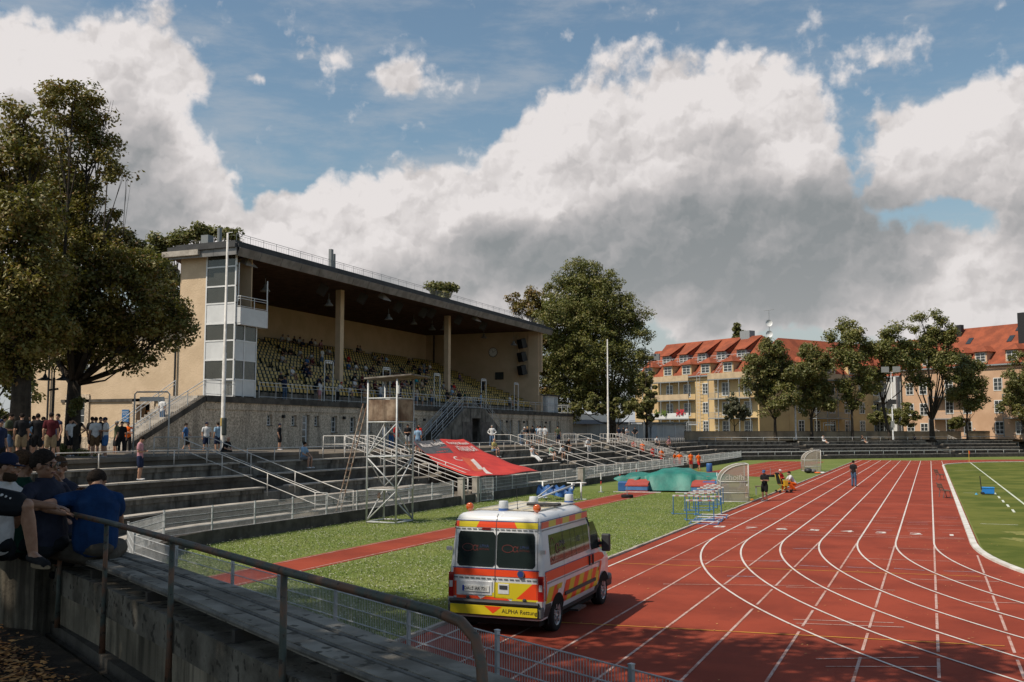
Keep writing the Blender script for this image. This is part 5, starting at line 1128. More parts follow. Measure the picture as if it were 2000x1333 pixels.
for (x, y, r, d, l) in ((1714, 812, 22, 166, 'light green bush left of the floodlight mast'), (1762, 808, 30, 166, 'light green bush right of the floodlight mast'), (1866, 826, 14, 166, 'clipped round bush at the head of the far stairs'), (1355, 700, 5, 200, 'tiny treetop')):
    if r > 10: tree('bush', l, gp(x, d), pb(d, [(x, y, r), (x - r * .5, y + r * .3, r * .7), (x + r * .5, y + r * .3, r * .7)]), .08, 5000, .3, LF_LI, trunk_h=.6, cat='bush')
tree('poplar_treetop', 'slim treetop peeping over the red roof ridge of the yellow house', gp(1441, 215), pb(215, [(1441, 634, 6), (1440, 642, 8), (1442, 651, 9), (1440, 662, 10), (1456, 648, 5), (1457, 656, 6)]), .2, 6000, .34, LF_DK, trunk_h=15, cl_r=.5)
tree('bush', 'low green shrub at the foot of the chestnut trunk', gp(128, 44), pb(44, [(128, 878, 14), (118, 885, 10), (165, 886, 12), (190, 890, 8)]), .03, 3500, .1, LF_LI, trunk_h=.2, cl_r=.2, cat='bush')
tree('ivy', 'tuft of green leaves sprouting from the chestnut trunk', gp(150, 44.3), pb(44.3, [(152, 790, 12), (145, 805, 7), (160, 780, 6)]), .02, 2600, .1, LF_LI, trunk_h=1.0, cl_r=.18, cat='ivy')
# trees of the near bank whose crowns shade the benches and the foreground lanes
def big_tree(x, y, bl, nl, label, ls=.26, th=5.0, r=.42):
    return tree('bank_tree', label, (x, y, 1.8), [(Vector(b[:3]), b[3], b[3] * .8) for b in bl], r, nl, ls, LF_CH, trunk_h=th, cl_r=.85)
# ================================================================== rescue van
V_L, V_W = 4.95, 1.95
def lerp(a, b, t): return a + (b - a) * t
def pl(x, pts):
    if x <= pts[0][0]: return pts[0][1]
    for (a, b), (c, d) in zip(pts[:-1], pts[1:]):
        if x <= c: return b + (d - b) * (x - a) / (c - a)
    return pts[-1][1]
SIDE = [(0.30, .90), (0.55, .965), (0.95, .975), (1.25, .965), (1.95, .895), (2.14, .87), (2.20, .84), (2.25, .79)]     # z -> half width
REAR = [(0.30, .02), (.6, 0.0), (1.2, .01), (2.05, .08), (2.15, .10), (2.2, .12), (2.25, .18)]                            # z -> y of the rear face
def hw(z): return pl(z, SIDE)
def yr(z): return pl(z, REAR)
def yf(z): return pl(z, [(0.3, 4.80), (.6, 4.93), (.95, 4.88), (1.12, 4.72), (1.28, 4.32), (1.6, 3.98), (1.95, 3.66), (2.15, 3.45), (2.25, 3.22)])   # z -> y of the front face
VP = Vector((-7.68, 17.55, 0)); VROT = math.radians(1.5)
van = empty('rescue_van', VP, VROT, 'white rescue van with red and yellow block livery parked on the lanes', 'van')
VW = mat('van_white', (0.66, 0.67, 0.68), (0.60, 0.61, 0.62), .28, .8, 3, coat=.5, coord='Object')
VR = mat('van_orange_red', (0.78, 0.072, 0.018), (0.72, 0.062, 0.016), .35, .8, 3, coord='Object'); VY = mat('van_yellow', (0.62, 0.50, 0.02), (0.57, 0.46, 0.02), .35, .8, 3, coord='Object')
VB = plain('van_blue_line', (0.03, 0.05, 0.2), .4); VD = plain('van_dark_plastic', (0.035, 0.037, 0.04), .6); VG = glass('van_glass', (0.012, 0.018, 0.018), .04); VGR = plain('van_dash_grey', (0.16, .17, .17), .5)
zs = [.32, .42, .55, .75, .95, 1.1, 1.25, 1.45, 1.65, 1.85, 1.95, 2.06, 2.14, 2.2, 2.25]
mb = MB(); ring = []
for z in zs:
    h = hw(z); a, b = yr(z), yf(z); c = .09; fr = .26 if z < 1.3 else .2
    hf = h - .05 - (.12 if z > 1.2 else .04)
    r = [(-h + c, a + .0), (-h + .03, a + .03), (-h, a + c), (-h, lerp(a, b, .5)), (-h + .01, b - .75), (-hf, b - .2), (-hf + .2, b - .02), (0, b + .03), (hf - .2, b - .02), (hf, b - .2), (h - .01, b - .75), (h, lerp(a, b, .5)), (h, a + c), (h - .03, a + .03), (h - c, a)]
    ring.append([(x, y, z) for x, y in r])
n = 15; vs = [v for R in ring for v in R]; fs = []
for j in range(len(zs) - 1):
    for i in range(n): fs.append((j * n + i, (j + 1) * n + i, (j + 1) * n + (i + 1) % n, j * n + (i + 1) % n))
# roof cap
o_ = len(vs); top = [(x * .86, lerp(y, 1.8, .04), 2.275) for x, y, z in ring[-1]]; vs += top; top2 = [(x * .6, lerp(y, 1.8, .2), 2.29) for x, y, z in ring[-1]]; vs += top2; vs.append((0, 1.8, 2.295)); L_ = (len(zs) - 1) * n
for i in range(n):
    fs.append((L_ + i, o_ + i, o_ + (i + 1) % n, L_ + (i + 1) % n)); fs.append((o_ + i, o_ + n + i, o_ + n + (i + 1) % n, o_ + (i + 1) % n)); fs.append((o_ + n + i, len(vs) - 1, o_ + n + (i + 1) % n))
fs.append(tuple(range(n)))
mb.add(vs, [f[::-1] for f in fs]); body = mb.build('body', VW, van, True)
body.data.polygons.foreach_set('use_smooth', [True] * len(body.data.polygons))
es = body.modifiers.new('edges', 'EDGE_SPLIT'); es.split_angle = math.radians(50)
mb = MB()
for k in range(5): mb.box(-.62 + .31 * k - .02, -.62 + .31 * k + .02, .6, 3.0, 2.283, 2.307)
mb.build('roof_ribs', VW, van)
mb = MB(); mb.add([(-.66, .5, 2.299), (.66, .5, 2.30), (.62, 3.0, 2.30), (-.62, 3.0, 2.30)], [(0, 1, 2, 3)]); mb.build('roof_grime', mat('roof_grime', (0.42, 0.36, 0.24), (0.58, 0.55, 0.48), .8, 2.5, 6, coord='Object'), van)
# clip a polygon to a z band and lift it onto the skin
def clipz(poly, z0, z1):
    def half(P, z, s):
        out = []
        for i in range(len(P)):
            a, b = P[i], P[(i + 1) % len(P)]; fa, fb = s * (a[1] - z), s * (b[1] - z)
            if fa >= 0: out.append(a)
            if (fa > 0 > fb) or (fa < 0 < fb): t = fa / (fa - fb); out.append((a[0] + (b[0] - a[0]) * t, z))
        return out
    P = half(poly, z0, 1)
    return half(P, z1, -1) if len(P) > 2 else []
ZK = [0.2] + zs[1:] + [2.6]
def sk(mb, poly, side, off=.004, mi=0, th=True):
    """poly in (y or x, z); side: R right flank, L left flank, B back"""
    for a, b in zip(ZK[:-1], ZK[1:]):
        P = clipz(poly, a, b)
        if len(P) < 3: continue
        if side == 'B': vs = [(x, yrz(z) - off, z) for x, z in P]
        else:
            s = 1 if side == 'R' else -1; vs = [(s * (hwz(z) + off), y, z) for y, z in P]
        # orientation
        f = tuple(range(len(vs))); mb.add(vs, [f], mi)
def hwz(z): return pl(z, [(q, hw(q)) for q in zs])
def yrz(z): return pl(z, [(q, yr(q)) for q in zs]) - .003
def R_(y0, y1, z0, z1, sl=0): return [(y0, z0), (y1, z0), (y1 + sl, z1), (y0 + sl, z1)]
for side, s in (('R', 1), ('L', -1)):
    # upper block stripe, dashes, blue line
    m1 = MB(); y = .10; k = 0
    while y < 3.0:
        e = min(y + .42, 3.04); sk(m1, [(y, 2.0), (e, 2.0), (min(e + .06, 3.08), 2.115), (y + .06, 2.115)], side, .004, k % 2); y += .42; k += 1
    sk(m1, R_(.1, 3.08, 2.118, 2.136), side, .0045, 2); y = .12
    while y < 3.1: sk(m1, R_(y, y + .05, 1.955, 1.978), side, .0045, 3); y += .072
    m1.build('upper_stripe', [VR, VY, VB, VGR], van)
    m2 = MB(); sk(m2, [(.09, 1.02), (3.9, 1.02), (4.05, 1.06), (3.92, 1.16), (3.6, 1.2), (.09, 1.2)], side, .004, 0); sk(m2, R_(.09, 3.3, 1.202, 1.218), side, .0045, 2); y = .12
    while y < 3.7: sk(m2, R_(y, y + .05, .975, .998), side, .0045, 3); y += .072
    # diagonal blocks between the arches
    y = .1; k = 1
    while y < 3.55:
        z0 = .50 if .95 < y < 3.4 else (.62 if y < .5 else .80); z1 = .90 - (.0 if y < 3.2 else .02)
        sl = (z1 - z0) * .75; e = min(y + .31, 3.62)
        sk(m2, [(y, z0), (e, z0), (min(e + sl, 3.72), z1), (min(y + sl, 3.7), z1)], side, .004, k % 2); y += .31; k += 1
    sk(m2, [(3.62, .55), (3.86, .98), (3.72, 1.0), (3.58, .62)], side, .0042, 0)
    sk(m2, [(1.28, .36), (3.3, .36), (3.3, .385), (1.28, .385)], side, .0045, 0)
    m2.build('side_livery', [VR, VY, VB, VGR], van)
    m3 = MB(); 
    sk(m3, [(.42, 1.30), (3.0, 1.33), (3.0, 1.86), (.44, 1.86)], side, .005, 0)
    m3.build('side_window', VG, van)
    m3 = MB(); sk(m3, [(3.12, 1.30), (3.95, 1.28), (3.88, 1.38), (3.42, 1.88), (3.12, 1.88)], side, .005, 0); m3.build('door_window', VG, van)
    m4 = MB()
    for yy in (1.28, 1.75, 2.05, 2.62): sk(m4, R_(yy, yy + .012, 1.33, 1.86), side, .0085, 0)
    for yy in (1.22, 3.06): sk(m4, R_(yy, yy + .008, .4, 2.0 if yy > 2 else 2.2), side, .0086, 0)
    m4.build('panel_gaps', VD, van)
    m4 = MB()
    for yy in (2.88, 3.13): x = s * (hwz(1.12) + .005); m4.box(min(x, x + s * .03), max(x, x + s * .03), yy, yy + .04, 1.0, 1.2)
    m4.build('door_handle', VD, van)
    m4 = MB(); x = s * (hwz(.66) + .004); m4.slab([(x, 1.25, .62), (x, 3.35, .62), (x, 3.35, .685), (x, 1.25, .685)], s * .022); m4.build('rubbing_strip', VD, van)
    # rear light cluster
    m5 = MB(); m5.box(s * .975 - .03, s * .975 + .02, .02, .16, .70, 1.14) if False else sk(m5, R_(.018 + .07, .16, .68, 1.14), side, .008, 0)
    xx0, xx1 = (.86, .965) if s > 0 else (-.965, -.86)
    sk(m5, [(xx0, .68), (xx1, .68), (xx1, 1.14), (xx0, 1.14)], 'B', .012, 0); m5.box(xx0, xx1 + (0 if s > 0 else 0), -.008, .05, .68, 1.14, 0)
    m5.box(xx0 + .02, xx1 - .02, -.014, -.0085, .86, .98, 1); m5.box(xx0 + .02, xx1 - .02, -.013, -.0086, .99, 1.10, 2)
    m5.build('tail_light', [plain('lamp_red', (0.35, 0.01, 0.01), .2, coat=1.), plain('lamp_clear', (0.6, 0.55, 0.55), .2, coat=1.), plain('lamp_dark_red', (0.2, 0.006, 0.008), .2, coat=1.)], van)
    # mirror
    m6 = MB(); m6.tube([(s * .88, 3.86, 1.38), (s * 1.02, 3.82, 1.36)], .035, 8); mo = m6.build('mirror', VD, van, True)
    m6 = MB(); m6.box(min(s * 1.0, s * 1.19), max(s * 1.0, s * 1.19), 3.74, 3.86, 1.2, 1.58); m6.build('mirror_housing', VD, mo, bevel=.03)
    # bumper lights, reflective hinges
    m7 = MB(); m7.box(s * .90 - .055, s * .90 + .055, -.06, -.02, .585, .68); m7.box(s * .955 - .06, s * .955 + .045, -.01, .05, 1.55, 1.62); m7.build('hinge', plain('hinge_chrome', (.55, .55, .55), .3, .4), van)
# wheels and arches
tyre = plain('tyre', (0.02, 0.02, 0.021), .85); rimm = plain('rim_silver', (0.36, 0.36, 0.37), .35, .5)
for s in (1, -1):
    for yy in (.82, 4.02):
        wo = MB(); c = (s * .85, yy, .335); wo.lathe([(.20, -.11), (.315, -.11), (.335, -.085), (.335, .085), (.315, .11), (.22, .115), (.2, .10)], c, 28, 0, (s, 0, 0)); w_ = wo.build('wheel', tyre, van, True)
        r = MB(); r.lathe([(0, .085), (.05, .10), (.07, .08), (.19, .095), (.215, .112), (.21, .08)], c, 20, 0, (s, 0, 0))
        for k in range(7):
            a = k * 2 * PI / 7; p = Vector((s * .95, yy + .1 * math.cos(a), .335 + .1 * math.sin(a))); q = Vector((s * .955, yy + .19 * math.cos(a), .335 + .19 * math.sin(a))); r.bar(p, q, .05, .02, up=(1, 0, 0))
        r.build('rim', rimm, w_)
        h = MB()
        for k in range(7): a = (k + .5) * 2 * PI / 7; h.lathe([(0, 0), (.022, 0)], (s * .947 + s * .0, yy + .145 * math.cos(a), .335 + .145 * math.sin(a)), 8, 0, (s, 0, 0))
        h.build('rim_holes', BLACKP, w_)
        am = MB(); x = s * (hwz(.5) + .006); A0 = [(yy + .43 * math.cos(t), .335 + .40 * math.sin(t)) for t in np.linspace(0, PI, 17)]
        sk(am, [(yy - .43, .2)] + [(a, b) for a, b in A0[::-1]] + [(yy + .43, .2)], 'R' if s > 0 else 'L', .0065, 0); am.build('wheel_arch', DARK, van)
mb = MB(); mb.box(-.85, .85, .1, 4.7, .2, .42); mb.build('underbody', DARK, van)
mb = MB()
for s in (1, -1):
    sk(mb, R_(3.45, 4.75, .33, .5), 'R' if s > 0 else 'L', .008, 0); sk(mb, [(.09, .36), (.40, .36), (.43, .60), (.09, .62)], 'R' if s > 0 else 'L', .008, 0); sk(mb, R_(1.26, 3.42, .32, .40), 'R' if s > 0 else 'L', .007, 0)
mb.build('sill_trim', VD, van)
mb = MB(); mb.box(-.955, .955, -.08, .09, .36, .58); mb.build('rear_bumper', plain('bumper_grey', (0.10, 0.105, 0.11), .6), van, bevel=.03)
mb = MB(); mb.box(-.88, .88, -.115, -.082, .40, .565); mb.build('bumper_stripe_board', VY, van)
mb = MB(); mb.add([(-.18, -.1165, .562), (.0, -.1165, .43), (.18, -.1165, .562)], [(0, 1, 2)]); mb.build('bumper_triangle', VR, van)
mb = MB(); mb.tube([(-.9, -.09, .63), (.9, -.09, .63)], .035, 8); mb.box(-.9, .9, -.085, .0, .585, .66); mb.build('rear_step_bar', VD, van)
mb = MB(); mb.box(.98, 1.15, 1.55, 2.1, .27, .31); mb.build('side_step', BLACKP, van)
# rear doors
m = MB()
for (x0, x1) in ((-.80, -.015), (.015, .80)):
    P = [(x0 + .05, 1.27), (x1 - .05, 1.27), (x1, 1.32), (x1 - .02 if x1 > .1 else x1, 1.86), (x1 - .05, 1.92), (x0 + .05, 1.92), (x0 + .02 if x0 < -.1 else x0, 1.86), (x0, 1.32)]
    sk(m, P, 'B', .006, 0)
m.build('rear_window', VG, van)
m = MB()
sk(m, R_(-.012, .0, .7, 2.26), 'B', .0075, 0)
for x in (-.84, .84): sk(m, R_(x - .004, x + .004, .7, 2.2), 'B', .0075, 0)
m.build('door_gap', VD, van)
m = MB(); sk(m, R_(-.87, .87, 1.10, 1.225), 'B', .005, 0); sk(m, R_(-.88, .88, 1.228, 1.245), 'B', .0055, 2); x = -.86
while x < .84: sk(m, R_(x, x + .085, 1.038, 1.062), 'B', .0055, 3); x += .115
m.build('rear_stripe', [VR, VY, VB, VGR], van)
m = MB()
sk(m, R_(-.86, -.80, .70, .98), 'B', .005, 0); sk(m, [(-.80, .665), (-.3, .665), (-.36, .72), (-.80, .72)], 'B', .0052, 0)
sk(m, [(-.02, .70), (.42, .70), (.75, .99), (-.02, .99)], 'B', .005, 1); sk(m, [(.42, .70), (.86, .70), (.86, .99), (.75, .99)], 'B', .005, 0)
sk(m, [(-.3, .665), (.3, .665), (.2, .72), (-.2, .72)], 'B', .005, 0); sk(m, [(.32, .665), (.86, .665), (.86, .70), (.36, .70)], 'B', .0055, 1); sk(m, [(-.22, .72), (-.02, .70), (-.02, .99), (-.03, .80)], 'B', .0048, 1)
m.build('rear_chevrons', [VR, VY], van)
m = MB(); sk(m, R_(-.84, .84, 2.0, 2.11), 'B', .0045, 1); sk(m, [(-.42, 2.0), (.42, 2.0), (.36, 2.11), (-.36, 2.11)], 'B', .0065, 0); sk(m, [(-.84, 2.0), (-.78, 2.0), (-.78, 2.11), (-.84, 2.11)], 'B', .0065, 0); sk(m, R_(-.84, .84, 2.115, 2.13), 'B', .0065, 2); x = -.84
while x < .82: sk(m, R_(x, x + .085, 1.955, 1.978), 'B', .0065, 3); x += .115
m.build('rear_roof_stripe', [VR, VY, VB, VGR], van)
m = MB(); m.box(-.74, -.06, -.012, .01, .735, 1.0); m.build('plate_recess', VW, van, bevel=.02)
m = MB(); m.box(-.67, -.115, -.026, -.013, .80, .915); pt = m.build('number_plate', plain('plate_white', (.72, .72, .68), .4), van)
m = MB(); m.box(-.668, -.632, -.0285, -.0262, .803, .912); m.build('plate_band', plain('eu_blue', (.02, .06, .4), .4), pt)
PT = plain('plate_black', (.012, .012, .013), .5)
text_mesh('OAL', .082, PT, 'plate_text', pt, frame_mtx((-.558, -.0285, .857), (1, 0, 0), (0, 0, 1)), .001); text_mesh('AR 721', .082, PT, 'plate_text', pt, frame_mtx((-.282, -.0285, .857), (1, 0, 0), (0, 0, 1)), .001)
m = MB(); m.lathe([(0, 0), (.017, 0)], (-.458, -.029, .878), 10, 0, (0, -1, 0)); m.lathe([(0, 0), (.012, 0)], (-.458, -.029, .838), 10, 0, (0, -1, 0)); m.build('plate_seal', VGR, pt)
tt = text_mesh('ALPHA Rettung', .108, PT, 'bumper_text', van, frame_mtx((.53, -.1165, .482), (1, 0, 0), (0, 0, 1)), .001, bold=.0006)
m = MB(); m.box(.06, .28, -.012, -.004, .78, .97); m.build('handle_recess', VW, van, bevel=.01); m = MB(); m.box(.09, .25, -.02, -.0125, .87, .94); m.build('door_handle', VD, van)
m = MB(); m.lathe([(0, 0), (.075, 0), (.07, .012), (0, .014)], (.52, -.012, 1.165), 16, 0, (0, -1, 0)); bo = m.build('badge', plain('badge_chrome', (.45, .45, .47), .2, .8), van); m = MB(); m.lathe([(0, 0), (.055, 0)], (.52, -.0265, 1.165), 16, 0, (0, -1, 0)); m.build('badge_face', VB, bo)
m = MB(); m.box(-.3, -.12, .06, .095, 1.95, 1.99); m.build('brake_light', plain('brake_red', (.15, .01, .01), .3), van)
for x in (-.55, .6): m = MB(); m.lathe([(.03, 0), (.035, .04), (0, .05)], (x, -.006, .69), 10, 0, (0, -1, 0)); m.build('parking_sensor', VD, van)
# ghosted lettering in the windows
AR = plain('decal_red', (.11, .02, .015), .5); AB = plain('decal_blue', (.02, .035, .10), .5)
def side_text(t_, size, m_, y, z):
    zz = z; x = hwz(zz) + .012; slope = (hwz(zz + .1) - hwz(zz - .1)) / .2
    text_mesh(t_, size, m_, 'window_lettering', van, frame_mtx((x, y, zz), (0, 1, 0), (slope, 0, 1)), .0005, 'LEFT')
side_text('α', .36, AR, .78, 1.58); side_text('LPHA', .15, AB, 1.0, 1.64); side_text('RETTUNG', .09, AR, 1.0, 1.52); side_text('112', .17, AB, 2.1, 1.62)
def rear_text(t_, size, m_, x, z): text_mesh(t_, size, m_, 'window_lettering', van, frame_mtx((x, yrz(z) - .009, z), (1, 0, 0), (0, (yrz(z + .1) - yrz(z - .1)) / .2, 1)), .0005)
for x in (-.40, .42): rear_text('α', .2, AR, x - .02, 1.62); rear_text('LPHA', .08, AB, x + .16, 1.65); rear_text('RETTUNG', .045, AR, x + .16, 1.59)
m = MB()
for x in (-.42, .40):
    n_ = 24; A0 = [(x - .16 + .12 * math.cos(2 * PI * k / n_), 1.62 + .075 * math.sin(2 * PI * k / n_)) for k in range(n_)]; A1 = [(x - .16 + .105 * math.cos(2 * PI * k / n_), 1.62 + .062 * math.sin(2 * PI * k / n_)) for k in range(n_)]
    m.add([(a, yrz(b) - .0093, b) for a, b in A0 + A1], [(k, (k + 1) % n_, n_ + (k + 1) % n_, n_ + k) for k in range(n_)])
m.build('window_emblem', AR, van)
m = MB(); n_ = 28; A0 = [(.62 + .14 * math.cos(2 * PI * k / n_), 1.58 + .22 * math.sin(2 * PI * k / n_)) for k in range(n_)]; A1 = [(.62 + .125 * math.cos(2 * PI * k / n_), 1.58 + .2 * math.sin(2 * PI * k / n_)) for k in range(n_)]
m.add([(hwz(b) + .012, a, b) for a, b in A0 + A1], [(k, (k + 1) % n_, n_ + (k + 1) % n_, n_ + k) for k in range(n_)]); m.build('window_emblem', AR, van)
# front: windscreen, lamps, grille
m = MB()
P = []
for z in (1.32, 1.5, 1.65, 1.8, 1.95, 2.06): P.append([(x * (hw(z) - .2), yf(z) + (.02 if abs(x) < .5 else -.03) + .03, z) for x in (-1, -.4, .4, 1)])
vs = [p for r in P for p in r]; m.add(vs, [(j * 4 + i, j * 4 + i + 1, j * 4 + i + 5, j * 4 + i + 4) for j in range(5) for i in range(3)]); m.build('windscreen', VG, van)
for s in (-1, 1): m = MB(); m.box(s * .68 - .14, s * .68 + .14, 4.78, 4.92, .78, 1.0); m.build('headlight', MT['lamp_clear'], van, bevel=.03)
m = MB(); m.box(-.5, .5, 4.86, 4.955, .62, .95); m.build('grille', VD, van); m = MB(); m.box(-.9, .9, 4.7, 4.98, .3, .58); m.build('front_bumper', MT['bumper_grey'], van, bevel=.05)
# beacons
AM = plain('beacon_amber', (0.55, 0.10, 0.015), .2, coat=1.); BE = plain('beacon_pale', (.62, .64, .66), .3, coat=.5); BB = plain('beacon_blue', (.05, .12, .35), .4)
for x in (-.70, .70):
    m = MB(); m.tube([(x, .40, 2.2), (x, .40, 2.31)], .015, 6); bo = m.build('amber_lamp', VD, van); m = MB(); m.lathe([(0, -.035), (.06, -.035), (.078, -.01), (.078, .02), (.05, .04), (0, .045)], (x, .40, 2.36), 18, 0, (0, -1, 0)); m.build('amber_lens', AM, bo, True)
for (x, y) in ((-.05, .55), (.05, 2.0), (.5, 3.0)):
    m = MB(); m.lathe([(.10, 0), (.10, .05), (.095, .055)], (x, y, 2.28), 18); bo = m.build('beacon', BB, van); m = MB(); m.lathe([(.095, 0), (.10, .02), (.09, .13), (.085, .14), (0, .145)], (x, y, 2.336), 18); m.build('beacon_dome', BE, bo, True)
m = MB(); m.box(.05, .75, 1.55, 1.75, 2.32, 2.375); m.box(.2, .3, 1.6, 1.7, 2.28, 2.32); m.build('roof_siren', BLACKP, van, bevel=.02); m = MB(); m.tube([(.15, .8, 2.29), (.12, .8, 2.75)], .006, 5); m.lathe([(.03, 0), (.01, .04)], (.15, .8, 2.285), 8); m.build('antenna', BLACKP, van)

# ================================================================== scaffold tower with judges' box
sc = empty('scaffold_tower', (-21.2, 37.3, 0), 0, 'galvanised scaffold tower carrying a rusty brown boxed platform with a flat roof', 'tower')
Sx, Sy = .70, .72; CN = [(-Sx, -Sy), (Sx, -Sy), (Sx, Sy), (-Sx, Sy)]; LV = [.06, 1.40, 2.78, 4.22, 5.22]; r_ = .042
for (x, y) in CN: mb = MB(); mb.tube([(x, y, 0), (x, y, 6.02)], r_, 8); mb.build('standard', GALV, sc, True)
mb = MB()
for z in LV:
    for i in range(4): a = CN[i]; b = CN[(i + 1) % 4]; mb.tube([(*a, z), (*b, z)], .035, 6)
mb.build('ledgers', GALV, sc, True); mb = MB()
for j in range(3):
    for i in range(4):
        a = CN[i]; b = CN[(i + 1) % 4]
        if (i + j) % 2: a, b = b, a
        mb.tube([(*a, LV[j] + .05), (*b, LV[j + 1] - .05)], .028, 6)
mb.build('diagonal_braces', GALV, sc, True)
mb = MB(); mb.box(-Sx + .05, Sx - .05, -Sy + .05, Sy - .05, 1.44, 1.47); mb.box(-Sx + .05, Sx - .05, -Sy + .05, Sy - .05, 4.25, 4.29); mb.build('deck', CONC_LT, sc)
BOXM = mat('rusty_board', (0.36, 0.275, 0.20), (0.15, 0.095, 0.065), .85, 1.3, 6, coord='Object', streak=((.035, .022, .016), 3.5, .85))
mb = MB(); e = .03; mb.box(-Sx + .05, Sx - .05, -Sy - e, -Sy + e, 4.28, 5.16); mb.box(Sx - e, Sx + e, -Sy + .05, Sy - .05, 4.28, 5.16); mb.box(-Sx + .05, Sx - .05, Sy - e, Sy + e, 4.28, 5.16); mb.box(-Sx - e, -Sx + e, -Sy + .05, Sy - .05, 4.28, 5.16); mb.build('box_panels', BOXM, sc)
mb = MB(); mb.slab([(-Sx - .12, -Sy - .15, 6.04), (Sx + .75, -Sy - .15, 6.16), (Sx + .75, Sy + .15, 6.12), (-Sx - .12, Sy + .15, 6.0)], .06); mb.build('flat_roof', mat('roof_plate', (.25, .23, .2), (.12, .1, .09), .8, 3., coord='Object'), sc)
mb = MB(); mb.box(-.12, .02, -Sy - .1, -Sy - .04, 5.45, 5.75) if False else mb.box(Sx + .02, Sx + .1, -Sy - .07, -Sy + .06, 5.4, 5.75); mb.build('meter_box', WPANEL, sc)
mb = MB(); mb.lathe([(0, -.14), (.05, -.13), (.08, 0), (.05, .1), (0, .12)], (-.3, -.4, 1.15), 10); mb.build('hanging_buoy', plain('buoy_pink', (.55, .35, .3), .6), sc, True)
ld = empty('ladder', (-23.2, 36.3, .5), 0, 'rusty leaning ladder reaching up to the scaffold box', 'ladder'); a = Vector((0, 0, 0)); b = Vector((1.15, .15, 4.5)); mb = MB()
for s in (0, .34): mb.tube([a + Vector((0, s, 0)), b + Vector((0, s, 0))], .025, 6)
mb.build('stiles', mat('rusty_pale', (.42, .36, .30), (.25, .13, .08), .7, 6.), ld); mb = MB()
for k in range(1, 16): p = a.lerp(b, k / 16); mb.tube([p, p + Vector((0, .34, 0))], .014, 5)
mb.build('rungs', MT['rusty_pale'], ld)

# ================================================================== banner over the benches
RED = mat('banner_red', (0.55, 0.038, 0.02), (0.44, 0.028, 0.016), .6, 1.3, 5, coord='Object', bump=.01, bscale=2.5); GREY = mat('banner_grey', (.09, .085, .085), (.05, .05, .05), .6, 2., coord='Object')
A = GX(806, 874, -29.2); Bp = GX(905, 871, -29.2); C_ = GX(1053, 928, -22.9); D_ = GX(935, 938, -22.9)
def bilin(u, v):     # u along, v down
    top = A.lerp(Bp, u); bot = D_.lerp(C_, u); p = top.lerp(bot, v); sag = .34 * math.sin(PI * v) + .05 * math.sin(9 * u + 4 * v) + .035 * math.sin(17 * v + 3 * u); p = p.copy(); p.z += .34 - sag ; 
    p.y += (-.45 * math.sin(PI * v) * (1 - u)); return p
A.z, Bp.z = 2.95, 3.0; C_.z, D_.z = 1.02, 0.95
bnr = empty('banner', A, 0, 'large red banner with white artwork stretched from the top rail down to the fence', 'banner'); mb = MB(); N = 28
vs = [bilin(i / N, j / N) - A for j in range(N + 1) for i in range(N + 1)]; fs = []; mi = []
for j in range(N):
    for i in range(N): fs.append((j * (N + 1) + i, j * (N + 1) + i + 1, (j + 1) * (N + 1) + i + 1, (j + 1) * (N + 1) + i))
mb.add(vs, fs); cl = mb.build('cloth', RED, bnr, True); cl.modifiers.new('solid', 'SOLIDIFY').thickness = .006
def onban(polys, m_, name, off=.012):
    mb = MB()
    for P in polys:
        v_ = []
        for (u, v) in P:
            e_ = .01; p = bilin(u, v); n_ = (bilin(u + e_, v) - bilin(u - e_, v)).cross(bilin(u, v + e_) - bilin(u, v - e_)).normalized()
            if n_.z < 0: n_ = -n_
            v_.append(p + n_ * off - A)
        mb.add(v_, [tuple(range(len(v_)))])
    return mb.build(name, m_, bnr)
def grid(P0, P1, P2, P3, n=10, m=4):
    out = []
    for i in range(n):
        for j in range(m):
            def q(s, t): a = (P0[0] + (P1[0] - P0[0]) * s, P0[1] + (P1[1] - P0[1]) * s); b = (P3[0] + (P2[0] - P3[0]) * s, P3[1] + (P2[1] - P3[1]) * s); return (a[0] + (b[0] - a[0]) * t, a[1] + (b[1] - a[1]) * t)
            out.append([q(i / n, j / m), q((i + 1) / n, j / m), q((i + 1) / n, (j + 1) / m), q(i / n, (j + 1) / m)])
    return out
onban(grid((.0, .0), (.50, .0), (.42, .30), (.0, .26)), GREY, 'grey_corner', .010)
onban(grid((.45, .38), (.62, .42), (.30, .80), (.20, .78), 10, 4), mat('banner_orange', (.62, .10, .03), None, .6, 2.), 'orange_wedge', .010)
onban(grid((.52, .46), (.62, .42), (.42, .72), (.32, .74), 10, 4) + grid((.42, .70), (.50, .66), (.26, 1.0 - .04), (.20, .93), 10, 4), LINE, 'white_figure', .016)
arcp = []
for k in range(14):
    a0 = .9 + k * 4.4 / 14; a1 = .9 + (k + 1) * 4.4 / 14; arcp.append([(.36 + .055 * math.cos(a0), .42 + .055 * math.sin(a0)), (.36 + .055 * math.cos(a1), .42 + .055 * math.sin(a1)), (.36 + .038 * math.cos(a1), .42 + .038 * math.sin(a1)), (.36 + .038 * math.cos(a0), .42 + .038 * math.sin(a0))])
onban(arcp, LINE, 'white_crescent', .016)
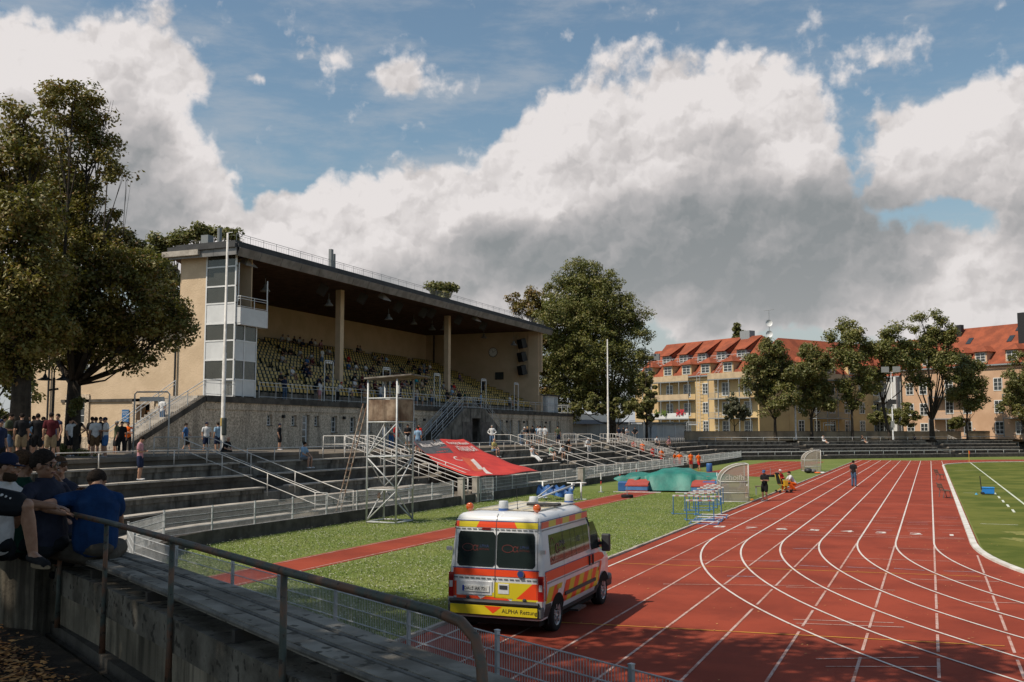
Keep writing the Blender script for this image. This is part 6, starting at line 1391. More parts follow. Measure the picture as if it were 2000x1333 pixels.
def bantext(t_, size, u0, v0, du, dv, name):
    cu = bpy.data.curves.new(name, 'FONT'); cu.body = t_; cu.size = 1; cu.offset = .015; to = bpy.data.objects.new('t', cu); COL.objects.link(to)
    me = bpy.data.meshes.new_from_object(to.evaluated_get(bpy.context.evaluated_depsgraph_get())); bpy.data.objects.remove(to); me.materials.clear(); me.materials.append(LINE)
    xs = [v.co.x for v in me.vertices]; mx = max(xs)
    for v in me.vertices:
        u = u0 + du * v.co.x / mx; w__ = v0 + dv * v.co.x / mx - size * v.co.y
        p = bilin(u, w__); v.co = p + Vector((.1, 0, .02)) - A
    o = bpy.data.objects.new(name, me); COL.objects.link(o); o.parent = bnr
bantext('Rumdich Münzesi', .085, .52, .12, .40, .0, 'banner_text'); bantext('ATAKANLAR', .13, .56, .25, .36, .0, 'banner_text'); bantext('München', .11, .04, .12, .18, .0, 'banner_text'); bantext('Kızılyıldız', .10, .25, .11, .2, .0, 'banner_text')

# ================================================================== covered vaulting mat
GT = mat('green_tarpaulin', (0.02, 0.19, 0.15), (0.014, 0.13, 0.105), .55, 1.2, 5, bump=.02, bscale=3); BM_ = mat('mat_blue', (0.035, 0.12, 0.32), (0.025, 0.085, 0.25), .5, 1.5, 4); RM_ = mat('mat_red', (0.42, 0.07, 0.045), None, .5, 2.); 
vm = empty('landing_mat', (-15.7, 65.6, 0), math.radians(8), 'pole vault landing mat with blue and red blocks under a green tarpaulin', 'sports mat')
mb = MB(); mb.box(-3.35, -2.0, -3.1, 3.0, 0, .62); mb.box(2.0, 3.35, -3.1, 3.0, 0, .70); mb.box(-2.0, 2.0, -1.2, 3.0, 0, .9); mb.build('blue_blocks', BM_, vm, bevel=.06)
for s, nme in ((-1, 'left'), (1, 'right')):
    mb = MB(); a, b = (s * 1.35, s * 2.75); a, b = min(a, b), max(a, b); mb.box(a, b, -3.9, -2.0, .12, .38); w1_ = mb.build('wedge_block', mat('mat_light_blue', (.07, .20, .42), None, .5, 2.), vm, bevel=.03)
    mb = MB(); mb.box(a - .02, b + .02, -3.92, -2.0, .385, .46); mb.add([(a, -3.9, .46), (b, -3.9, .46), (b, -1.6, .95 if s * 1 < 0 else .95), (a, -1.6, .95)], [(0, 1, 2, 3)]); mb.build('red_top', RM_, w1_); mb = MB(); mb.box(a, b, -3.88, -2, .03, .118); mb.build('red_base', RM_, w1_)
mb = MB(); mb.box(-3.5, -.5, -4.1, -3.95, 0, .06); mb.box(.4, 3.3, -4.1, -3.95, 0, .06); mb.build('ground_bar', WHITE_RAIL, vm)
mb = MB(); NX, NY = 60, 40; vs = []
for j in range(NY + 1):
    for i in range(NX + 1):
        u = i / NX * 2 - 1; v = j / NY * 2 - 1; x = u * 3.7; y = v * 3.4 - .1
        hump = .42 * math.exp(-((u - .02) / .38) ** 4 - ((v - .1) / .8) ** 4)
        edge = 1 - max(0, (abs(u) - .80) / .20) ** 2 * .22
        z = .98 * edge + hump + .035 * math.sin(9 * u + 3 * v) * (abs(u) > .3) + .02 * math.sin(23 * u + 5 * v)
        if v < -.55:
            t = (-.55 - v) / .45; keep = math.exp(-((u + .02) / .42) ** 4); z = z * (1 - t * t) + t * t * (.10 if keep > .4 else .55); y = -2.3 - t * (.9 if keep > .4 else .25) + .05 * math.sin(11 * u + 1)
            if keep < .4: x *= (1 + .0 * t); z += .18 * math.sin(14 * abs(u)) * t
        vs.append((x, y, max(z, .05)))
mb.add(vs, [(j * (NX + 1) + i, j * (NX + 1) + i + 1, (j + 1) * (NX + 1) + i + 1, (j + 1) * (NX + 1) + i) for j in range(NY) for i in range(NX)]); mb.build('tarpaulin', GT, vm, True)
mb = MB()
for (x0, x1, y, z, a_) in ((-2.4, -.7, -2.75, .45, .3), (.7, 2.6, -2.7, .5, -.3), (-2.9, -2.0, -2.5, .85, .1), (2.2, 3.1, -2.6, .8, -.2)):
    pts = [(lerp(x0, x1, t), y + .10 * math.sin(7 * t), z - .25 * math.sin(PI * t) + a_ * (t - .5)) for t in np.linspace(0, 1, 9)]; mb.tube(pts, [.03, .10, .13, .11, .14, .12, .13, .09, .03], 9)
mb.build('tarpaulin_folds', GT, vm, True)
for (x, y, l) in ((1174, 962, 'red and white upright at the left front of the covered mat'), (1401, 960, 'red and white upright at the right front of the covered mat'), (1211, 945, 'red and white upright behind the left of the covered mat'), (1243, 935, 'red and white upright at the back left of the covered mat')):
    q = G(x, y); o = empty('marker_post', q, 0, l, 'post')
    for k, m_ in ((0, 0), (1, 1), (2, 0)): mb = MB(); mb.tube([(0, 0, .4 * k + (.1 if k == 1 else 0)), (0, 0, .4 * k + (.3 if k == 1 else .4))], .04, 8); mb.build('post_band', [plain('post_white', (.7, .7, .68), .6), plain('post_red', (.5, .04, .03), .6)][m_], o)
    mb = MB(); mb.box(-.15, .15, -.15, .15, 0, .04); mb.build('foot', METAL if 'METAL' in globals() else GALV, o)
# hurdles
HB = plain('hurdle_blue', (0.03, 0.13, 0.32), .45); 
def hurdle():
    o = empty('hurdle', (0, 0, 0), 0, 'x', 'hurdle', 'hurdles stored beside the outer lane'); mb = MB()
    for s in (-.58, .58): mb.tube([(s, 0, .03), (s, 0, .84)], .022, 8)
    mb.build('uprights', HB, o); mb = MB()
    for s in (-.58, .58): mb.tube([(s, 0, .03), (s, .68, .03)], .025, 8)
    mb.tube([(-.58, 0, .05), (.58, 0, .05)], .018, 6); mb.build('base_legs', MT['mat_light_blue'], o)
    mb = MB(); mb.box(-.61, .61, -.015, .015, .84, .91); mb.build('crossbar', WHITE, o, bevel=.004); mb = MB()
    for s in (-.4, 0, .4): mb.box(s - .08, s + .08, -.0175, -.0155, .845, .905)
    mb.build('bar_marks', plain('bar_red', (.45, .2, .18), .6), o); return o
h0 = hurdle(); hp = [(1340, 1006), (1362, 1000), (1370, 998), (1378, 994), (1385, 988), (1391, 985), (1397, 981), (1402, 978), (1368, 1018), (1384, 1008)]
hl = ['nearest standing hurdle of the stored row', 'second hurdle of the stored row', 'third hurdle of the stored row', 'fourth hurdle of the stored row', 'fifth hurdle of the stored row', 'sixth hurdle of the stored row', 'seventh hurdle of the stored row', 'hurdle nearest the glass shelter', 'short hurdle standing closest to the lanes', 'hurdle just behind the one closest to the lanes']
for i, ((x, y), l) in enumerate(zip(hp, hl)):
    q = G(x, y); rz = .35 + rng.uniform(-.05, .05)
    if i == 0: o = h0; o.location = q; o.rotation_euler = (0, 0, rz); o['label'] = l
    else: o = dup(h0, q, rz, l)
for i, ((x, y), l) in enumerate(zip(((1388, 1026), (1395, 1021), (1398, 1018), (1406, 1014)), ('nearest hurdle lying flat across the outer line', 'second hurdle lying flat across the outer line', 'third hurdle lying flat across the outer line', 'farthest hurdle lying flat across the outer line'))):
    o = dup(h0, G(x, y) + Vector((-.3, 0, .03 + .02 * i)), .2, l); o.rotation_euler = (-PI / 2 * .98, 0, .12)
# team shelters
PC = None
def shelter(x, y, rz, label, bench=True, L=1.9):
    o = empty('team_shelter', (x, y, 0), rz, label, 'shelter'); D = 1.5; H = 2.05
    prof = [(0, 0.0), (0, 1.1)] + [(D * (1 - math.cos(t)) * .98, 1.1 + (H - 1.1) * math.sin(t)) for t in np.linspace(.15, PI / 2, 8)]
    m_ = GALVB
    for yy in (0, L):
        mb = MB(); mb.tube([(a, yy, b) for a, b in prof], .032, 6); mb.tube([(D, yy, 0), (D, yy, H)], .035, 6); mb.tube([(0, yy, 1.1), (D, yy, 1.1)], .03, 6); mb.tube([(0, yy, .5), (D, yy, .5)], .025, 6); mb.tube([(0, yy, .03), (D, yy, .03)], .03, 6); mb.build('side_frame', m_, o, True)
        mb = MB(); mb.add([(a, yy, b) for a, b in prof] + [(D, yy, H), (D, yy, 0)], [tuple(range(len(prof) + 2))]); mb.build('side_glazing', PERSPEX, o)
    mb = MB(); n = len(prof); mb.add([(a, 0, b) for a, b in prof] + [(a, L, b) for a, b in prof], [(i, i + 1, n + i + 1, n + i) for i in range(n - 1)]); mb.build('curved_glazing', PERSPEX, o, True)
    mb = MB(); mb.tube([(D, 0, H), (D, L, H)], .035, 6); mb.tube([(0, 0, 1.1), (0, L, 1.1)], .03, 6); mb.tube([(0, 0, .05), (0, L, .05)], .03, 6); mb.build('cross_rails', m_, o, True)
    mb = MB(); mb.box(.15, .6, .06, L - .06, .40, .45); mb.box(.16, .2, .1, .14, 0, .4); mb.box(.5, .54, .1, .14, 0, .4); mb.box(.5, .54, L - .14, L - .1, 0, .4); mb.build('bench', plain('bench_grey', (.3, .29, .27), .7), o)
    return o
GALVB = plain('shelter_frame', (.50, .49, .46), .5)
PERSPEX = bpy.data.materials.new('scratched_perspex'); PERSPEX.use_nodes = True; t_ = NT(PERSPEX.node_tree); bs = t_.n['Principled BSDF']; nn_ = t_.noise(t_.new('ShaderNodeTexCoord').outputs['Object'], 1.2, 5)
t_.l.new(t_.mix(nn_.outputs['Fac'], (.42, .38, .31, 1), (.30, .27, .21, 1)), bs.inputs['Base Color']); t_.l.new(t_.math('MULTIPLY_ADD', nn_.outputs['Fac'], .55, .30), bs.inputs['Alpha']); bs.inputs['Roughness'].default_value = .25
q = G(1412, 981); sh1 = shelter(q.x - .1, q.y - .1, math.radians(16), 'near curved perspex team shelter with a man sitting inside beside the hurdles')
q = G(1572, 922); sh2 = shelter(q.x, q.y, math.radians(16), 'far curved perspex team shelter with a kit bag in front')
GR_ = text_mesh('choifh', .42, plain('graffiti_pale', (.55, .52, .46), .6), 'graffiti', sh1, frame_mtx((.78, -.012, 1.32), (1, 0, 0), (0, 0, 1)), .002)
# low things on the track and grass
def bench_seat(x, y, rz, label):
    o = empty('track_bench', G(x, y), rz, label, 'bench'); mb = MB(); [mb.box(-.2 + .14 * k, -.08 + .14 * k, -.55, .55, .43, .46) for k in range(3)]; mb.build('seat', mat('bench_wood', (.16, .11, .08), (.10, .07, .05), .7, 5.), o)
    mb = MB(); [mb.slab([(-.26 - .03 * k, -.55, .56 + .14 * k), (-.26 - .03 * k, .55, .56 + .14 * k), (-.29 - .03 * k, .55, .67 + .14 * k), (-.29 - .03 * k, -.55, .67 + .14 * k)], .025) for k in range(2)]; mb.build('backrest', MT['bench_wood'], o); mb = MB()
    for s in (-.45, .45): mb.tube([(-.22, s, 0), (-.14, s, .42), (.14, s, .42), (.2, s, 0)], .022, 6); mb.tube([(-.14, s, .42), (-.34, s, .86)], .02, 6)
    mb.build('legs', plain('bench_iron', (.1, .1, .1), .6), o); return o
bench_seat(1846, 973, .25, 'near brown slatted bench beside the white kerb'); bench_seat(1836, 938, .25, 'far brown slatted bench beside the white kerb')
q = G(1930, 967); o = empty('cool_box', q, .1, 'bright blue wheeled cool box with raised black handle on the infield', 'cool box'); mb = MB(); mb.box(-.33, .33, -.2, .2, .06, .38); mb.build('body', mat('cooler_blue', (.02, .20, .60), None, .4, 2.), o, bevel=.03); mb = MB(); mb.box(-.35, .35, -.22, .22, .385, .47); mb.build('lid', mat('cooler_lid', (.03, .26, .66), None, .4, 2.), o, bevel=.02); mb = MB(); mb.tube([(-.36, -.1, .3), (-.42, -.1, 1.12), (-.42, .1, 1.12), (-.36, .1, .3)], .014, 6); mb.build('handle', BLACKP, o)
for s in (-.19, .19): mb = MB(); mb.lathe([(0, -.03), (.09, -.03), (.09, .03), (0, .03)], (-.3, s, .09), 14, 0, (0, 1, 0)); mb.build('wheel', BLACKP, o)
q = G(1907, 967); mb = MB(); mb.lathe([(.11, 0), (.09, .02), (.03, .12), (0.02, .125), (0, .125)], (0, 0, 0), 14); tag(mb.build('marker_cone', mat('cone_blue', (.03, .3, .5), None, .5, 2.), loc=q), 'small blue marker cone left of the cool box', 'cone')
q = G(1893, 904); o = empty('corner_flag', q, 0, 'yellow corner flag pole with a red flag at the far corner of the pitch', 'corner flag'); mb = MB(); mb.tube([(0, 0, 0), (0, 0, 1.5)], .03, 8); mb.build('pole', plain('flag_yellow', (.6, .4, .05), .5), o); mb = MB(); mb.add([(0, 0, 1.5), (.0, 0, 1.1), (.12, -.25, 1.05), (.1, -.3, 1.4)], [(0, 1, 2, 3)]); mb.build('flag', plain('flag_red', (.55, .03, .02), .6), o)
def tyre_stand(x, y, label, h=0.0):
    o = empty('tyre_stand', G(x, y), 0, label, 'tyre'); mb = MB(); mb.lathe([(.14, 0), (.32, 0), (.35, .05), (.35, .14), (.32, .19), (.16, .19), (.14, .14), (.14, 0)], (0, 0, 0), 20); mb.build('tyre', tyre, o, True); mb = MB(); mb.tube([(0, 0, 0), (0, 0, .75)], .02, 6); mb.build('stick', METAL, o)
tyre_stand(1225, 973, 'old tyre with a stick standing on the run-up strip before the covered mat'); tyre_stand(1505, 932, 'old tyre with a stick beside the far jumping area')
# kit bags, balls
def blobm(name, label, q, m_, parts, cat):
    o = empty(name, q, 0, label, cat)
    for (nm, c, r, mm) in parts:
        mb = MB(); prof = [(r[0] * math.sin(t), r[1] * -math.cos(t) + r[1]) for t in np.linspace(0, PI, 9)]; mb.lathe(prof, c, 14); mb.build(nm, mm, o, True)
q = G(1590, 925); blobm('kit_bag', 'pile of dark kit bags with an orange vest before the far shelter', q, None, [('bag_body', (-.5, 0, 0), (.38, .24), BLACKP), ('bag_side', (-.1, .1, 0), (.3, .2), plain('bag_grey', (.12, .12, .12), .7)), ('orange_vest', (.35, -.1, 0), (.32, .07), plain('vest_orange', (.8, .16, .03), .7)), ('white_towel', (.75, 0, 0), (.25, .08), WHITE)], 'bags')
q = G(1462, 968); q.z = .45; o = empty('ball_net', q, 0, 'net of black and white footballs on the bench end of the near shelter', 'footballs')
for k, (x, y, z) in enumerate(((0, 0, .11), (.2, .05, .11), (.1, .02, .3), (-.12, .1, .28), (.05, .2, .12))):
    mb = MB(); mb.lathe([(.11 * math.sin(t), -.11 * math.cos(t)) for t in np.linspace(0, PI, 9)], (x - .3, y, z), 12); mb.build('ball', WHITE if k % 2 else MT['bag_grey'], o, True)
q = G(1472, 978); mb = MB(); mb.lathe([(.16, 0), (.15, .02), (.04, .1), (0, .1)], (0, 0, 0), 14); tag(mb.build('marker_cone', mat('cone_orange', (.7, .25, .03), None, .6, 2.), loc=q + Vector((-.1, 0.1, 0))), 'stack of flat orange marker cones by the near shelter', 'cones')
q = G(1487, 968); o = empty('small_table', q, .3, 'low wooden side table between the shelter and the standing man', 'table'); mb = MB(); mb.box(-.35, .35, -.25, .25, .52, .56); mb.build('table_top', MT['bench_wood'], o); mb = MB(); [mb.tube([(sx * .3, sy * .2, 0), (sx * .3, sy * .2, .52)], .02, 6) for sx in (-1, 1) for sy in (-1, 1)]; mb.build('legs', METAL, o)
q = G(1365, 922); o = empty('barrel', q + Vector((1.0, 0, 0)), 0, 'blue barrel standing among the players at the far gate', 'barrel'); mb = MB(); mb.lathe([(.25, 0), (.29, .1), (.29, .7), (.25, .82), (0, .82)], (0, 0, 0), 16); mb.build('body', BM_, o, True); mb = MB(); mb.lathe([(.295, .3), (.30, .32), (.295, .34)], (0, 0, 0), 16); mb.build('hoop', BM_, o)
# white goal frame parts lying on the grass
o = empty('goal_frame', G(1095, 978), 0, 'dismantled white tube frame with blue net lying along the dark wall', 'frame'); a = G(1018, 992) - G(1095, 978); mb = MB(); mb.tube([(a.x, a.y, .15), (.6, .6, .85)], .05, 8); mb.tube([(a.x + .2, a.y + .1, .1), (-.8, .9, .75)], .04, 8); mb.build('long_tubes', WHITE, o, True)
for (x, y) in ((.5, .5), (-1.6, 1.4), (.9, .9)):
    mb = MB(); mb.tube([(x, y, 0), (x, y, .95)], .05, 6); mb.tube([(x - .3, y, .95), (x + .3, y, .95)], .04, 6); mb.tube([(x - .3, y, 0.03), (x + .3, y, .03)], .04, 6); mb.build('trestle', WHITE, o, True)
mb = MB(); n_ = 14; vs = [(-1.6 + 2.2 * i / n_, .7 + .4 * math.sin(i * 1.3) * (j % 2) - .12 * j, .75 - .18 * j + .1 * math.sin(i * 2.1 + j)) for j in range(4) for i in range(n_ + 1)]; mb.add(vs, [(j * (n_ + 1) + i, j * (n_ + 1) + i + 1, (j + 1) * (n_ + 1) + i + 1, (j + 1) * (n_ + 1) + i) for j in range(3) for i in range(n_)]); mb.build('blue_net', BM_, o, True)
# stretcher chair
q = G(1532, 963); wc = empty('rescue_chair', q, .6, 'yellow and black rescue stretcher chair beside the two paramedics', 'stretcher'); mb = MB(); YF = plain('frame_yellow', (.65, .38, .02), .4)
for s in (-.27, .27): mb.tube([(-.4, s, .08), (.25, s, .55), (-.3, s, .55), (.3, s, .08)], .022, 6); mb.tube([(-.3, s, .55), (-.48, s, 1.15)], .02, 6)
mb.build('frame', YF, wc, True); mb = MB(); mb.box(-.35, .3, -.25, .25, .56, .66); mb.slab([(-.36, -.25, .66), (-.36, .25, .66), (-.5, .25, 1.25), (-.5, -.25, 1.25)], .07); mb.build('padding', BLACKP, wc)
for (x, s) in ((-.42, .27), (-.42, -.27), (.32, .27), (.32, -.27)): mb = MB(); mb.lathe([(0, -.02), (.09, -.02), (.09, .02), (0, .02)], (x, s, .09), 14, 0, (0, 1, 0)); mb.build('wheel', BLACKP, wc)
mb = MB(); mb.box(-.2, .05, -.42, -.3, .45, .8); mb.build('monitor_case', YF, wc)
# ================================================================== people
def V3(*a): return Vector(a)
def ell(mb, c, r, rot=None, n=12, m=8):
    vs = []; fs = []; c = Vector(c)
    for j in range(m + 1):
        t = PI * j / m
        for i in range(n):
            p = Vector((r[0] * math.sin(t) * math.cos(2 * PI * i / n), r[1] * math.sin(t) * math.sin(2 * PI * i / n), -r[2] * math.cos(t)))
            vs.append(c + (rot @ p if rot else p))
    for j in range(m):
        for i in range(n): fs.append((j * n + i, j * n + (i + 1) % n, (j + 1) * n + (i + 1) % n, (j + 1) * n + i))
    mb.add(vs, fs)
def limb(mb, pts, rs, g=0.0):
    pts = [Vector(p) for p in pts]; P = []; R = []
    for i in range(len(pts) - 1):
        for k in range(3): t = k / 3; P.append(pts[i].lerp(pts[i + 1], t)); R.append(lerp(rs[i], rs[i + 1], t) * (1.0 + .07 * math.sin(PI * t)) + g)
    P.append(pts[-1]); R.append(rs[-1] + g); mb.tube(P, R, 10)
    for p, r in zip(pts, rs): ell(mb, p, (r + g,) * 3, n=10, m=6)
def torso(mb, J, g=0.0, full=True, fat=1.0):
    lat0 = (J['hipR'] - J['hipL']).normalized(); lat1 = (J['shR'] - J['shL']).normalized(); sp = [J['pelvis'], J['pelvis'].lerp(J['chest'], .45), J['chest'], J['neck']]
    prof = [(-.12, .085, .085), (0.0, .155, .105), (.18, .150, .10), (.42, .142, .095), (.68, .165, .110), (.86, .172, .105), (.95, .135, .085), (1.02, .075, .062), (1.08, .052, .055)]
    L = [0]; 
    for a, b in zip(sp[:-1], sp[1:]): L.append(L[-1] + (b - a).length)
    def at(t):
        s = t * L[-1]
        if s <= 0: d = (sp[1] - sp[0]).normalized(); return sp[0] + d * s, d
        for i in range(3):
            if s <= L[i + 1] or i == 2: d = (sp[i + 1] - sp[i]).normalized(); return sp[i] + d * (s - L[i]), d
    rings = []
    for (t, rx, ry) in (prof if full else prof):
        p, d = at(t); l = lat0.lerp(lat1, max(0, min(1, t))); l = (l - d * l.dot(d)).normalized(); b = d.cross(l)
        f = fat if .1 < t < .8 else (1 + (fat - 1) * .5)
        rings.append([p + l * math.cos(2 * PI * k / 16) * (rx * f + g) + b * math.sin(2 * PI * k / 16) * (ry * f * (1.0) + g) for k in range(16)])
    vs = [v for r in rings for v in r]; fs = [(j * 16 + i, j * 16 + (i + 1) % 16, (j + 1) * 16 + (i + 1) % 16, (j + 1) * 16 + i) for j in range(len(rings) - 1) for i in range(16)] + [tuple(range(15, -1, -1)), tuple((len(rings) - 1) * 16 + i for i in range(16))]
    mb.add(vs, fs)
def remesh(mb, name, voxel, smooth=2, cut=None):
    me = bpy.data.meshes.new(name + '_raw'); me.from_pydata(mb.v, [], mb.f); me.update()
    o = bpy.data.objects.new('tmp', me); COL.objects.link(o)
    r = o.modifiers.new('r', 'REMESH'); r.mode = 'VOXEL'; r.voxel_size = voxel; r.use_smooth_shade = True
    s = o.modifiers.new('s', 'SMOOTH'); s.iterations = smooth; s.factor = .5
    out = bpy.data.meshes.new_from_object(o.evaluated_get(bpy.context.evaluated_depsgraph_get())); out.name = name
    bpy.data.objects.remove(o); bpy.data.meshes.remove(me); out.materials.clear(); out.materials.append(None)
    out.polygons.foreach_set('use_smooth', [True] * len(out.polygons)); return out
def hand(mb, wr, el, grip=.5, s=1.0, side=1, up=None):
    d = (wr - el).normalized(); u = Vector(up) if up else Vector((0, 0, 1)); l = d.cross(u)
    if l.length < .1: l = d.cross(Vector((0, 1, 0)))
    l.normalize(); n = l.cross(d)
    rot = Matrix((l, n, d)).transposed()
    ell(mb, wr + d * .045 * s, (.040 * s, .018 * s, .055 * s), rot, 10, 6)
    for k, (o_, L) in enumerate(((-.030, .070), (-.010, .080), (.010, .076), (.029, .060))):
        a = wr + d * .085 * s + l * o_ * s; b = a + d * L * .5 * s - n * .25 * L * grip * s; c = b + d * L * .5 * (1 - grip) * s - n * L * .5 * grip * 1.4 * s
        mb.tube([a - d * .02 * s, a, b, c], [.0095 * s, .0095 * s, .0088 * s, .0075 * s], 7)
    a = wr + d * .02 * s + l * .036 * side * s; b = a + d * .035 * s + l * .025 * side * s - n * .01 * s; c = b + d * .03 * s - n * .012 * s; mb.tube([a, b, c], [.012 * s, .0108 * s, .009 * s], 7)
def head_mb(mb, c, fwd, s=1.0, face=False):
    """head at centre c looking along fwd"""
    f = Vector(fwd).normalized(); u = Vector((0, 0, 1)); l = f.cross(u).normalized(); u = l.cross(f); rot = Matrix((l, f, u)).transposed()
    def q(x, y, z): return c + rot @ Vector((x * s, y * s, z * s))
    ell(mb, q(0, -.012, .025), (.077 * s, .096 * s, .095 * s), rot, 16, 10); ell(mb, q(0, .018, -.035), (.060 * s, .072 * s, .080 * s), rot, 14, 9); ell(mb, q(0, .058, -.085), (.026 * s, .022 * s, .020 * s), rot)
    mb.tube([q(0, .080, .02), q(0, .103, -.018), q(0, .096, -.03)], [.008 * s, .015 * s, .012 * s], 8)
    ell(mb, q(0, .080, .030), (.05 * s, .016 * s, .010 * s), rot); ell(mb, q(0, .083, -.056), (.024 * s, .010 * s, .009 * s), rot)
    for k in (-1, 1): ell(mb, q(k * .079, -.005, -.008), (.009 * s, .020 * s, .032 * s), rot); ell(mb, q(k * .045, .058, -.02), (.022 * s, .022 * s, .022 * s), rot)
    return rot
def J_(**k):
    d = dict(pelvis=V3(0, 0, .93), chest=V3(0, 0, 1.25), neck=V3(0, .01, 1.47), head=V3(0, -.01, 1.63), look=V3(0, -1, -.05),
             shL=V3(-.175, .01, 1.41), elL=V3(-.235, .03, 1.12), wrL=V3(-.235, -.06, .88), shR=V3(.175, .01, 1.41), elR=V3(.235, .03, 1.12), wrR=V3(.235, -.06, .88),
             hipL=V3(-.092, 0, .90), knL=V3(-.11, -.03, .49), anL=V3(-.115, .01, .085), hipR=V3(.092, 0, .90), knR=V3(.11, -.03, .49), anR=V3(.115, .01, .085), toeL=V3(-.13, -.16, .03), toeR=V3(.13, -.16, .03))
    for a, b in k.items(): d[a] = Vector(b)
    return d
def sit(lean=.05, **k):
    y = -lean; base = dict(pelvis=(0, .0, .50), chest=(0, y * .6, .83), neck=(0, y - .01, 1.04), head=(0, y - .05, 1.20), shL=(-.175, y, .98), shR=(.175, y, .98), elL=(-.24, y - .12, .72), elR=(.24, y - .12, .72), wrL=(-.13, -.36, .62), wrR=(.13, -.36, .62),
        hipL=(-.09, 0, .48), hipR=(.09, 0, .48), knL=(-.13, -.43, .50), knR=(.13, -.43, .50), anL=(-.13, -.40, .085), anR=(.13, -.40, .085), toeL=(-.15, -.57, .03), toeR=(.15, -.57, .03)); base.update(k); return J_(**base)
POSES = {
 'stand': J_(), 'relax': J_(knL=(-.13, -.06, .49), anL=(-.17, -.06, .085), toeL=(-.22, -.21, .03), look=(.5, -.8, -.1)),
 'hips': J_(elR=(.37, .07, 1.16), wrR=(.19, -.05, 1.00), elL=(-.37, .07, 1.16), wrL=(-.19, -.05, 1.00), anL=(-.17, .01, .085), anR=(.17, 0, .085)),
 'phone': J_(elL=(-.22, .03, 1.14), wrL=(-.07, -.19, 1.14), elR=(.22, .03, 1.14), wrR=(.08, -.18, 1.17), look=(0, -1, -.45), head=(0, -.05, 1.62)),
 'crossed': J_(elL=(-.24, -.08, 1.15), wrL=(.06, -.19, 1.19), elR=(.24, -.08, 1.13), wrR=(-.08, -.20, 1.13)),
 'raise': J_(elR=(.33, -.12, 1.50), wrR=(.13, -.10, 1.62), look=(.3, -1, 0)), 'lift': J_(elL=(-.30, -.15, 1.34), wrL=(-.12, -.22, 1.55), elR=(.30, -.15, 1.34), wrR=(.12, -.22, 1.55)),
 'walk': J_(knL=(-.10, -.22, .52), anL=(-.10, -.30, .12), toeL=(-.11, -.45, .10), knR=(.10, .02, .47), anR=(.10, .28, .13), toeR=(.11, .15, .03), elL=(-.24, .12, 1.14), wrL=(-.22, .12, .90), elR=(.24, -.06, 1.14), wrR=(.20, -.25, 1.00), pelvis=(0, 0, .90), hipL=(-.09, 0, .87), hipR=(.09, 0, .87)),
 'lean': J_(chest=(0, -.14, 1.20), neck=(0, -.30, 1.36), head=(0, -.38, 1.50), shL=(-.175, -.27, 1.31), shR=(.175, -.27, 1.31), elL=(-.20, -.40, 1.06), elR=(.20, -.40, 1.06), wrL=(-.05, -.58, 1.08), wrR=(.06, -.58, 1.08), pelvis=(0, .05, .90)),
 'sit': sit(), 'sitlean': sit(.28, chest=(0, -.16, .80), elL=(-.20, -.34, .66), elR=(.20, -.34, .66), wrL=(-.05, -.52, .62), wrR=(.06, -.52, .62), look=(0, -1, -.15), head=(0, -.37, 1.14), neck=(0, -.27, 1.00), shL=(-.17, -.24, .94), shR=(.17, -.24, .94)),
 'sitside': sit(.05, look=(.9, -.6, 0)), 'sitarms': sit(.0, elL=(-.24, -.12, .76), wrL=(.06, -.20, .80), elR=(.24, -.12, .75), wrR=(-.08, -.21, .76)),
 'sitlong': sit(-.10, knL=(-.10, -.42, .40), anL=(-.10, -.80, .12), toeL=(-.12, -.88, .22), knR=(.10, -.42, .42), anR=(.10, -.82, .14), toeR=(.12, -.9, .24), wrL=(-.05, -.12, 1.0), elL=(-.22, -.1, .78)),
 'crouch': J_(pelvis=(0, .12, .42), chest=(0, -.08, .70), neck=(0, -.18, .88), head=(0, -.24, 1.02), shL=(-.17, -.16, .83), shR=(.17, -.16, .83), elL=(-.22, -.32, .62), elR=(.22, -.32, .62), wrL=(-.06, -.46, .60), wrR=(.06, -.46, .60), hipL=(-.09, .10, .40), hipR=(.09, .1, .4), knL=(-.14, -.30, .52), knR=(.16, -.28, .50), anL=(-.13, .02, .10), anR=(.13, .06, .09), toeL=(-.14, -.13, .03), toeR=(.14, -.1, .03)),
}
ARM = (.052, .042, .030); LEG = (.088, .058, .040)
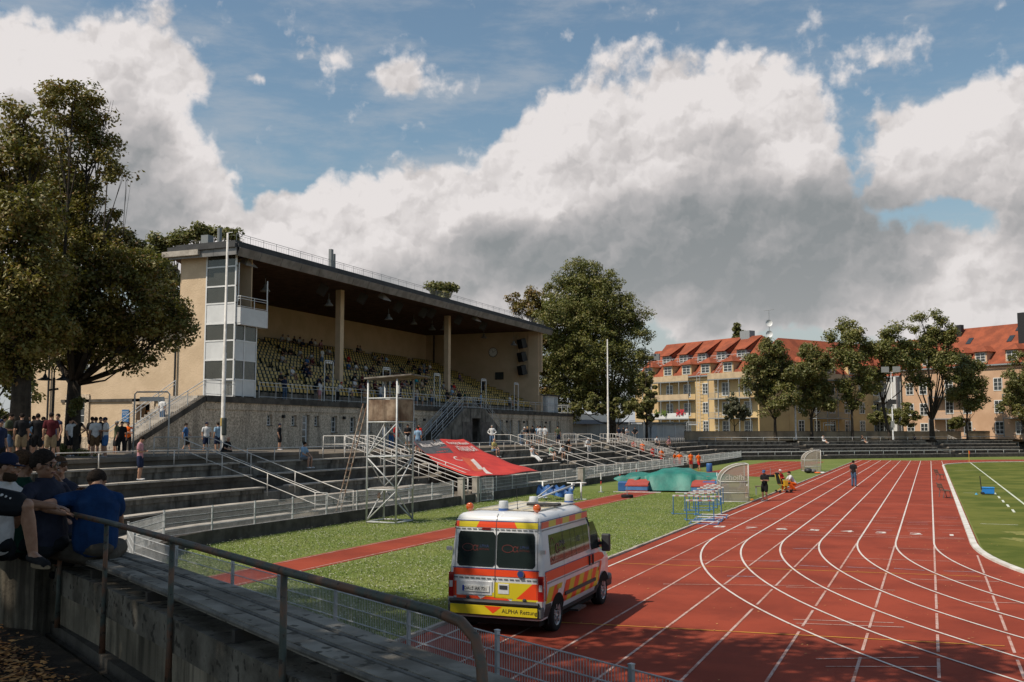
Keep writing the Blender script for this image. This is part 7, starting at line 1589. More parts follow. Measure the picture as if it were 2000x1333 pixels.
def shapes(J, kind, g=0.0, long_=False, sleeve=.62, fat=1.0, hs=1.0, grip=.4):
    mb = MB()
    if kind == 'body':
        torso(mb, J, 0, fat=fat); limb(mb, [J['neck'] - V3(0, 0, .02), J['neck'].lerp(J['head'], .65)], (.056, .054)); head_mb(mb, J['head'], J['look'], hs)
        for s in 'LR':
            limb(mb, [J['neck'].lerp(J['sh' + s], .45) - V3(0, 0, .02), J['sh' + s]], (.055, .058)); limb(mb, [J['sh' + s], J['el' + s], J['wr' + s]], ARM); hand(mb, J['wr' + s], J['el' + s], grip, 1.0, 1 if s == 'L' else -1)
            limb(mb, [J['hip' + s], J['kn' + s], J['an' + s]], LEG); k = J['kn' + s].lerp(J['an' + s], .3); b = (J['toe' + s] - J['an' + s]); ell(mb, k - Vector((b.x, b.y, 0)).normalized() * .012, (.054, .054, .09)); limb(mb, [J['an' + s] + V3(0, 0, -.03), J['toe' + s]], (.038, .030))
    elif kind == 'shirt':
        torso(mb, J, .014 + g, fat=fat)
        for s in 'LR':
            limb(mb, [J['neck'].lerp(J['sh' + s], .5) - V3(0, 0, .02), J['sh' + s]], (.056, .060), .012 + g)
            if long_: limb(mb, [J['sh' + s], J['el' + s], J['wr' + s]], (.055, .046, .036), .010)
            else: limb(mb, [J['sh' + s], J['sh' + s].lerp(J['el' + s], sleeve)], (.058, .056), .012 + g)
    elif kind == 'bottom':
        l = dict(J); d = (J['chest'] - J['pelvis']).normalized(); ell(mb, J['pelvis'] + d * .01, (.162 * (.5 + fat / 2) + g, .118 * fat + g, .105))
        for s in 'LR':
            if long_: limb(mb, [J['hip' + s], J['kn' + s], J['an' + s] + V3(0, 0, .01)], (.094, .068, .056), .008)
            else: limb(mb, [J['hip' + s], J['hip' + s].lerp(J['kn' + s], .80)], (.096, .086), .012 + g)
    elif kind == 'shoes':
        for s in 'LR':
            a, t = J['an' + s] + V3(0, 0, -.045), J['toe' + s]; h = (a - t); h.z = 0; limb(mb, [a + h.normalized() * .03, t], (.042, .040)); mb.v = mb.v
    return mb
_hair = {}
def hair_mesh(kind):
    if kind in _hair: return _hair[kind]
    mb = MB(); 
    if kind in ('short', 'long'):
        n, m = 18, 8; vs = []
        for j in range(m + 1):
            t = PI * (.50 + .06 * 0) * j / m
            for i in range(n):
                a = 2 * PI * i / n; back = .5 - .5 * math.sin(a); tt = t * (1.0 + .42 * back); vs.append((.0835 * math.sin(tt) * math.cos(a), -.014 + .103 * math.sin(tt) * math.sin(a) - .004, .028 + .103 * math.cos(tt)))
        mb.add(vs, [(j * n + i, (j + 1) * n + i, (j + 1) * n + (i + 1) % n, j * n + (i + 1) % n) for j in range(m) for i in range(n)])
        if kind == 'long': mb.tube([(0, -.07, .05), (0, -.105, -.06), (0, -.10, -.18), (0, -.085, -.30)], [.05, .075, .07, .03], 10)
    elif kind == 'cap':
        n = 18; prof = [(.0, .128), (.05, .122), (.078, .095), (.088, .055), (.089, .03), (.082, .03)]
        mb.lathe([(a, b) for a, b in prof], (0, -.008, 0), n); vs = []
        for k in range(9): a = PI * (.14 + .72 * k / 8); vs += [(.085 * math.cos(a), -.008 + .085 * math.sin(a), .036), (.075 * math.cos(a), .015 + .135 * math.sin(a), .026)]
        mb.add(vs, [(2 * k, 2 * k + 1, 2 * k + 3, 2 * k + 2) for k in range(8)]); mb.add([(v[0], v[1], v[2] - .006) for v in vs], [(2 * k + 2, 2 * k + 3, 2 * k + 1, 2 * k) for k in range(8)])
    me = bpy.data.meshes.new('hair_' + kind); me.from_pydata(mb.v, [], mb.f); me.materials.append(None); me.polygons.foreach_set('use_smooth', [True] * len(me.polygons)); me.update(); _hair[kind] = me; return me
def lookmtx(c, fwd, s=1.0):
    f = Vector(fwd).normalized(); l = f.cross(Vector((0, 0, 1))).normalized(); u = l.cross(f)
    return Matrix(((l.x * s, f.x * s, u.x * s, c[0]), (l.y * s, f.y * s, u.y * s, c[1]), (l.z * s, f.z * s, u.z * s, c[2]), (0, 0, 0, 1)))
_tm = {}
def tmpl(pose, part, voxel=.0135):
    if (pose, part) not in _tm:
        J = POSES[pose]; k = part.split('_')
        mb = {'body': lambda: shapes(J, 'body'), 'tee': lambda: shapes(J, 'shirt'), 'jacket': lambda: shapes(J, 'shirt', .004, True), 'tank': lambda: shapes(J, 'shirt', 0, False, .12), 'shorts': lambda: shapes(J, 'bottom'), 'trousers': lambda: shapes(J, 'bottom', 0, True), 'shoes': lambda: shapes(J, 'shoes')}[part]()
        _tm[(pose, part)] = remesh(mb, part, voxel if part == 'body' else .017, 2 if part != 'body' else 1)
    return _tm[(pose, part)]
SKIN = mat('skin', (0.42, 0.235, 0.155), (0.36, 0.19, 0.12), .55, 6., 3, coord='Object'); SKIN2 = mat('skin_dark', (0.14, 0.075, 0.048), (0.11, 0.06, 0.04), .55, 6., 3, coord='Object')
CLO = {'black': (.018, .018, .020), 'white': (.62, .62, .62), 'navy': (.018, .026, .06), 'blue': (.05, .13, .30), 'lightblue': (.25, .38, .52), 'grey': (.16, .17, .18), 'lightgrey': (.36, .37, .38), 'maroon': (.085, .016, .02), 'olive': (.075, .085, .05), 'khaki': (.24, .18, .11), 'brown': (.14, .085, .045),
       'pink': (.52, .27, .30), 'red': (.45, .025, .02), 'orange': (.85, .15, .02), 'yellow': (.52, .42, .16), 'green': (.06, .20, .14), 'palegreen': (.28, .42, .34), 'beige': (.42, .34, .25), 'teal': (.02, .30, .36), 'purple': (.13, .08, .18), 'denim': (.10, .16, .26), 'dgreen': (.012, .05, .035), 'jeans': (.07, .12, .20)}
def cmat(c): return mat('cloth_' + c, CLO[c], tuple(x * .78 for x in CLO[c]), .85, 7., 4, coord='Object', bump=.004, bscale=30)
HAIRC = {'dark': (.016, .012, .010), 'brown': (.05, .028, .016), 'grey': (.28, .27, .26), 'blond': (.30, .20, .09)}
def part_obj(me, name, m, par, mtx=None):
    o = bpy.data.objects.new(name, me); COL.objects.link(o); o.parent = par
    o.material_slots[0].link = 'OBJECT'; o.material_slots[0].material = m
    if mtx is not None: o.matrix_local = mtx
    return o
def person(pose, loc, rz, label, top='black', topk='tee', bot='black', botk='shorts', hair='short', hc='dark', skin=None, s=1.0, shoes='white', group=None):
    o = empty('person', loc, rz, label, 'person', group); o.scale = (s, s, s); J = POSES[pose]
    part_obj(tmpl(pose, 'body'), 'body', skin or SKIN, o); part_obj(tmpl(pose, topk), 'shirt', cmat(top), o); part_obj(tmpl(pose, botk), botk, cmat(bot), o); part_obj(tmpl(pose, 'shoes'), 'shoes', cmat(shoes), o)
    if hair == 'cap': part_obj(hair_mesh('short'), 'hair', mat('hair_' + hc, HAIRC[hc], None, .9, 9., coord='Object'), o, lookmtx(J['head'], J['look'])); part_obj(hair_mesh('cap'), 'cap', cmat({'dark': 'navy', 'grey': 'white', 'brown': 'blue', 'blond': 'red'}[hc]), o, lookmtx(J['head'], J['look']))
    elif hair != 'bald': part_obj(hair_mesh(hair), 'hair', mat('hair_' + hc, HAIRC[hc], None, .9, 9., coord='Object'), o, lookmtx(J['head'], J['look']))
    return o
D2R = math.radians; CAMF = math.degrees(PSI)      # rz 0 faces the viewer
def at(px, d, z): q = DD(px, 843, d); q.z = z; return q
def face(a): return D2R(a + 0) + 0
# yaw a: 0 toward the viewer, 90 toward picture right, 180 away, -90 toward picture left
def YAW(px, a): return PSI - math.atan((px - 1000) / FPX) + D2R(a)
ZL = 2.75
mb = MB(); mb.prism([(-60, 22), (-30.2, 22), (-30.7, 27), (-30.9, 46.5), (-33, 48), (-60, 50)], 2.58, ZL); structure(mb.build('gravel_bank', MT['concourse_gravel']))
def P(pose, px, d, z, a, label, **k): return person(pose, at(px, d, z), YAW(px, a), label, **k)
# crowd in the tree shade
P('stand', 4, 30, 2.45, 40, 'man in a navy cap and dark top at the very left edge of the crowd', top='navy', hair='cap')
P('phone', 22, 37, ZL, 70, 'man in a dark olive tee looking at his drink in the crowd', top='olive', bot='denim', group=None)
P('stand', 46, 37, ZL, 185, 'man seen from behind in a black tee and khaki shorts', top='black', bot='khaki')
P('relax', 58, 41, ZL, 10, 'man in a pale blue tee facing us between dark shirted men', top='lightblue', bot='black')
P('stand', 69, 43, ZL, 160, 'dark haired man half hidden behind the man in pale blue', top='black', bot='navy')
P('hips', 77, 37.5, ZL, 175, 'stocky man in a black jersey seen from behind beside the maroon shirt', top='black', bot='black')
P('raise', 72, 47, ZL, 30, 'man in a grey cap at the back of the shaded crowd', top='grey', hair='cap', hc='brown')
P('stand', 103, 36, ZL, 178, 'broad man from behind in a maroon tee and beige cargo shorts', top='maroon', bot='khaki', hair='cap')
P('relax', 116, 38, ZL, -60, 'man in a dark sleeveless shirt beside the maroon shirt', top='navy', topk='tank', bot='black')
P('phone', 28, 41, ZL, -20, 'man in a black tee behind the olive shirt', top='black', bot='grey')
P('stand', 12, 44, ZL, 120, 'man in a grey tee deep in the crowd at the left edge', top='grey', bot='black')
P('stand', 88, 46, ZL, 90, 'man in dark clothes under the street lamp', top='black', bot='denim')
P('raise', 140, 44, ZL - .02, 60, 'long haired woman in a white top and black shorts with a belt bag', top='white', bot='black', hair='long', s=.95)
P('hips', 154, 45, ZL, -10, 'man in a black sleeveless shirt with his hand on his hip', top='black', topk='tank', bot='black')
P('stand', 190, 43.5, ZL - .05, 190, 'man from behind in a pale tee and brown shorts', top='white', bot='brown')
P('stand', 183, 46, ZL, 150, 'man in black hidden behind the pale tee', top='black', bot='black')
P('phone', 210, 43.5, ZL - .05, -75, 'man in a white tee, dark cap and blue shorts looking down', top='white', bot='blue', hair='cap')
P('stand', 199, 46.5, ZL, 10, 'dark clothed man between the two white tees', top='black', bot='black')
P('relax', 231, 49.5, 2.6, -80, 'older man in an olive polo and black shorts seen in profile', top='olive', bot='black', hc='grey')
P('stand', 241, 53, 2.6, 0, 'dark figure behind the man in the olive polo', top='black', bot='black', botk='trousers')
st_ = P('crossed', 253, 55.5, 2.6, -10, 'steward in an orange safety vest with folded arms by the doorway', top='white', bot='black', botk='trousers', hair='cap')
part_obj(tmpl('crossed', 'tank'), 'safety_vest', cmat('orange'), st_).scale = (1.06, 1.10, 1.0)
o = person('stand', GX(316, 832, -43.6), PI, 'man in a white shirt climbing the side stair of the stand', top='white', bot='denim', botk='trousers')
# terraces, left
o = person('phone', (-28.95, 28.3, 1.93), YAW(272, 75), 'man in a pink tee and dark shorts holding a camera on the terrace', top='pink', bot='navy', s=.98); q = GX(272, 940, -28.55); o.location = (q.x, q.y, 1.93)
P('walk', 366, 56.5, ZC, 75, 'man in a blue tee walking past the flagpole', top='blue', bot='black', s=.97)
P('relax', 406, 56.5, ZC, 15, 'man in a white tee and dark cap left of the flagpole', top='white', bot='navy', hair='cap')
P('stand', 428, 58, ZC, -150, 'man in a pale blue tee right behind the flagpole', top='lightblue', bot='navy')
q = at(440, 53, ZC - .32); person('sitlean', q, YAW(440, 40), 'bald man in black crouched at the foot of the flagpole', top='black', bot='black', botk='trousers', hair='bald')
P('stand', 548, 66, ZC, 70, 'tattooed man in black with a cap walking along the base wall', top='black', bot='black', hair='cap')
def bench(px, py, r, a, label, pose='sit', **k):
    X = RX[r]; q = GX(px, py, X - .12); p = person(pose, (X - .1, q.y, RZ[r] - .43), YAW(px, a), label, **k); return p
bench(591, 899, 4, 55, 'man in a light blue tee and grey shorts seated on the top bench', top='lightblue', bot='grey', pose='sitside')
bench(847, 872, 4, 15, 'man in black seated above the dark corner of the banner', top='black', bot='black', botk='trousers')
for (px, d, a, l, k, pz) in ((752, 73, 60, 'man in a white shirt and jeans behind the scaffold tower', dict(top='white', topk='jacket', bot='denim', botk='trousers'), 'stand'), (765, 75, 20, 'man in a grey tee behind the scaffold legs', dict(top='grey', bot='blue', botk='trousers'), 'crossed'), (774, 72, 60, 'man in a red jacket and black trousers behind the scaffold tower', dict(top='red', topk='jacket', bot='black', botk='trousers'), 'stand'),
    (797, 71, 5, 'man in a black printed tee and pale denim shorts framed by the scaffold', dict(top='black', bot='lightgrey'), 'phone'), (819, 75, -30, 'man in a red shirt at the right scaffold leg', dict(top='red', topk='jacket', bot='black', botk='trousers'), 'relax')): P(pz, px, d, ZC, a, l, **k)
P('stand', 817, 65, ZC - .2, 175, 'heavy man in a pale blue polo seen from behind at the right scaffold leg', top='lightblue', bot='denim')
# terraces, middle
P('hips', 961, 84, ZC, -10, 'man in a white shirt and dark vest standing at the top of the stairs', top='white', topk='jacket', bot='denim', botk='trousers', hc='grey')
bench(963, 893, 4, 50, 'bald man in a yellow shirt and blue shorts seated on the top bench', top='yellow', bot='denim', hair='bald', pose='sitside')
bench(1040, 895, 3, 45, 'woman in white reclining on the bench beside the stair rail', top='white', topk='tank', bot='white', botk='trousers', hair='long', pose='sitlong')
bench(1075, 890, 3, 50, 'grey haired man in a pale green shirt and white shorts seated', top='palegreen', bot='white', hc='grey')
bench(1093, 889, 3, 45, 'man in a white tee and dark shorts bending forward on the bench', top='white', bot='black', pose='sitlean')
bench(1104, 876, 4, 60, 'grey haired man in black seated at the end of the top bench', top='black', bot='black', hc='grey', pose='sitlean')
bench(1143, 874, 4, 50, 'man in white with a sun hat seated on the top bench near the shed', top='white', bot='white', botk='trousers', hair='cap', hc='grey', pose='sitlean')
for (px, d, a, l, pz, k) in ((1018, 88, 50, 'man in a grey polo and pale cap leaning on the barrier', 'lean', dict(top='grey', bot='denim', botk='trousers', hair='cap', hc='grey')), (1030, 89, 60, 'woman in a black top standing at the barrier', 'stand', dict(top='black', bot='grey', hair='short', hc='blond', s=.95)), (1040, 90, 175, 'man in a black tee with his back turned at the barrier', 'stand', dict(top='black', bot='black')),
    (1050, 91, 30, 'man in a pale blue shirt leaning at the barrier', 'stand', dict(top='lightblue', bot='grey')), (1055, 90, 190, 'man in a white tee from behind, left one of the white pair', 'stand', dict(top='white', bot='grey')), (1064, 91, 170, 'man in a white tee from behind, right one of the white pair', 'stand', dict(top='white', bot='khaki')), (1089, 92, 170, 'man in an olive tee and blue shorts walking away', 'relax', dict(top='olive', bot='navy')),
    (1208, 122, 30, 'man in navy by the tree trunk at the shed', 'stand', dict(top='navy', bot='navy')), (1217, 124, 0, 'man in black between the two men at the shed', 'stand', dict(top='black', bot='black', botk='trousers')), (1223, 121, 60, 'man in a white tee and dark shorts at the shed', 'phone', dict(top='white', bot='navy')), (1239, 121, -10, 'man in dark clothes standing inside the small portal frame', 'hips', dict(top='black', bot='grey', botk='trousers'))): P(pz, px, d, ZC, a, l, **k)
bench(1282, 862, 4, 30, 'man in a white tee seated before the shed door', top='white', bot='grey')
bench(1308, 862, 4, -60, 'man in navy leaning over the rail by the shed', top='navy', bot='black', pose='sitside'); bench(1304, 868, 4, 40, 'small figure in pink beside the man in navy', top='pink', bot='pink', s=.85, pose='sitlean')
# far terrace
for (px, d, l, k) in ((1605, 146, 'man in a white tee seated alone on the far terrace', dict(top='white', bot='white')), (1681, 150, 'man in black lying back on the far terrace', dict(top='black', bot='grey')), (1783, 156, 'man in a dark tee seated on the far terrace below the tallest tree', dict(top='navy', bot='brown'))): P('sitlong', px, d, 2.0, 50, l, **k)
# players in orange and red coming down the far stairs
PL_ = [(1362, 98, 0, 'walk', 40, 'player in orange walking onto the grass ahead of the others'), (1347, 101, 0, 'stand', 20, 'player in orange behind the leading player'), (1325, 101, 0, 'hips', 0, 'player in orange in the middle of the group above the mat'), (1316, 103, 0, 'stand', 60, 'player in orange left of the middle player'),
       (1290, 105, .3, 'walk', 30, 'player in orange with folded arms at the foot of the stairs'), (1273, 106, .5, 'stand', 20, 'player in a darker red kit behind the fence'), (1253, 107, 1.0, 'stand', 0, 'player in orange low on the steps behind the fence'), (1236, 108, 1.6, 'sitside', 20, 'player in red coming down at the left of the far stairs')]
for i, (px, d, z, pz, a, l) in enumerate(PL_): P(pz, px, d, z, a, l, top='red' if i in (5, 7) else 'orange', bot='red', hc='dark', shoes='red')
P('walk', 1281, 107, 1.1, -30, 'man in a black top on the far stairs above the players', top='black', bot='denim', botk='trousers')
# at the track
q = G(1668, 951); person('stand', q, YAW(1670, 150), 'man in a black tee and jeans standing alone on the lanes', top='black', bot='jeans', botk='trousers', shoes='black', s=1.04)
q = G(1494, 979); person('phone', q, YAW(1494, -25), 'coach in a blue cap, black shirt and black shorts at the near shelter', top='black', bot='black', hair='cap', hc='brown', shoes='lightgrey', s=.98)
q = G(1443, 973); person('sitlean', q + Vector((0, .3, 0)), YAW(1440, 80), 'man in grey seated inside the near perspex shelter', top='grey', bot='brown', s=.98)
q = G(1527, 962); person('sitarms', q + Vector((-.1, 0, .12)), YAW(1530, 40), 'paramedic in red and white with a pale cap on the rescue chair', top='red', topk='jacket', bot='orange', botk='trousers', hair='cap', hc='grey')
q = G(1549, 959); person('crouch', q, YAW(1549, -70), 'paramedic in a white shirt and orange trousers crouching by the chair', top='white', bot='orange', botk='trousers', shoes='black', s=1.1)
# ---- spectators in the stand
def standp(px, py, label, pose='sit', top='black', bot='grey', row=None, a=90, **k):
    d = _ray(px, py); hgt = .95 if pose.startswith('sit') else 1.25
    # meet the raked floor raised to chest height
    A_ = 6.6 + hgt - 43.9 * .3966; t = (A_ - CAMZ) / (d.z + .3966 * d.x); X = d.x * t; kk = max(0, min(NROW - 1, round((-43.9 - X) / .87))) if row is None else row
    if row == -1: X = -43.25; z = 6.11
    else: X = rowx(kk); z = rowz(kk)
    Y = d.y / d.x * X
    return person(pose, (X + (.16 if pose.startswith('sit') else .45 if row != -1 else 0), Y, z), D2R(a), label, top=top, bot=bot, **k)
SP = [(549, 683, 'black', 'sit', 'left one of two people in black high beside the aisle'), (559, 683, 'black', 'sitlean', 'right one of two people in black high beside the aisle'), (547, 700, 'lightgrey', 'sitside', 'spectator in a grey shirt seated left of the aisle'), (595, 705, 'blue', 'sit', 'spectator in a bright blue polo in the stand'), (605, 707, 'maroon', 'sit', 'spectator in maroon next to the bright blue polo'),
 (586, 716, 'black', 'sitlean', 'bald spectator in black below the blue polo'), (595, 724, 'black', 'sitlean', 'spectator in black stooping low behind the bald man'), (543, 734, 'black', 'sit', 'spectator in black seated nearest the tower'), (566, 728, 'white', 'sitside', 'spectator in a white top third row near the tower'), (636, 687, 'lightgrey', 'sitside', 'spectator in pale grey left of the near column'),
 (684, 737, 'black', 'sitlean', 'spectator in a black printed tee right of the near column'), (688, 716, 'white', 'sitlean', 'spectator in white right of the near column'), (677, 716, 'blue', 'sit', 'spectator in blue beside the white shirt at the near column'), (677, 700, 'red', 'sit', 'spectator in red high to the right of the near column'), (710, 719, 'white', 'sit', 'spectator in a white patterned shirt'), (728, 699, 'grey', 'sit', 'left one of four spectators high in the middle'),
 (735, 701, 'beige', 'sitlean', 'second of four spectators high in the middle'), (743, 700, 'navy', 'sitarms', 'third of four spectators high in the middle'), (751, 701, 'lightblue', 'sit', 'right one of four spectators high in the middle'), (709, 747, 'black', 'sitlean', 'spectator in black by the second aisle frame'), (679, 754, 'white', 'sit', 'child in white on the front row right of the near column'), (688, 751, 'white', 'sit', 'spectator in a white cap on the front row'),
 (762, 748, 'maroon', 'sitlean', 'spectator in dark red behind the white tee at the railing'), (771, 752, 'lightblue', 'sit', 'spectator in pale blue behind the white tee at the railing'), (789, 744, 'pink', 'sitarms', 'spectator in dusky pink above the scaffold box'), (797, 749, 'black', 'sitlean', 'spectator in black above the scaffold box'), (806, 742, 'teal', 'sitlean', 'spectator in a turquoise top above the scaffold box'), (820, 748, 'beige', 'sit', 'spectator in beige right above the scaffold box'),
 (828, 744, 'black', 'sitarms', 'spectator in black right of the scaffold roof'), (836, 715, 'white', 'sit', 'spectator in pale clothes by the press desks'), (863, 752, 'lightgrey', 'sit', 'first of a row of four seated left of the red shirt'), (870, 752, 'white', 'sitlean', 'second of a row of four seated left of the red shirt'), (876, 752, 'navy', 'sit', 'third of a row of four seated left of the red shirt'), (883, 753, 'red', 'sitside', 'spectator in a red shirt right of the far column foot'),
 (869, 768, 'black', 'sit', 'spectator in black on the front row near the middle stair'), (879, 767, 'lightblue', 'sit', 'spectator in light blue on the front row near the middle stair'), (894, 733, 'purple', 'sitside', 'spectator in purple alone right of the far column'), (992, 784, 'white', 'sit', 'spectator in white on the front row near the clock wall'), (1003, 788, 'black', 'sitarms', 'spectator in dark clothes on the front row near the clock wall'),
 (700, 662, 'grey', 'sit', 'shadowy spectator in the top rows right of the near column'), (612, 668, 'white', 'sit', 'spectator in white in the shaded upper rows left of the column'), (620, 663, 'pink', 'sitlean', 'spectator in pink in the shaded upper rows left of the column'), (545, 612, 'lightgrey', 'sitlean', 'left spectator against the back wall under the ceiling'), (560, 611, 'white', 'sit', 'middle spectator against the back wall under the ceiling'), (572, 618, 'black', 'sit', 'right spectator against the back wall under the ceiling'),
 (695, 668, 'black', 'sit', 'spectator in black in the shaded rows behind the column'), (816, 720, 'navy', 'sit', 'spectator in navy just left of the standing man at the desks'), (655, 693, 'lightgrey', 'sit', 'spectator in grey directly left of the near column')]
for (x, y, c, pz, l) in SP: standp(x, y, l, pz, c, 'black' if rng.random() < .5 else 'grey', s=.72 if 'child' in l else 1.0, hair='bald' if 'bald' in l else ('cap' if 'cap' in l else 'short'), hc=('dark', 'brown', 'grey')[int(rng.integers(3))])
for (x, y, c, b, pz, r, a, l, k) in ((556, 746, 'navy', 'jeans', 'phone', -1, 75, 'man in a navy tee standing at the railing near the tower', dict(botk='trousers')), (621, 690, 'white', 'denim', 'stand', None, -90, 'man in white with a black rucksack climbing the aisle', {}), (649, 712, 'blue', 'black', 'stand', None, 80, 'man in a blue jersey standing left of the near column', {}), (657, 712, 'grey', 'black', 'stand', None, -90, 'man in dark grey standing beside the blue jersey', {}),
   (625, 755, 'white', 'pink', 'stand', -1, -90, 'long haired woman in a white top and pink skirt at the railing', dict(hair='long', s=.95)), (659, 755, 'white', 'black', 'lean', -1, 90, 'man in a white shirt and red cap leaning on the railing', dict(hair='cap', hc='blond', botk='trousers')), (743, 757, 'white', 'denim', 'lift', -1, -80, 'man in a white tee seen from behind at the railing', dict(botk='trousers')), (781, 760, 'navy', 'navy', 'relax', -1, 90, 'man in a navy polo at the railing above the scaffold box', {}),
   (814, 763, 'beige', 'denim', 'stand', -1, -90, 'man in a beige tee with a shoulder strap at the railing', {}), (825, 764, 'olive', 'lightgrey', 'stand', -1, 110, 'man in a grey green tee talking at the railing', {}), (843, 763, 'beige', 'denim', 'raise', -1, -60, 'man in a pale tee with raised arms leaning on the railing', {}), (821, 716, 'grey', 'jeans', 'hips', None, 90, 'man in a grey pullover standing by the press desks', dict(botk='trousers')), (936, 752, 'black', 'black', 'stand', None, 60, 'tall dark figure standing behind the middle stair frame', dict(botk='trousers')),
   (939, 772, 'lightblue', 'denim', 'stand', -1, -80, 'man in light blue with a dark rucksack at the head of the middle stair', {}), (908, 772, 'dgreen', 'khaki', 'walk', -1, 100, 'man in dark green with a lanyard reaching the middle stair', {}), (897, 776, 'black', 'beige', 'walk', -1, 60, 'man in black reaching for the middle stair rail', {})):
    standp(x, y, l, pz, c, b, r, a, **k)
for k in range(40):
    x, y = ((rng.uniform(690, 835), rng.uniform(698, 750)), (rng.uniform(575, 660), rng.uniform(655, 740)), (rng.uniform(700, 790), rng.uniform(735, 765)))[k % 3]
    x, y = float(x), float(y); c = ('black', 'navy', 'grey', 'black', 'white', 'maroon')[k % 6] if k % 6 != 4 else 'lightgrey'
    standp(x, y, 'small distant spectator seated among the crowded middle rows of the stand', ('sit', 'sitlean', 'sitarms')[k % 3], c, 'black', group='distant seated spectators', hair='short')
person('stand', (-43.6, 55.2, 6.15), D2R(60), 'person in white standing inside the glazed tower', top='white', topk='jacket', bot='black', botk='trousers', hc='grey')
_ = part_obj
for l_, x_, y_ in (('black rucksack of the man climbing the aisle', 621, 690),): pass

# ---- foreground figures on the bench, joints set one by one
def W(px, py, d): return DD(px, py, d)
def hero(name_label, J, top, bot, topk='tee', botk='shorts', hair=('short', 'dark'), fat=1.12, vox=.0085, hs=1.0, base=None, glasses=False, sleeve=.62, cap=None, parts=('body', 'shirt', 'bottom', 'shoes'), collar=False, beard=False, eyes=True, skin=None, grip=.55, shoes='black'):
    J = {k: Vector(v) for k, v in J.items()}; b = Vector(base) if base else J['pelvis'].copy(); Jl = {k: (v - b if k != 'look' else v) for k, v in J.items()}
    o = empty('person', b, 0, name_label, 'person'); sk_ = skin or mat('skin_near', (0.36, 0.20, 0.13), (0.28, 0.145, 0.09), .5, 14., 5, coord='Object', bump=.0015, bscale=120)
    part_obj(remesh(shapes(Jl, 'body', fat=fat, hs=hs, grip=grip), 'body', vox, 2), 'body', sk_, o)
    if 'shirt' in parts: part_obj(remesh(wrinkle(shapes(Jl, 'shirt', .006, topk == 'jacket', sleeve, fat=fat)), 'shirt', .010, 2), 'shirt', top, o)
    if 'bottom' in parts: part_obj(remesh(shapes(Jl, 'bottom', .006, botk == 'trousers', fat=fat), botk, .011, 3), botk, bot, o)
    if 'shoes' in parts: part_obj(remesh(shapes(Jl, 'shoes'), 'shoes', .009, 2), 'shoes', cmat(shoes), o)
    hm = lookmtx(Jl['head'], Jl['look'], hs)
    if hair: part_obj(hairball(hair[0], hs), 'hair', mat('hair_near_' + hair[1], HAIRC[hair[1]], tuple(x * 2.0 for x in HAIRC[hair[1]]), .8, 60., 3, coord='Object', bump=.003, bscale=150), o, hm)
    if cap: part_obj(hair_mesh('cap').copy(), 'cap', cmat(cap), o, hm)
    if eyes:
        for s in (-1, 1):
            mb = MB(); ell(mb, (s * .031, .073, .006), (.0125, .010, .009)); e = mb.build('eye', plain('eye_white', (.5, .48, .45), .3), o, True); e.matrix_local = hm
            mb = MB(); ell(mb, (s * .031, .0805, .005), (.006, .004, .006)); mb.build('iris', plain('iris_dark', (.03, .02, .015), .2), e, True)
            mb = MB(); mb.tube([(s * .050, .076, .026), (s * .033, .086, .031), (s * .016, .087, .027)], .0042, 6); x = mb.build('eyebrow', plain('brow', (.03, .02, .015), .8), o, True); x.matrix_local = hm
        mb = MB(); mb.tube([(-.026, .083, -.056), (-.01, .094, -.054), (.01, .094, -.054), (.026, .083, -.056)], .0058, 8); x = mb.build('lips', mat('lips', (.30, .12, .09), None, .5, 9.), o, True); x.matrix_local = hm
    if glasses:
        mb = MB()
        for s in (-1, 1): mb.tube([(s * .068, .065, .010), (s * .082, -.02, .006)], .0035, 6); mb.add([(s * .010, .099, .020), (s * .058, .088, .022), (s * .066, .078, .008), (s * .052, .088, -.014), (s * .018, .099, -.014)], [(0, 1, 2, 3, 4)]); mb.add([(s * .010, .104, .020), (s * .058, .093, .022), (s * .066, .083, .008), (s * .052, .093, -.014), (s * .018, .104, -.014)], [(4, 3, 2, 1, 0)])
        mb.tube([(-.012, .102, .014), (.012, .102, .014)], .003, 6); x = mb.build('sunglasses', glass('shades', (.01, .01, .012), .05), o); x.matrix_local = hm
    if beard:
        mb = MB(); n = 16; vs = []
        for j in range(6):
            t = .9 + j * .32
            for i in range(n): a = -PI * .12 + (PI * 1.24) * i / (n - 1); vs.append((.0645 * math.sin(t) * math.cos(a) * 1.03, .018 + .077 * math.sin(t) * math.sin(a), -.035 + .086 * math.cos(t + .55)))
        mb.add(vs, [(j * n + i, j * n + i + 1, (j + 1) * n + i + 1, (j + 1) * n + i) for j in range(5) for i in range(n - 1)]); x = mb.build('beard', mat('beard', (.045, .028, .018), None, .8, 80.), o, True); x.matrix_local = hm
    return o, b, Jl
def wrinkle(mb):
    out = []
    for v in mb.v:
        v = Vector(v); a = math.sin(v.z * 46 + v.x * 19 + 2.3 * math.sin(v.y * 21)) * .0045 + math.sin(v.z * 21 - v.x * 27) * .004; out.append(tuple(v + Vector((a, a * .8, a * .3))))
    mb.v = out; return mb
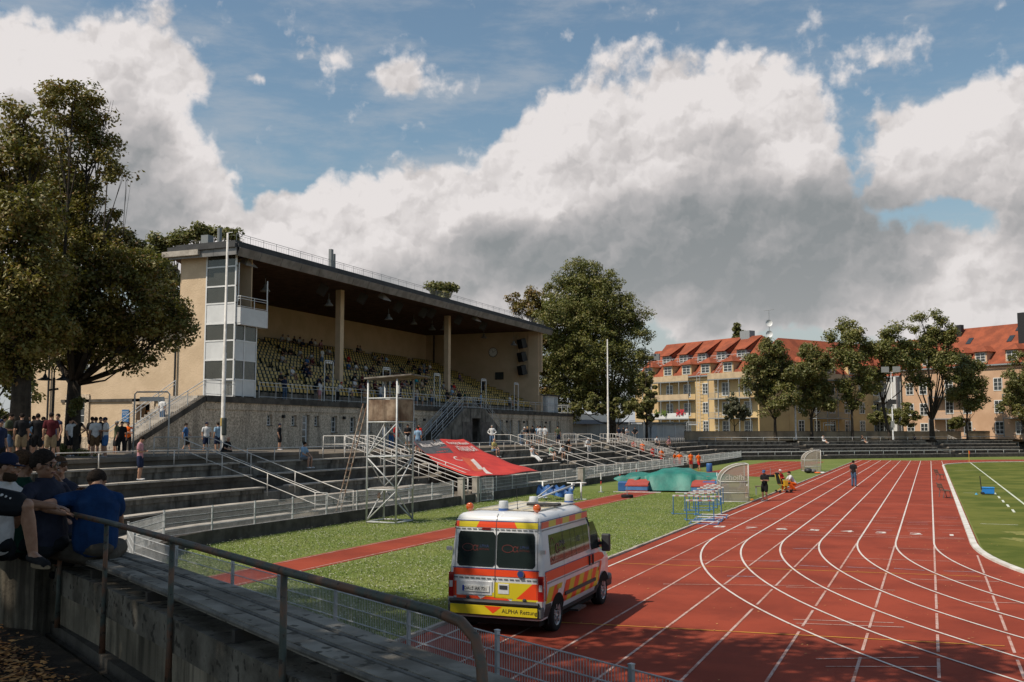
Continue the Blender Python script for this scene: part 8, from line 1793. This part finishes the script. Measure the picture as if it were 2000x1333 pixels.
def hairball(kind, hs):
    mb = MB(); n, m = 34, 18; vs = []; vol = {'short': .985, 'full': 1.04, 'curly': 1.12}[kind]
    for j in range(m + 1):
        for i in range(n):
            a = 2 * PI * i / n; back = .5 - .5 * math.sin(a); side = abs(math.cos(a)); lim = PI * (.385 + .35 * back + .10 * side * (1 - back) + .02 * math.sin(17 * a)); t = lim * j / m
            bump_ = 1 + .010 * math.sin(31 * a + 17 * t) + (.014 if kind != 'curly' else .035) * math.sin(13 * a + 5 * t) * math.sin(9 * t + 3 * a); r = vol * bump_ * (1 if j < m - 1 else .95)
            vs.append((.0815 * r * math.sin(t) * math.cos(a), -.016 + .103 * r * math.sin(t) * math.sin(a), .026 + .104 * r * math.cos(t)))
    mb.add(vs, [(j * n + i, (j + 1) * n + i, (j + 1) * n + (i + 1) % n, j * n + (i + 1) % n) for j in range(m) for i in range(n)])
    me = bpy.data.meshes.new('hair_near'); me.from_pydata(mb.v, [], mb.f); me.materials.append(None); me.polygons.foreach_set('use_smooth', [True] * len(me.polygons)); return me
BLUE_T = mat('blue_jersey', (.012, .045, .135), (.008, .028, .085), .85, 5., 5, coord='Object', bump=.003, bscale=40); NAVY_P = mat('navy_polo', (.032, .036, .058), (.022, .025, .042), .85, 9., 4, coord='Object', bump=.003, bscale=60)
BLK = mat('black_shorts', (.016, .018, .022), None, .8, 8., 4, coord='Object'); CARGO = mat('grey_cargo', (.085, .075, .06), (.055, .048, .04), .85, 6., 5, coord='Object', bump=.003, bscale=30)
# man in the blue jersey, back to us, one elbow on the rail
d0 = 10.35
hero('man in a blue jersey from behind on the bench, elbow on the rail', dict(pelvis=W(198, 1068, d0), chest=W(196, 1006, d0 + .0), neck=W(196, 958, d0 + .12), head=W(196, 940, d0 + .26), look=(.25, .9, -.45),
    shL=W(150, 972, d0 - .02), elL=W(82, 988, d0 - .42), wrL=W(136, 1000, d0 - .25), shR=W(236, 974, d0 + .16), elR=W(244, 1022, d0 + .35), wrR=W(222, 1040, d0 + .6),
    hipL=W(182, 1078, d0), hipR=W(222, 1078, d0 + .1), knL=W(104, 1066, d0 + .22), anL=W(150, 1086, d0 + .42), toeL=W(118, 1090, d0 + .5), knR=W(246, 1062, d0 + .75), anR=W(240, 1100, d0 + 1.0), toeR=W(246, 1105, d0 + 1.15)), BLUE_T, CARGO, hair=('short', 'dark'), fat=1.38, hs=1.04, eyes=False, sleeve=.42)
# man in the navy polo with sunglasses, profile
d1 = 10.2
pj = dict(pelvis=W(112, 1058, d1 + .15), chest=W(104, 1000, d1 + .12), neck=W(96, 940, d1 + .1), head=W(93, 908, d1 + .06), look=(.93, .35, -.06),
    shL=W(66, 958, d1 - .12), elL=W(52, 978, d1 - .32), wrL=W(118, 988, d1 - .30), shR=W(130, 956, d1 + .35), elR=W(150, 990, d1 + .35), wrR=W(158, 968, d1 + .3),
    hipL=W(100, 1066, d1 + .05), hipR=W(125, 1066, d1 + .3), knL=W(104, 1050, d1 + .75), anL=W(112, 1080, d1 + 1.1), toeL=W(120, 1085, d1 + 1.2), knR=W(130, 1050, d1 + .9), anR=W(136, 1080, d1 + 1.2), toeR=W(144, 1085, d1 + 1.3))
o, b, Jl = hero('man in a navy polo and sunglasses turned in profile on the bench', pj, NAVY_P, BLK, hair=('full', 'dark'), fat=1.36, hs=1.25, glasses=True, sleeve=.7, beard=False)
mb = MB(); c = Jl['neck']; mb.lathe([(.078, -.01), (.082, .02), (.074, .035), (.07, .03)], c, 20, 0, (.1, .02, 1)); mb.build('collar', NAVY_P, o, True)
# man behind with his hand to his face
d2 = 11.3
o, b, Jl = hero('man with swept back hair resting his chin on his hand behind the navy polo', dict(pelvis=W(132, 1050, d2), chest=W(134, 990, d2), neck=W(124, 944, d2 - .05), head=W(121, 914, d2 - .08), look=(.35, -.9, -.32),
    shL=W(160, 962, d2 + .1), elL=W(160, 1000, d2 - .15), wrL=W(126, 942, d2 - .30), shR=W(104, 960, d2 - .1), elR=W(96, 1000, d2 - .2), wrR=W(130, 1010, d2 - .3), hipL=W(140, 1056, d2), hipR=W(120, 1056, d2 - .1), knL=W(150, 1060, d2 - .35), anL=W(150, 1110, d2 - .3), toeL=W(145, 1118, d2 - .4), knR=W(120, 1062, d2 - .4), anR=W(120, 1110, d2 - .35), toeR=W(118, 1118, d2 - .45)), NAVY_P, BLK, hair=('short', 'brown'), fat=1.2, hs=1.06, sleeve=.55)
mb = MB(); hm = lookmtx(Jl['head'], Jl['look'], 1.06)
for s in (-1, 1): mb.add([(s * .012, .068, .092), (s * .06, .052, .092), (s * .058, .066, .068), (s * .02, .082, .068)], [(0, 1, 2, 3)]); mb.tube([(s * .062, .05, .085), (s * .085, -.03, .06)], .003, 5)
x = mb.build('glasses_on_head', MT['shades'], o); x.matrix_local = hm
# man in a dark cap and white tee
d3 = 9.7
hero('bearded man in a dark cap and white tee at the left picture edge', dict(pelvis=W(8, 1060, d3 + .2), chest=W(6, 1000, d3 + .1), neck=W(12, 944, d3), head=W(22, 912, d3), look=(.80, .55, -.12), shL=W(-30, 962, d3 - .2), elL=W(-50, 1010, d3), wrL=W(-20, 1030, d3 + .3), shR=W(40, 962, d3 + .25), elR=W(48, 1010, d3 + .4), wrR=W(40, 1030, d3 + .5),
    hipL=W(-10, 1070, d3), hipR=W(22, 1070, d3 + .3), knL=W(-5, 1050, d3 + .9), anL=W(-5, 1080, d3 + 1.3), toeL=W(5, 1085, d3 + 1.4), knR=W(22, 1050, d3 + 1.), anR=W(24, 1080, d3 + 1.3), toeR=W(30, 1085, d3 + 1.4)), cmat('white'), BLK, hair=('short', 'dark'), cap='navy', hs=1.12, beard=True)
# curly haired man in dark green
d4 = 10.3
hero('curly haired man in a dark green tee seen from behind between cap and polo', dict(pelvis=W(50, 1060, d4), chest=W(48, 1000, d4), neck=W(50, 940, d4), head=W(52, 908, d4 + .02), look=(.65, .75, -.15), shL=W(14, 962, d4 - .1), elL=W(8, 1005, d4), wrL=W(25, 1030, d4 + .2), shR=W(84, 962, d4 + .2), elR=W(90, 1005, d4 + .3), wrR=W(75, 1030, d4 + .4),
    hipL=W(35, 1070, d4), hipR=W(65, 1070, d4 + .2), knL=W(35, 1050, d4 + .8), anL=W(35, 1080, d4 + 1.1), toeL=W(45, 1085, d4 + 1.2), knR=W(65, 1050, d4 + .9), anR=W(65, 1080, d4 + 1.2), toeR=W(75, 1085, d4 + 1.3)), cmat('dgreen'), BLK, hair=('curly', 'brown'), hs=1.1, eyes=False)
# man in black sports shorts sitting on the rail end, knee toward us
d5 = 8.1
o, b, Jl = hero('man in black dotted sports shorts at the left edge, leg hanging down', dict(pelvis=W(-70, 965, d5 + .05), chest=W(-95, 890, d5), neck=W(-95, 830, d5), head=W(-92, 795, d5), look=(.9, .4, 0), shL=W(-60, 850, d5 - .2), elL=W(-40, 900, d5 - .3), wrL=W(-45, 945, d5 - .2), shR=W(-120, 850, d5 + .2), elR=W(-110, 910, d5 + .3), wrR=W(-60, 940, d5 + .3),
    hipL=W(-50, 970, d5 - .05), hipR=W(-70, 975, d5 + .25), knL=W(62, 986, d5 - .02), anL=W(78, 1074, d5 + .05), toeL=W(104, 1098, d5 - .12), knR=W(-60, 1060, d5 + .3), anR=W(-60, 1150, d5 + .3), toeR=W(-50, 1160, d5 + .3)), cmat('black'), BLK, fat=1.1, eyes=False)
mb = MB(); a_ = Jl['hipL']; k_ = Jl['knL']; vdir = Vector((RT.x, RT.y, 0)); tocam = Vector((0, 0, CAMZ)) - b; tocam.normalize()
for i in range(6):
    t = .42 + .075 * i; c = a_.lerp(k_, t) + Vector((0, 0, .075)) * (1 - .1 * i) + (tocam - (k_ - a_).normalized() * tocam.dot((k_ - a_).normalized())).normalized() * .088; mb.lathe([(0, .004), (.015 - .0012 * i, 0), (.015, -.01)], c, 14, 0, tocam)
mb.build('white_dots', cmat('white'), o)
mb = MB(); c = Jl['anL'] * .42 + Jl['toeL'] * .58; f_ = (Jl['toeL'] - Jl['anL']); f_.z = 0; f_.normalize(); s_ = Vector((0, 0, 1)).cross(f_); sp_ = []
for k in range(20):
    a = 2 * PI * k / 20; sp_.append(c + f_ * .145 * math.cos(a) + s_ * (.048 + .008 * math.cos(a)) * math.sin(a) + Vector((0, 0, -.065)))
mb.add(sp_ + [p + Vector((0, 0, .03)) for p in sp_], [tuple(range(19, -1, -1)), tuple(range(20, 40))] + [(k, (k + 1) % 20, 20 + (k + 1) % 20, 20 + k) for k in range(20)]); mb.build('shoe_sole', plain('sole_tan', (.22, .17, .11), .8), o)
# bare arm of the neighbour at the picture edge
# ================================================================== foreground bench, wall and rail of the near end
RUST = mat('rusty_green_paint', (0.07, 0.085, 0.072), (0.17, 0.085, 0.05), 0.6, 4.5, 6, .42, .6, bump=.002, bscale=60, speck=((.03, .02, .018), 22., .6, .8), metal=.2)
WOODS = mat('weathered_planks', (0.33, 0.305, 0.26), (0.16, 0.145, 0.12), .85, 1.6, 7, bump=.004, bscale=50, speck=((.05, .045, .035), 9., .6, .8))
RL = [(-8.44, 7.93), (-7.09, 7.19), (-5.47, 6.23), (-3.62, 5.10), (-2.8, 4.62), (-2.15, 4.24)]
def offs(pts, d):
    out = []
    for i in range(len(pts)):
        a = Vector(pts[max(i - 1, 0)]); b = Vector(pts[min(i + 1, len(pts) - 1)]); t = (b - a).normalized(); n = Vector((-t.y, t.x)); p = Vector(pts[i]) + n * d; out.append((p.x, p.y))
    return out
RLX = [(-13.6, 10.9), (-11.0, 9.4)] + RL + [(-1.2, 3.68), (.4, 2.75)]
def band(mb, pts, d0, d1, z0, z1, mi=0):
    A = offs(pts, d0); B_ = offs(pts, d1); n = len(pts)
    vs = [(*p, z0) for p in A] + [(*p, z1) for p in A] + [(*p, z1) for p in B_] + [(*p, z0) for p in B_]
    fs = [(j * n + i, j * n + i + 1, ((j + 1) % 4) * n + i + 1, ((j + 1) % 4) * n + i) for j in range(4) for i in range(n - 1)] + [(0, n, 2 * n, 3 * n), (n - 1, 4 * n - 1, 3 * n - 1, 2 * n - 1)]
    mb.add(vs, [f[::-1] for f in fs], mi)
fw = empty('parapet_wall', (*RL[2], 1.7), 0, 'thick stained concrete parapet carrying the rusty foreground rail', 'wall')
class MBw(MB):
    base = Vector((RL[2][0], RL[2][1], 1.7))
    def build(s, name, mats, parent=None, smooth=False, **k):
        s.v = [tuple(Vector(v) - s.base) for v in s.v]; return MB.build(s, name, mats, parent, smooth, **k)
mb = MBw(); band(mb, RLX, .07, .42, 1.5, 2.12); mb.build('wall_body', mat('parapet_concrete', (0.36, 0.31, 0.235), (0.15, 0.13, 0.098), .95, 1.1, 7, bump=.012, bscale=24, streak=((.025, .022, .018), 3.2, .85)), fw)
mb = MBw(); band(mb, RLX, .03, .42, 2.122, 2.38); mb.build('wall_ledge', mat('ledge_concrete', (0.22, 0.20, 0.165), (0.09, 0.08, 0.065), .95, 2.2, 7, bump=.01, bscale=30, speck=((.04, .035, .03), 12., .58, .8)), fw)
mb = MBw(); p = offs(RL, -.19); mb.box(-9.3, -8.75, 7.9, 8.5, 1.5, 2.5); mb.build('wall_pier', MT['parapet_concrete'], fw)
bn = empty('plank_bench', (*RL[2], 1.7), 0, 'long weathered three plank bench along the foreground parapet', 'bench')
for k in range(3):
    mb = MBw(); band(mb, RLX[:-1], -.0 + .14 + .2 * k, .28 + .2 * k, 2.47, 2.525); 
    for d in (.14, .28): 
        P = offs(RLX[:-1], d + .2 * k); mb.tube([(*q, 2.5) for q in P], .02, 8, 1)
    mb.build('seat_plank', [WOODS, mat('plank_edge', (.09, .085, .075), (.2, .19, .17), .7, 5., 5)], bn, False)
mb = MBw()
for i in range(len(RLX) - 2):
    a = Vector(RLX[i]).lerp(Vector(RLX[i + 1]), .5); t = (Vector(RLX[i + 1]) - Vector(RLX[i])).normalized(); n = Vector((-t.y, t.x)); q0 = a + n * .1; q1 = a + n * .68
    mb.bar((q0.x, q0.y, 2.42), (q1.x, q1.y, 2.42), .06, .08)
mb.build('bench_bracket', plain('dark_iron', (.04, .035, .03), .7), bn)
rl = empty('foreground_rail', (*RL[2], 1.7), 0, 'rusty green tube rail in the foreground with a bent down end', 'handrail')
mb = MBw(); P = [(-8.6, 8.02, 2.98)] + [(x, y, 2.99) for x, y in RL[:-1]] + [(-2.15, 4.24, 2.99), (-1.98, 4.14, 2.975), (-1.88, 4.08, 2.92), (-1.835, 4.045, 2.82), (-1.82, 4.03, 2.7), (-1.82, 4.03, 1.9)]
mb.tube(P, .0255, 16); mb.build('top_bar', RUST, rl, True)
for (x, y) in [(-8.44, 7.93), (-7.09, 7.19), (-5.47, 6.23), (-3.62, 5.10), (-8.9, 8.6)]:
    mb = MBw(); t = 2.97 if x > -8.6 else 2.85; n_ = Vector((-.5, -.86)) * .135; mb.tube([(x, y, t), (x, y, 2.6), (x, y, 2.5), (x, y, 2.2), (x, y, 1.8)], [.022, .022, .023, .023, .03], 12); mb.build('post', RUST, rl, True)
# path behind the parapet with fallen chestnut leaves
def gpoly(name, poly, z, m): return sheet(name, poly, z, m)
gpoly('gutter_ground', [(-40, 26), (-30, 20), (-14, 10.8), (-11, 9.2), (-8.44, 7.75), (-5.47, 6.05), (-2.0, 3.95), (6, -.8), (10, -30), (-60, -30), (-60, 20)], 1.756, mat('damp_soil', (0.06, 0.047, 0.035), (0.035, 0.028, 0.022), .95, 3.0, 6, bump=.02, bscale=20))
mb = MB(); mb.prism([(-14, 6.2), (-11.0, 7.35), (-8.6, 6.75), (-6.6, 5.65), (-4.0, 3.9), (-1, 1.5), (1, -6), (-30, -6), (-30, 6)][::-1], 1.76, 1.80); mb.v = mb.v; structure(mb.build('asphalt_path', ASPH))
def leafpile(name, n, fx, m, z=1.765, s0=.05):
    P = np.array([fx() for _ in range(n)]); a = rng.uniform(0, 2 * PI, n); s = rng.uniform(.5, 1.3, n) * s0; tz = rng.uniform(-.5, .5, (n, 4)) * s[:, None]
    V = []
    for k, (r, da) in enumerate(((1.3, 0), (.5, 1.3), (1.1, 2.8), (.6, 4.4))):
        V.append(np.stack([P[:, 0] + np.cos(a + da) * s * r, P[:, 1] + np.sin(a + da) * s * r, z + .01 + np.abs(tz[:, k])], 1))
    return fastmesh(name, np.stack(V, 1).reshape(-1, 3), 4, m)
def fx1():
    t = rng.random() ** .8 * 11; k = rng.normal(.42, .17); base = Vector((-2.6, 4.3)).lerp(Vector((-12.2, 9.6)), t / 11); n = Vector((-.5, -.86)); p = base + n * abs(k); return (p.x, p.y)
tag(leafpile('leaf_litter', 3600, fx1, mat('litter', (0.50, 0.21, 0.06), (0.62, 0.36, 0.15), .85, 9., 3, island=((.13, .06, .03), .35)), s0=.034), 'drift of orange brown chestnut leaves along the foot of the parapet', 'leaves', kind='stuff')
def fx2():
    x = rng.uniform(-12, -2); y = 8.0 + (x + 8.4) * -.6 - abs(rng.normal(0, 1.2)) - .9; return (x, y)
tag(leafpile('scattered_leaves', 500, fx2, MT['litter'], 1.802, .035), 'loose dry leaves on the asphalt path', 'leaves', kind='stuff')
big_tree(-13.5, 1.2, [(-6, 8.6, 13.2, 2.8), (-2.4, 7.2, 13.6, 2.4), (-10.2, 9.0, 13.8, 2.5), (-17, 9.0, 14.6, 2.6), (-10.5, 4.4, 13, 3.3), (-7.4, 1.4, 11.5, 3.2), (-12.5, -1, 12.5, 3.6), (-4.5, 3.8, 13, 2.4), (-15.5, 4.5, 14.5, 3.8), (-10.5, 1.5, 16.5, 4)], 62000, 'big chestnut on the near bank reaching over the foreground benches')
big_tree(-19.5, 4.0, [(-19, 9.5, 13.5, 3.6), (-17.5, 6, 10.5, 3.2), (-22, 5, 14, 4), (-19, 2, 12, 3.6), (-16.5, 0, 10.5, 3), (-20.5, 7.5, 17, 3.6)], 34000, 'chestnut on the near bank farthest to the left')
big_tree(-9.5, -6.5, [(-9, -3, 11, 3.2), (-6, -5, 12.5, 3.4), (-11.5, -5.5, 13.5, 3.6), (-8, -8, 12, 3.6), (-3.2, -3.6, 11.5, 2.8), (-5.5, -.6, 12, 2.6)], 34000, 'chestnut on the near bank behind the viewer')
# ---- pieces that stand apart become parts of their own
def split_apart(names):
    for o in [x for x in COL.objects if x.type == 'MESH' and x.parent and x.name.split('.')[0] in names]:
        me = o.data
        if me.users > 1 or len(me.vertices) > 30000: continue
        n = len(me.vertices); par = list(range(n))
        def find(a):
            while par[a] != a: par[a] = par[par[a]]; a = par[a]
            return a
        for e in me.edges:
            a, b = find(e.vertices[0]), find(e.vertices[1])
            if a != b: par[a] = b
        comp = {}
        for i in range(n): comp.setdefault(find(i), []).append(i)
        boxes = []
        for k, vs in comp.items():
            P_ = np.array([me.vertices[i].co for i in vs]); boxes.append([P_.min(0) - .02, P_.max(0) + .02, set([k])])
        ch = True
        while ch:
            ch = False; out = []
            for b in boxes:
                for q in out:
                    if (b[0] <= q[1]).all() and (q[0] <= b[1]).all(): q[0] = np.minimum(q[0], b[0]); q[1] = np.maximum(q[1], b[1]); q[2] |= b[2]; ch = True; break
                else: out.append(b)
            boxes = out
        if not 1 < len(boxes) <= 90: continue
        nm = names[o.name.split('.')[0]]; root = [find(i) for i in range(n)]
        for k, b in enumerate(boxes):
            idx = [i for i in range(n) if root[i] in b[2]]; mp_ = {v: j for j, v in enumerate(idx)}; s_ = set(idx)
            ps = [p for p in me.polygons if p.vertices[0] in s_]; m2 = bpy.data.meshes.new(nm); m2.from_pydata([tuple(me.vertices[i].co) for i in idx], [], [tuple(mp_[v] for v in p.vertices) for p in ps])
            for m_ in me.materials: m2.materials.append(m_)
            for a, p in zip(m2.polygons, ps): a.material_index = p.material_index; a.use_smooth = p.use_smooth
            if k == 0: o.data = m2; o.name = nm
            else: q = o.copy(); q.data = m2; q.name = nm; COL.objects.link(q)
split_apart({'door_gap': 'door_gap', 'tower_glazing': 'tower_pane', 'tower_panels': 'tower_panel', 'stone_surround': 'stone_surround', 'ledgers': 'ledger_ring', 'notice_board': 'notice_board', 'bench_bracket': 'bench_bracket', 'rail_posts': 'rail_post', 'posts': 'post', 'riser_row': 'riser_block', 'bench_edge': 'bench_edge',
  'roof_vent': 'roof_vent', 'downpipe': 'downpipe', 'chimney': 'chimney', 'balcony_post': 'balcony_post', 'dish': 'dish', 'blue_blocks': 'blue_block', 'ground_bar': 'ground_bar', 'tarpaulin_folds': 'tarpaulin_fold', 'legs': 'leg', 'base_legs': 'base_leg', 'uprights': 'upright', 'floodlight_head': 'floodlight_head', 'deck': 'deck',
  'stair_parapet': 'stair_parapet', 'railing': 'railing', 'stair_railing': 'stair_railing', 'fascia_panels': 'fascia_panel', 'roof_ribs': 'roof_rib', 'bar_marks': 'bar_mark', 'hinge': 'hinge', 'box_panels': 'box_panel', 'roof_walkway': 'roof_walkway', 'grey_corner': 'grey_corner', 'white_figure': 'white_figure', 'white_dots': 'white_dot', 'glasses_on_head': 'glasses_on_head', 'platform': 'platform', 'far_gable_wall': 'far_gable_wall', 'sill_trim': 'sill_trim', 'tower_floors': 'tower_floor', 'stacked_crates': 'stacked_crate', 'window_emblem': 'window_emblem', 'stiles': 'stile', 'rungs': 'rung', 'frame': 'frame', 'padding': 'padding', 'panel_ribs': 'panel_rib', 'balcony': 'balcony'})
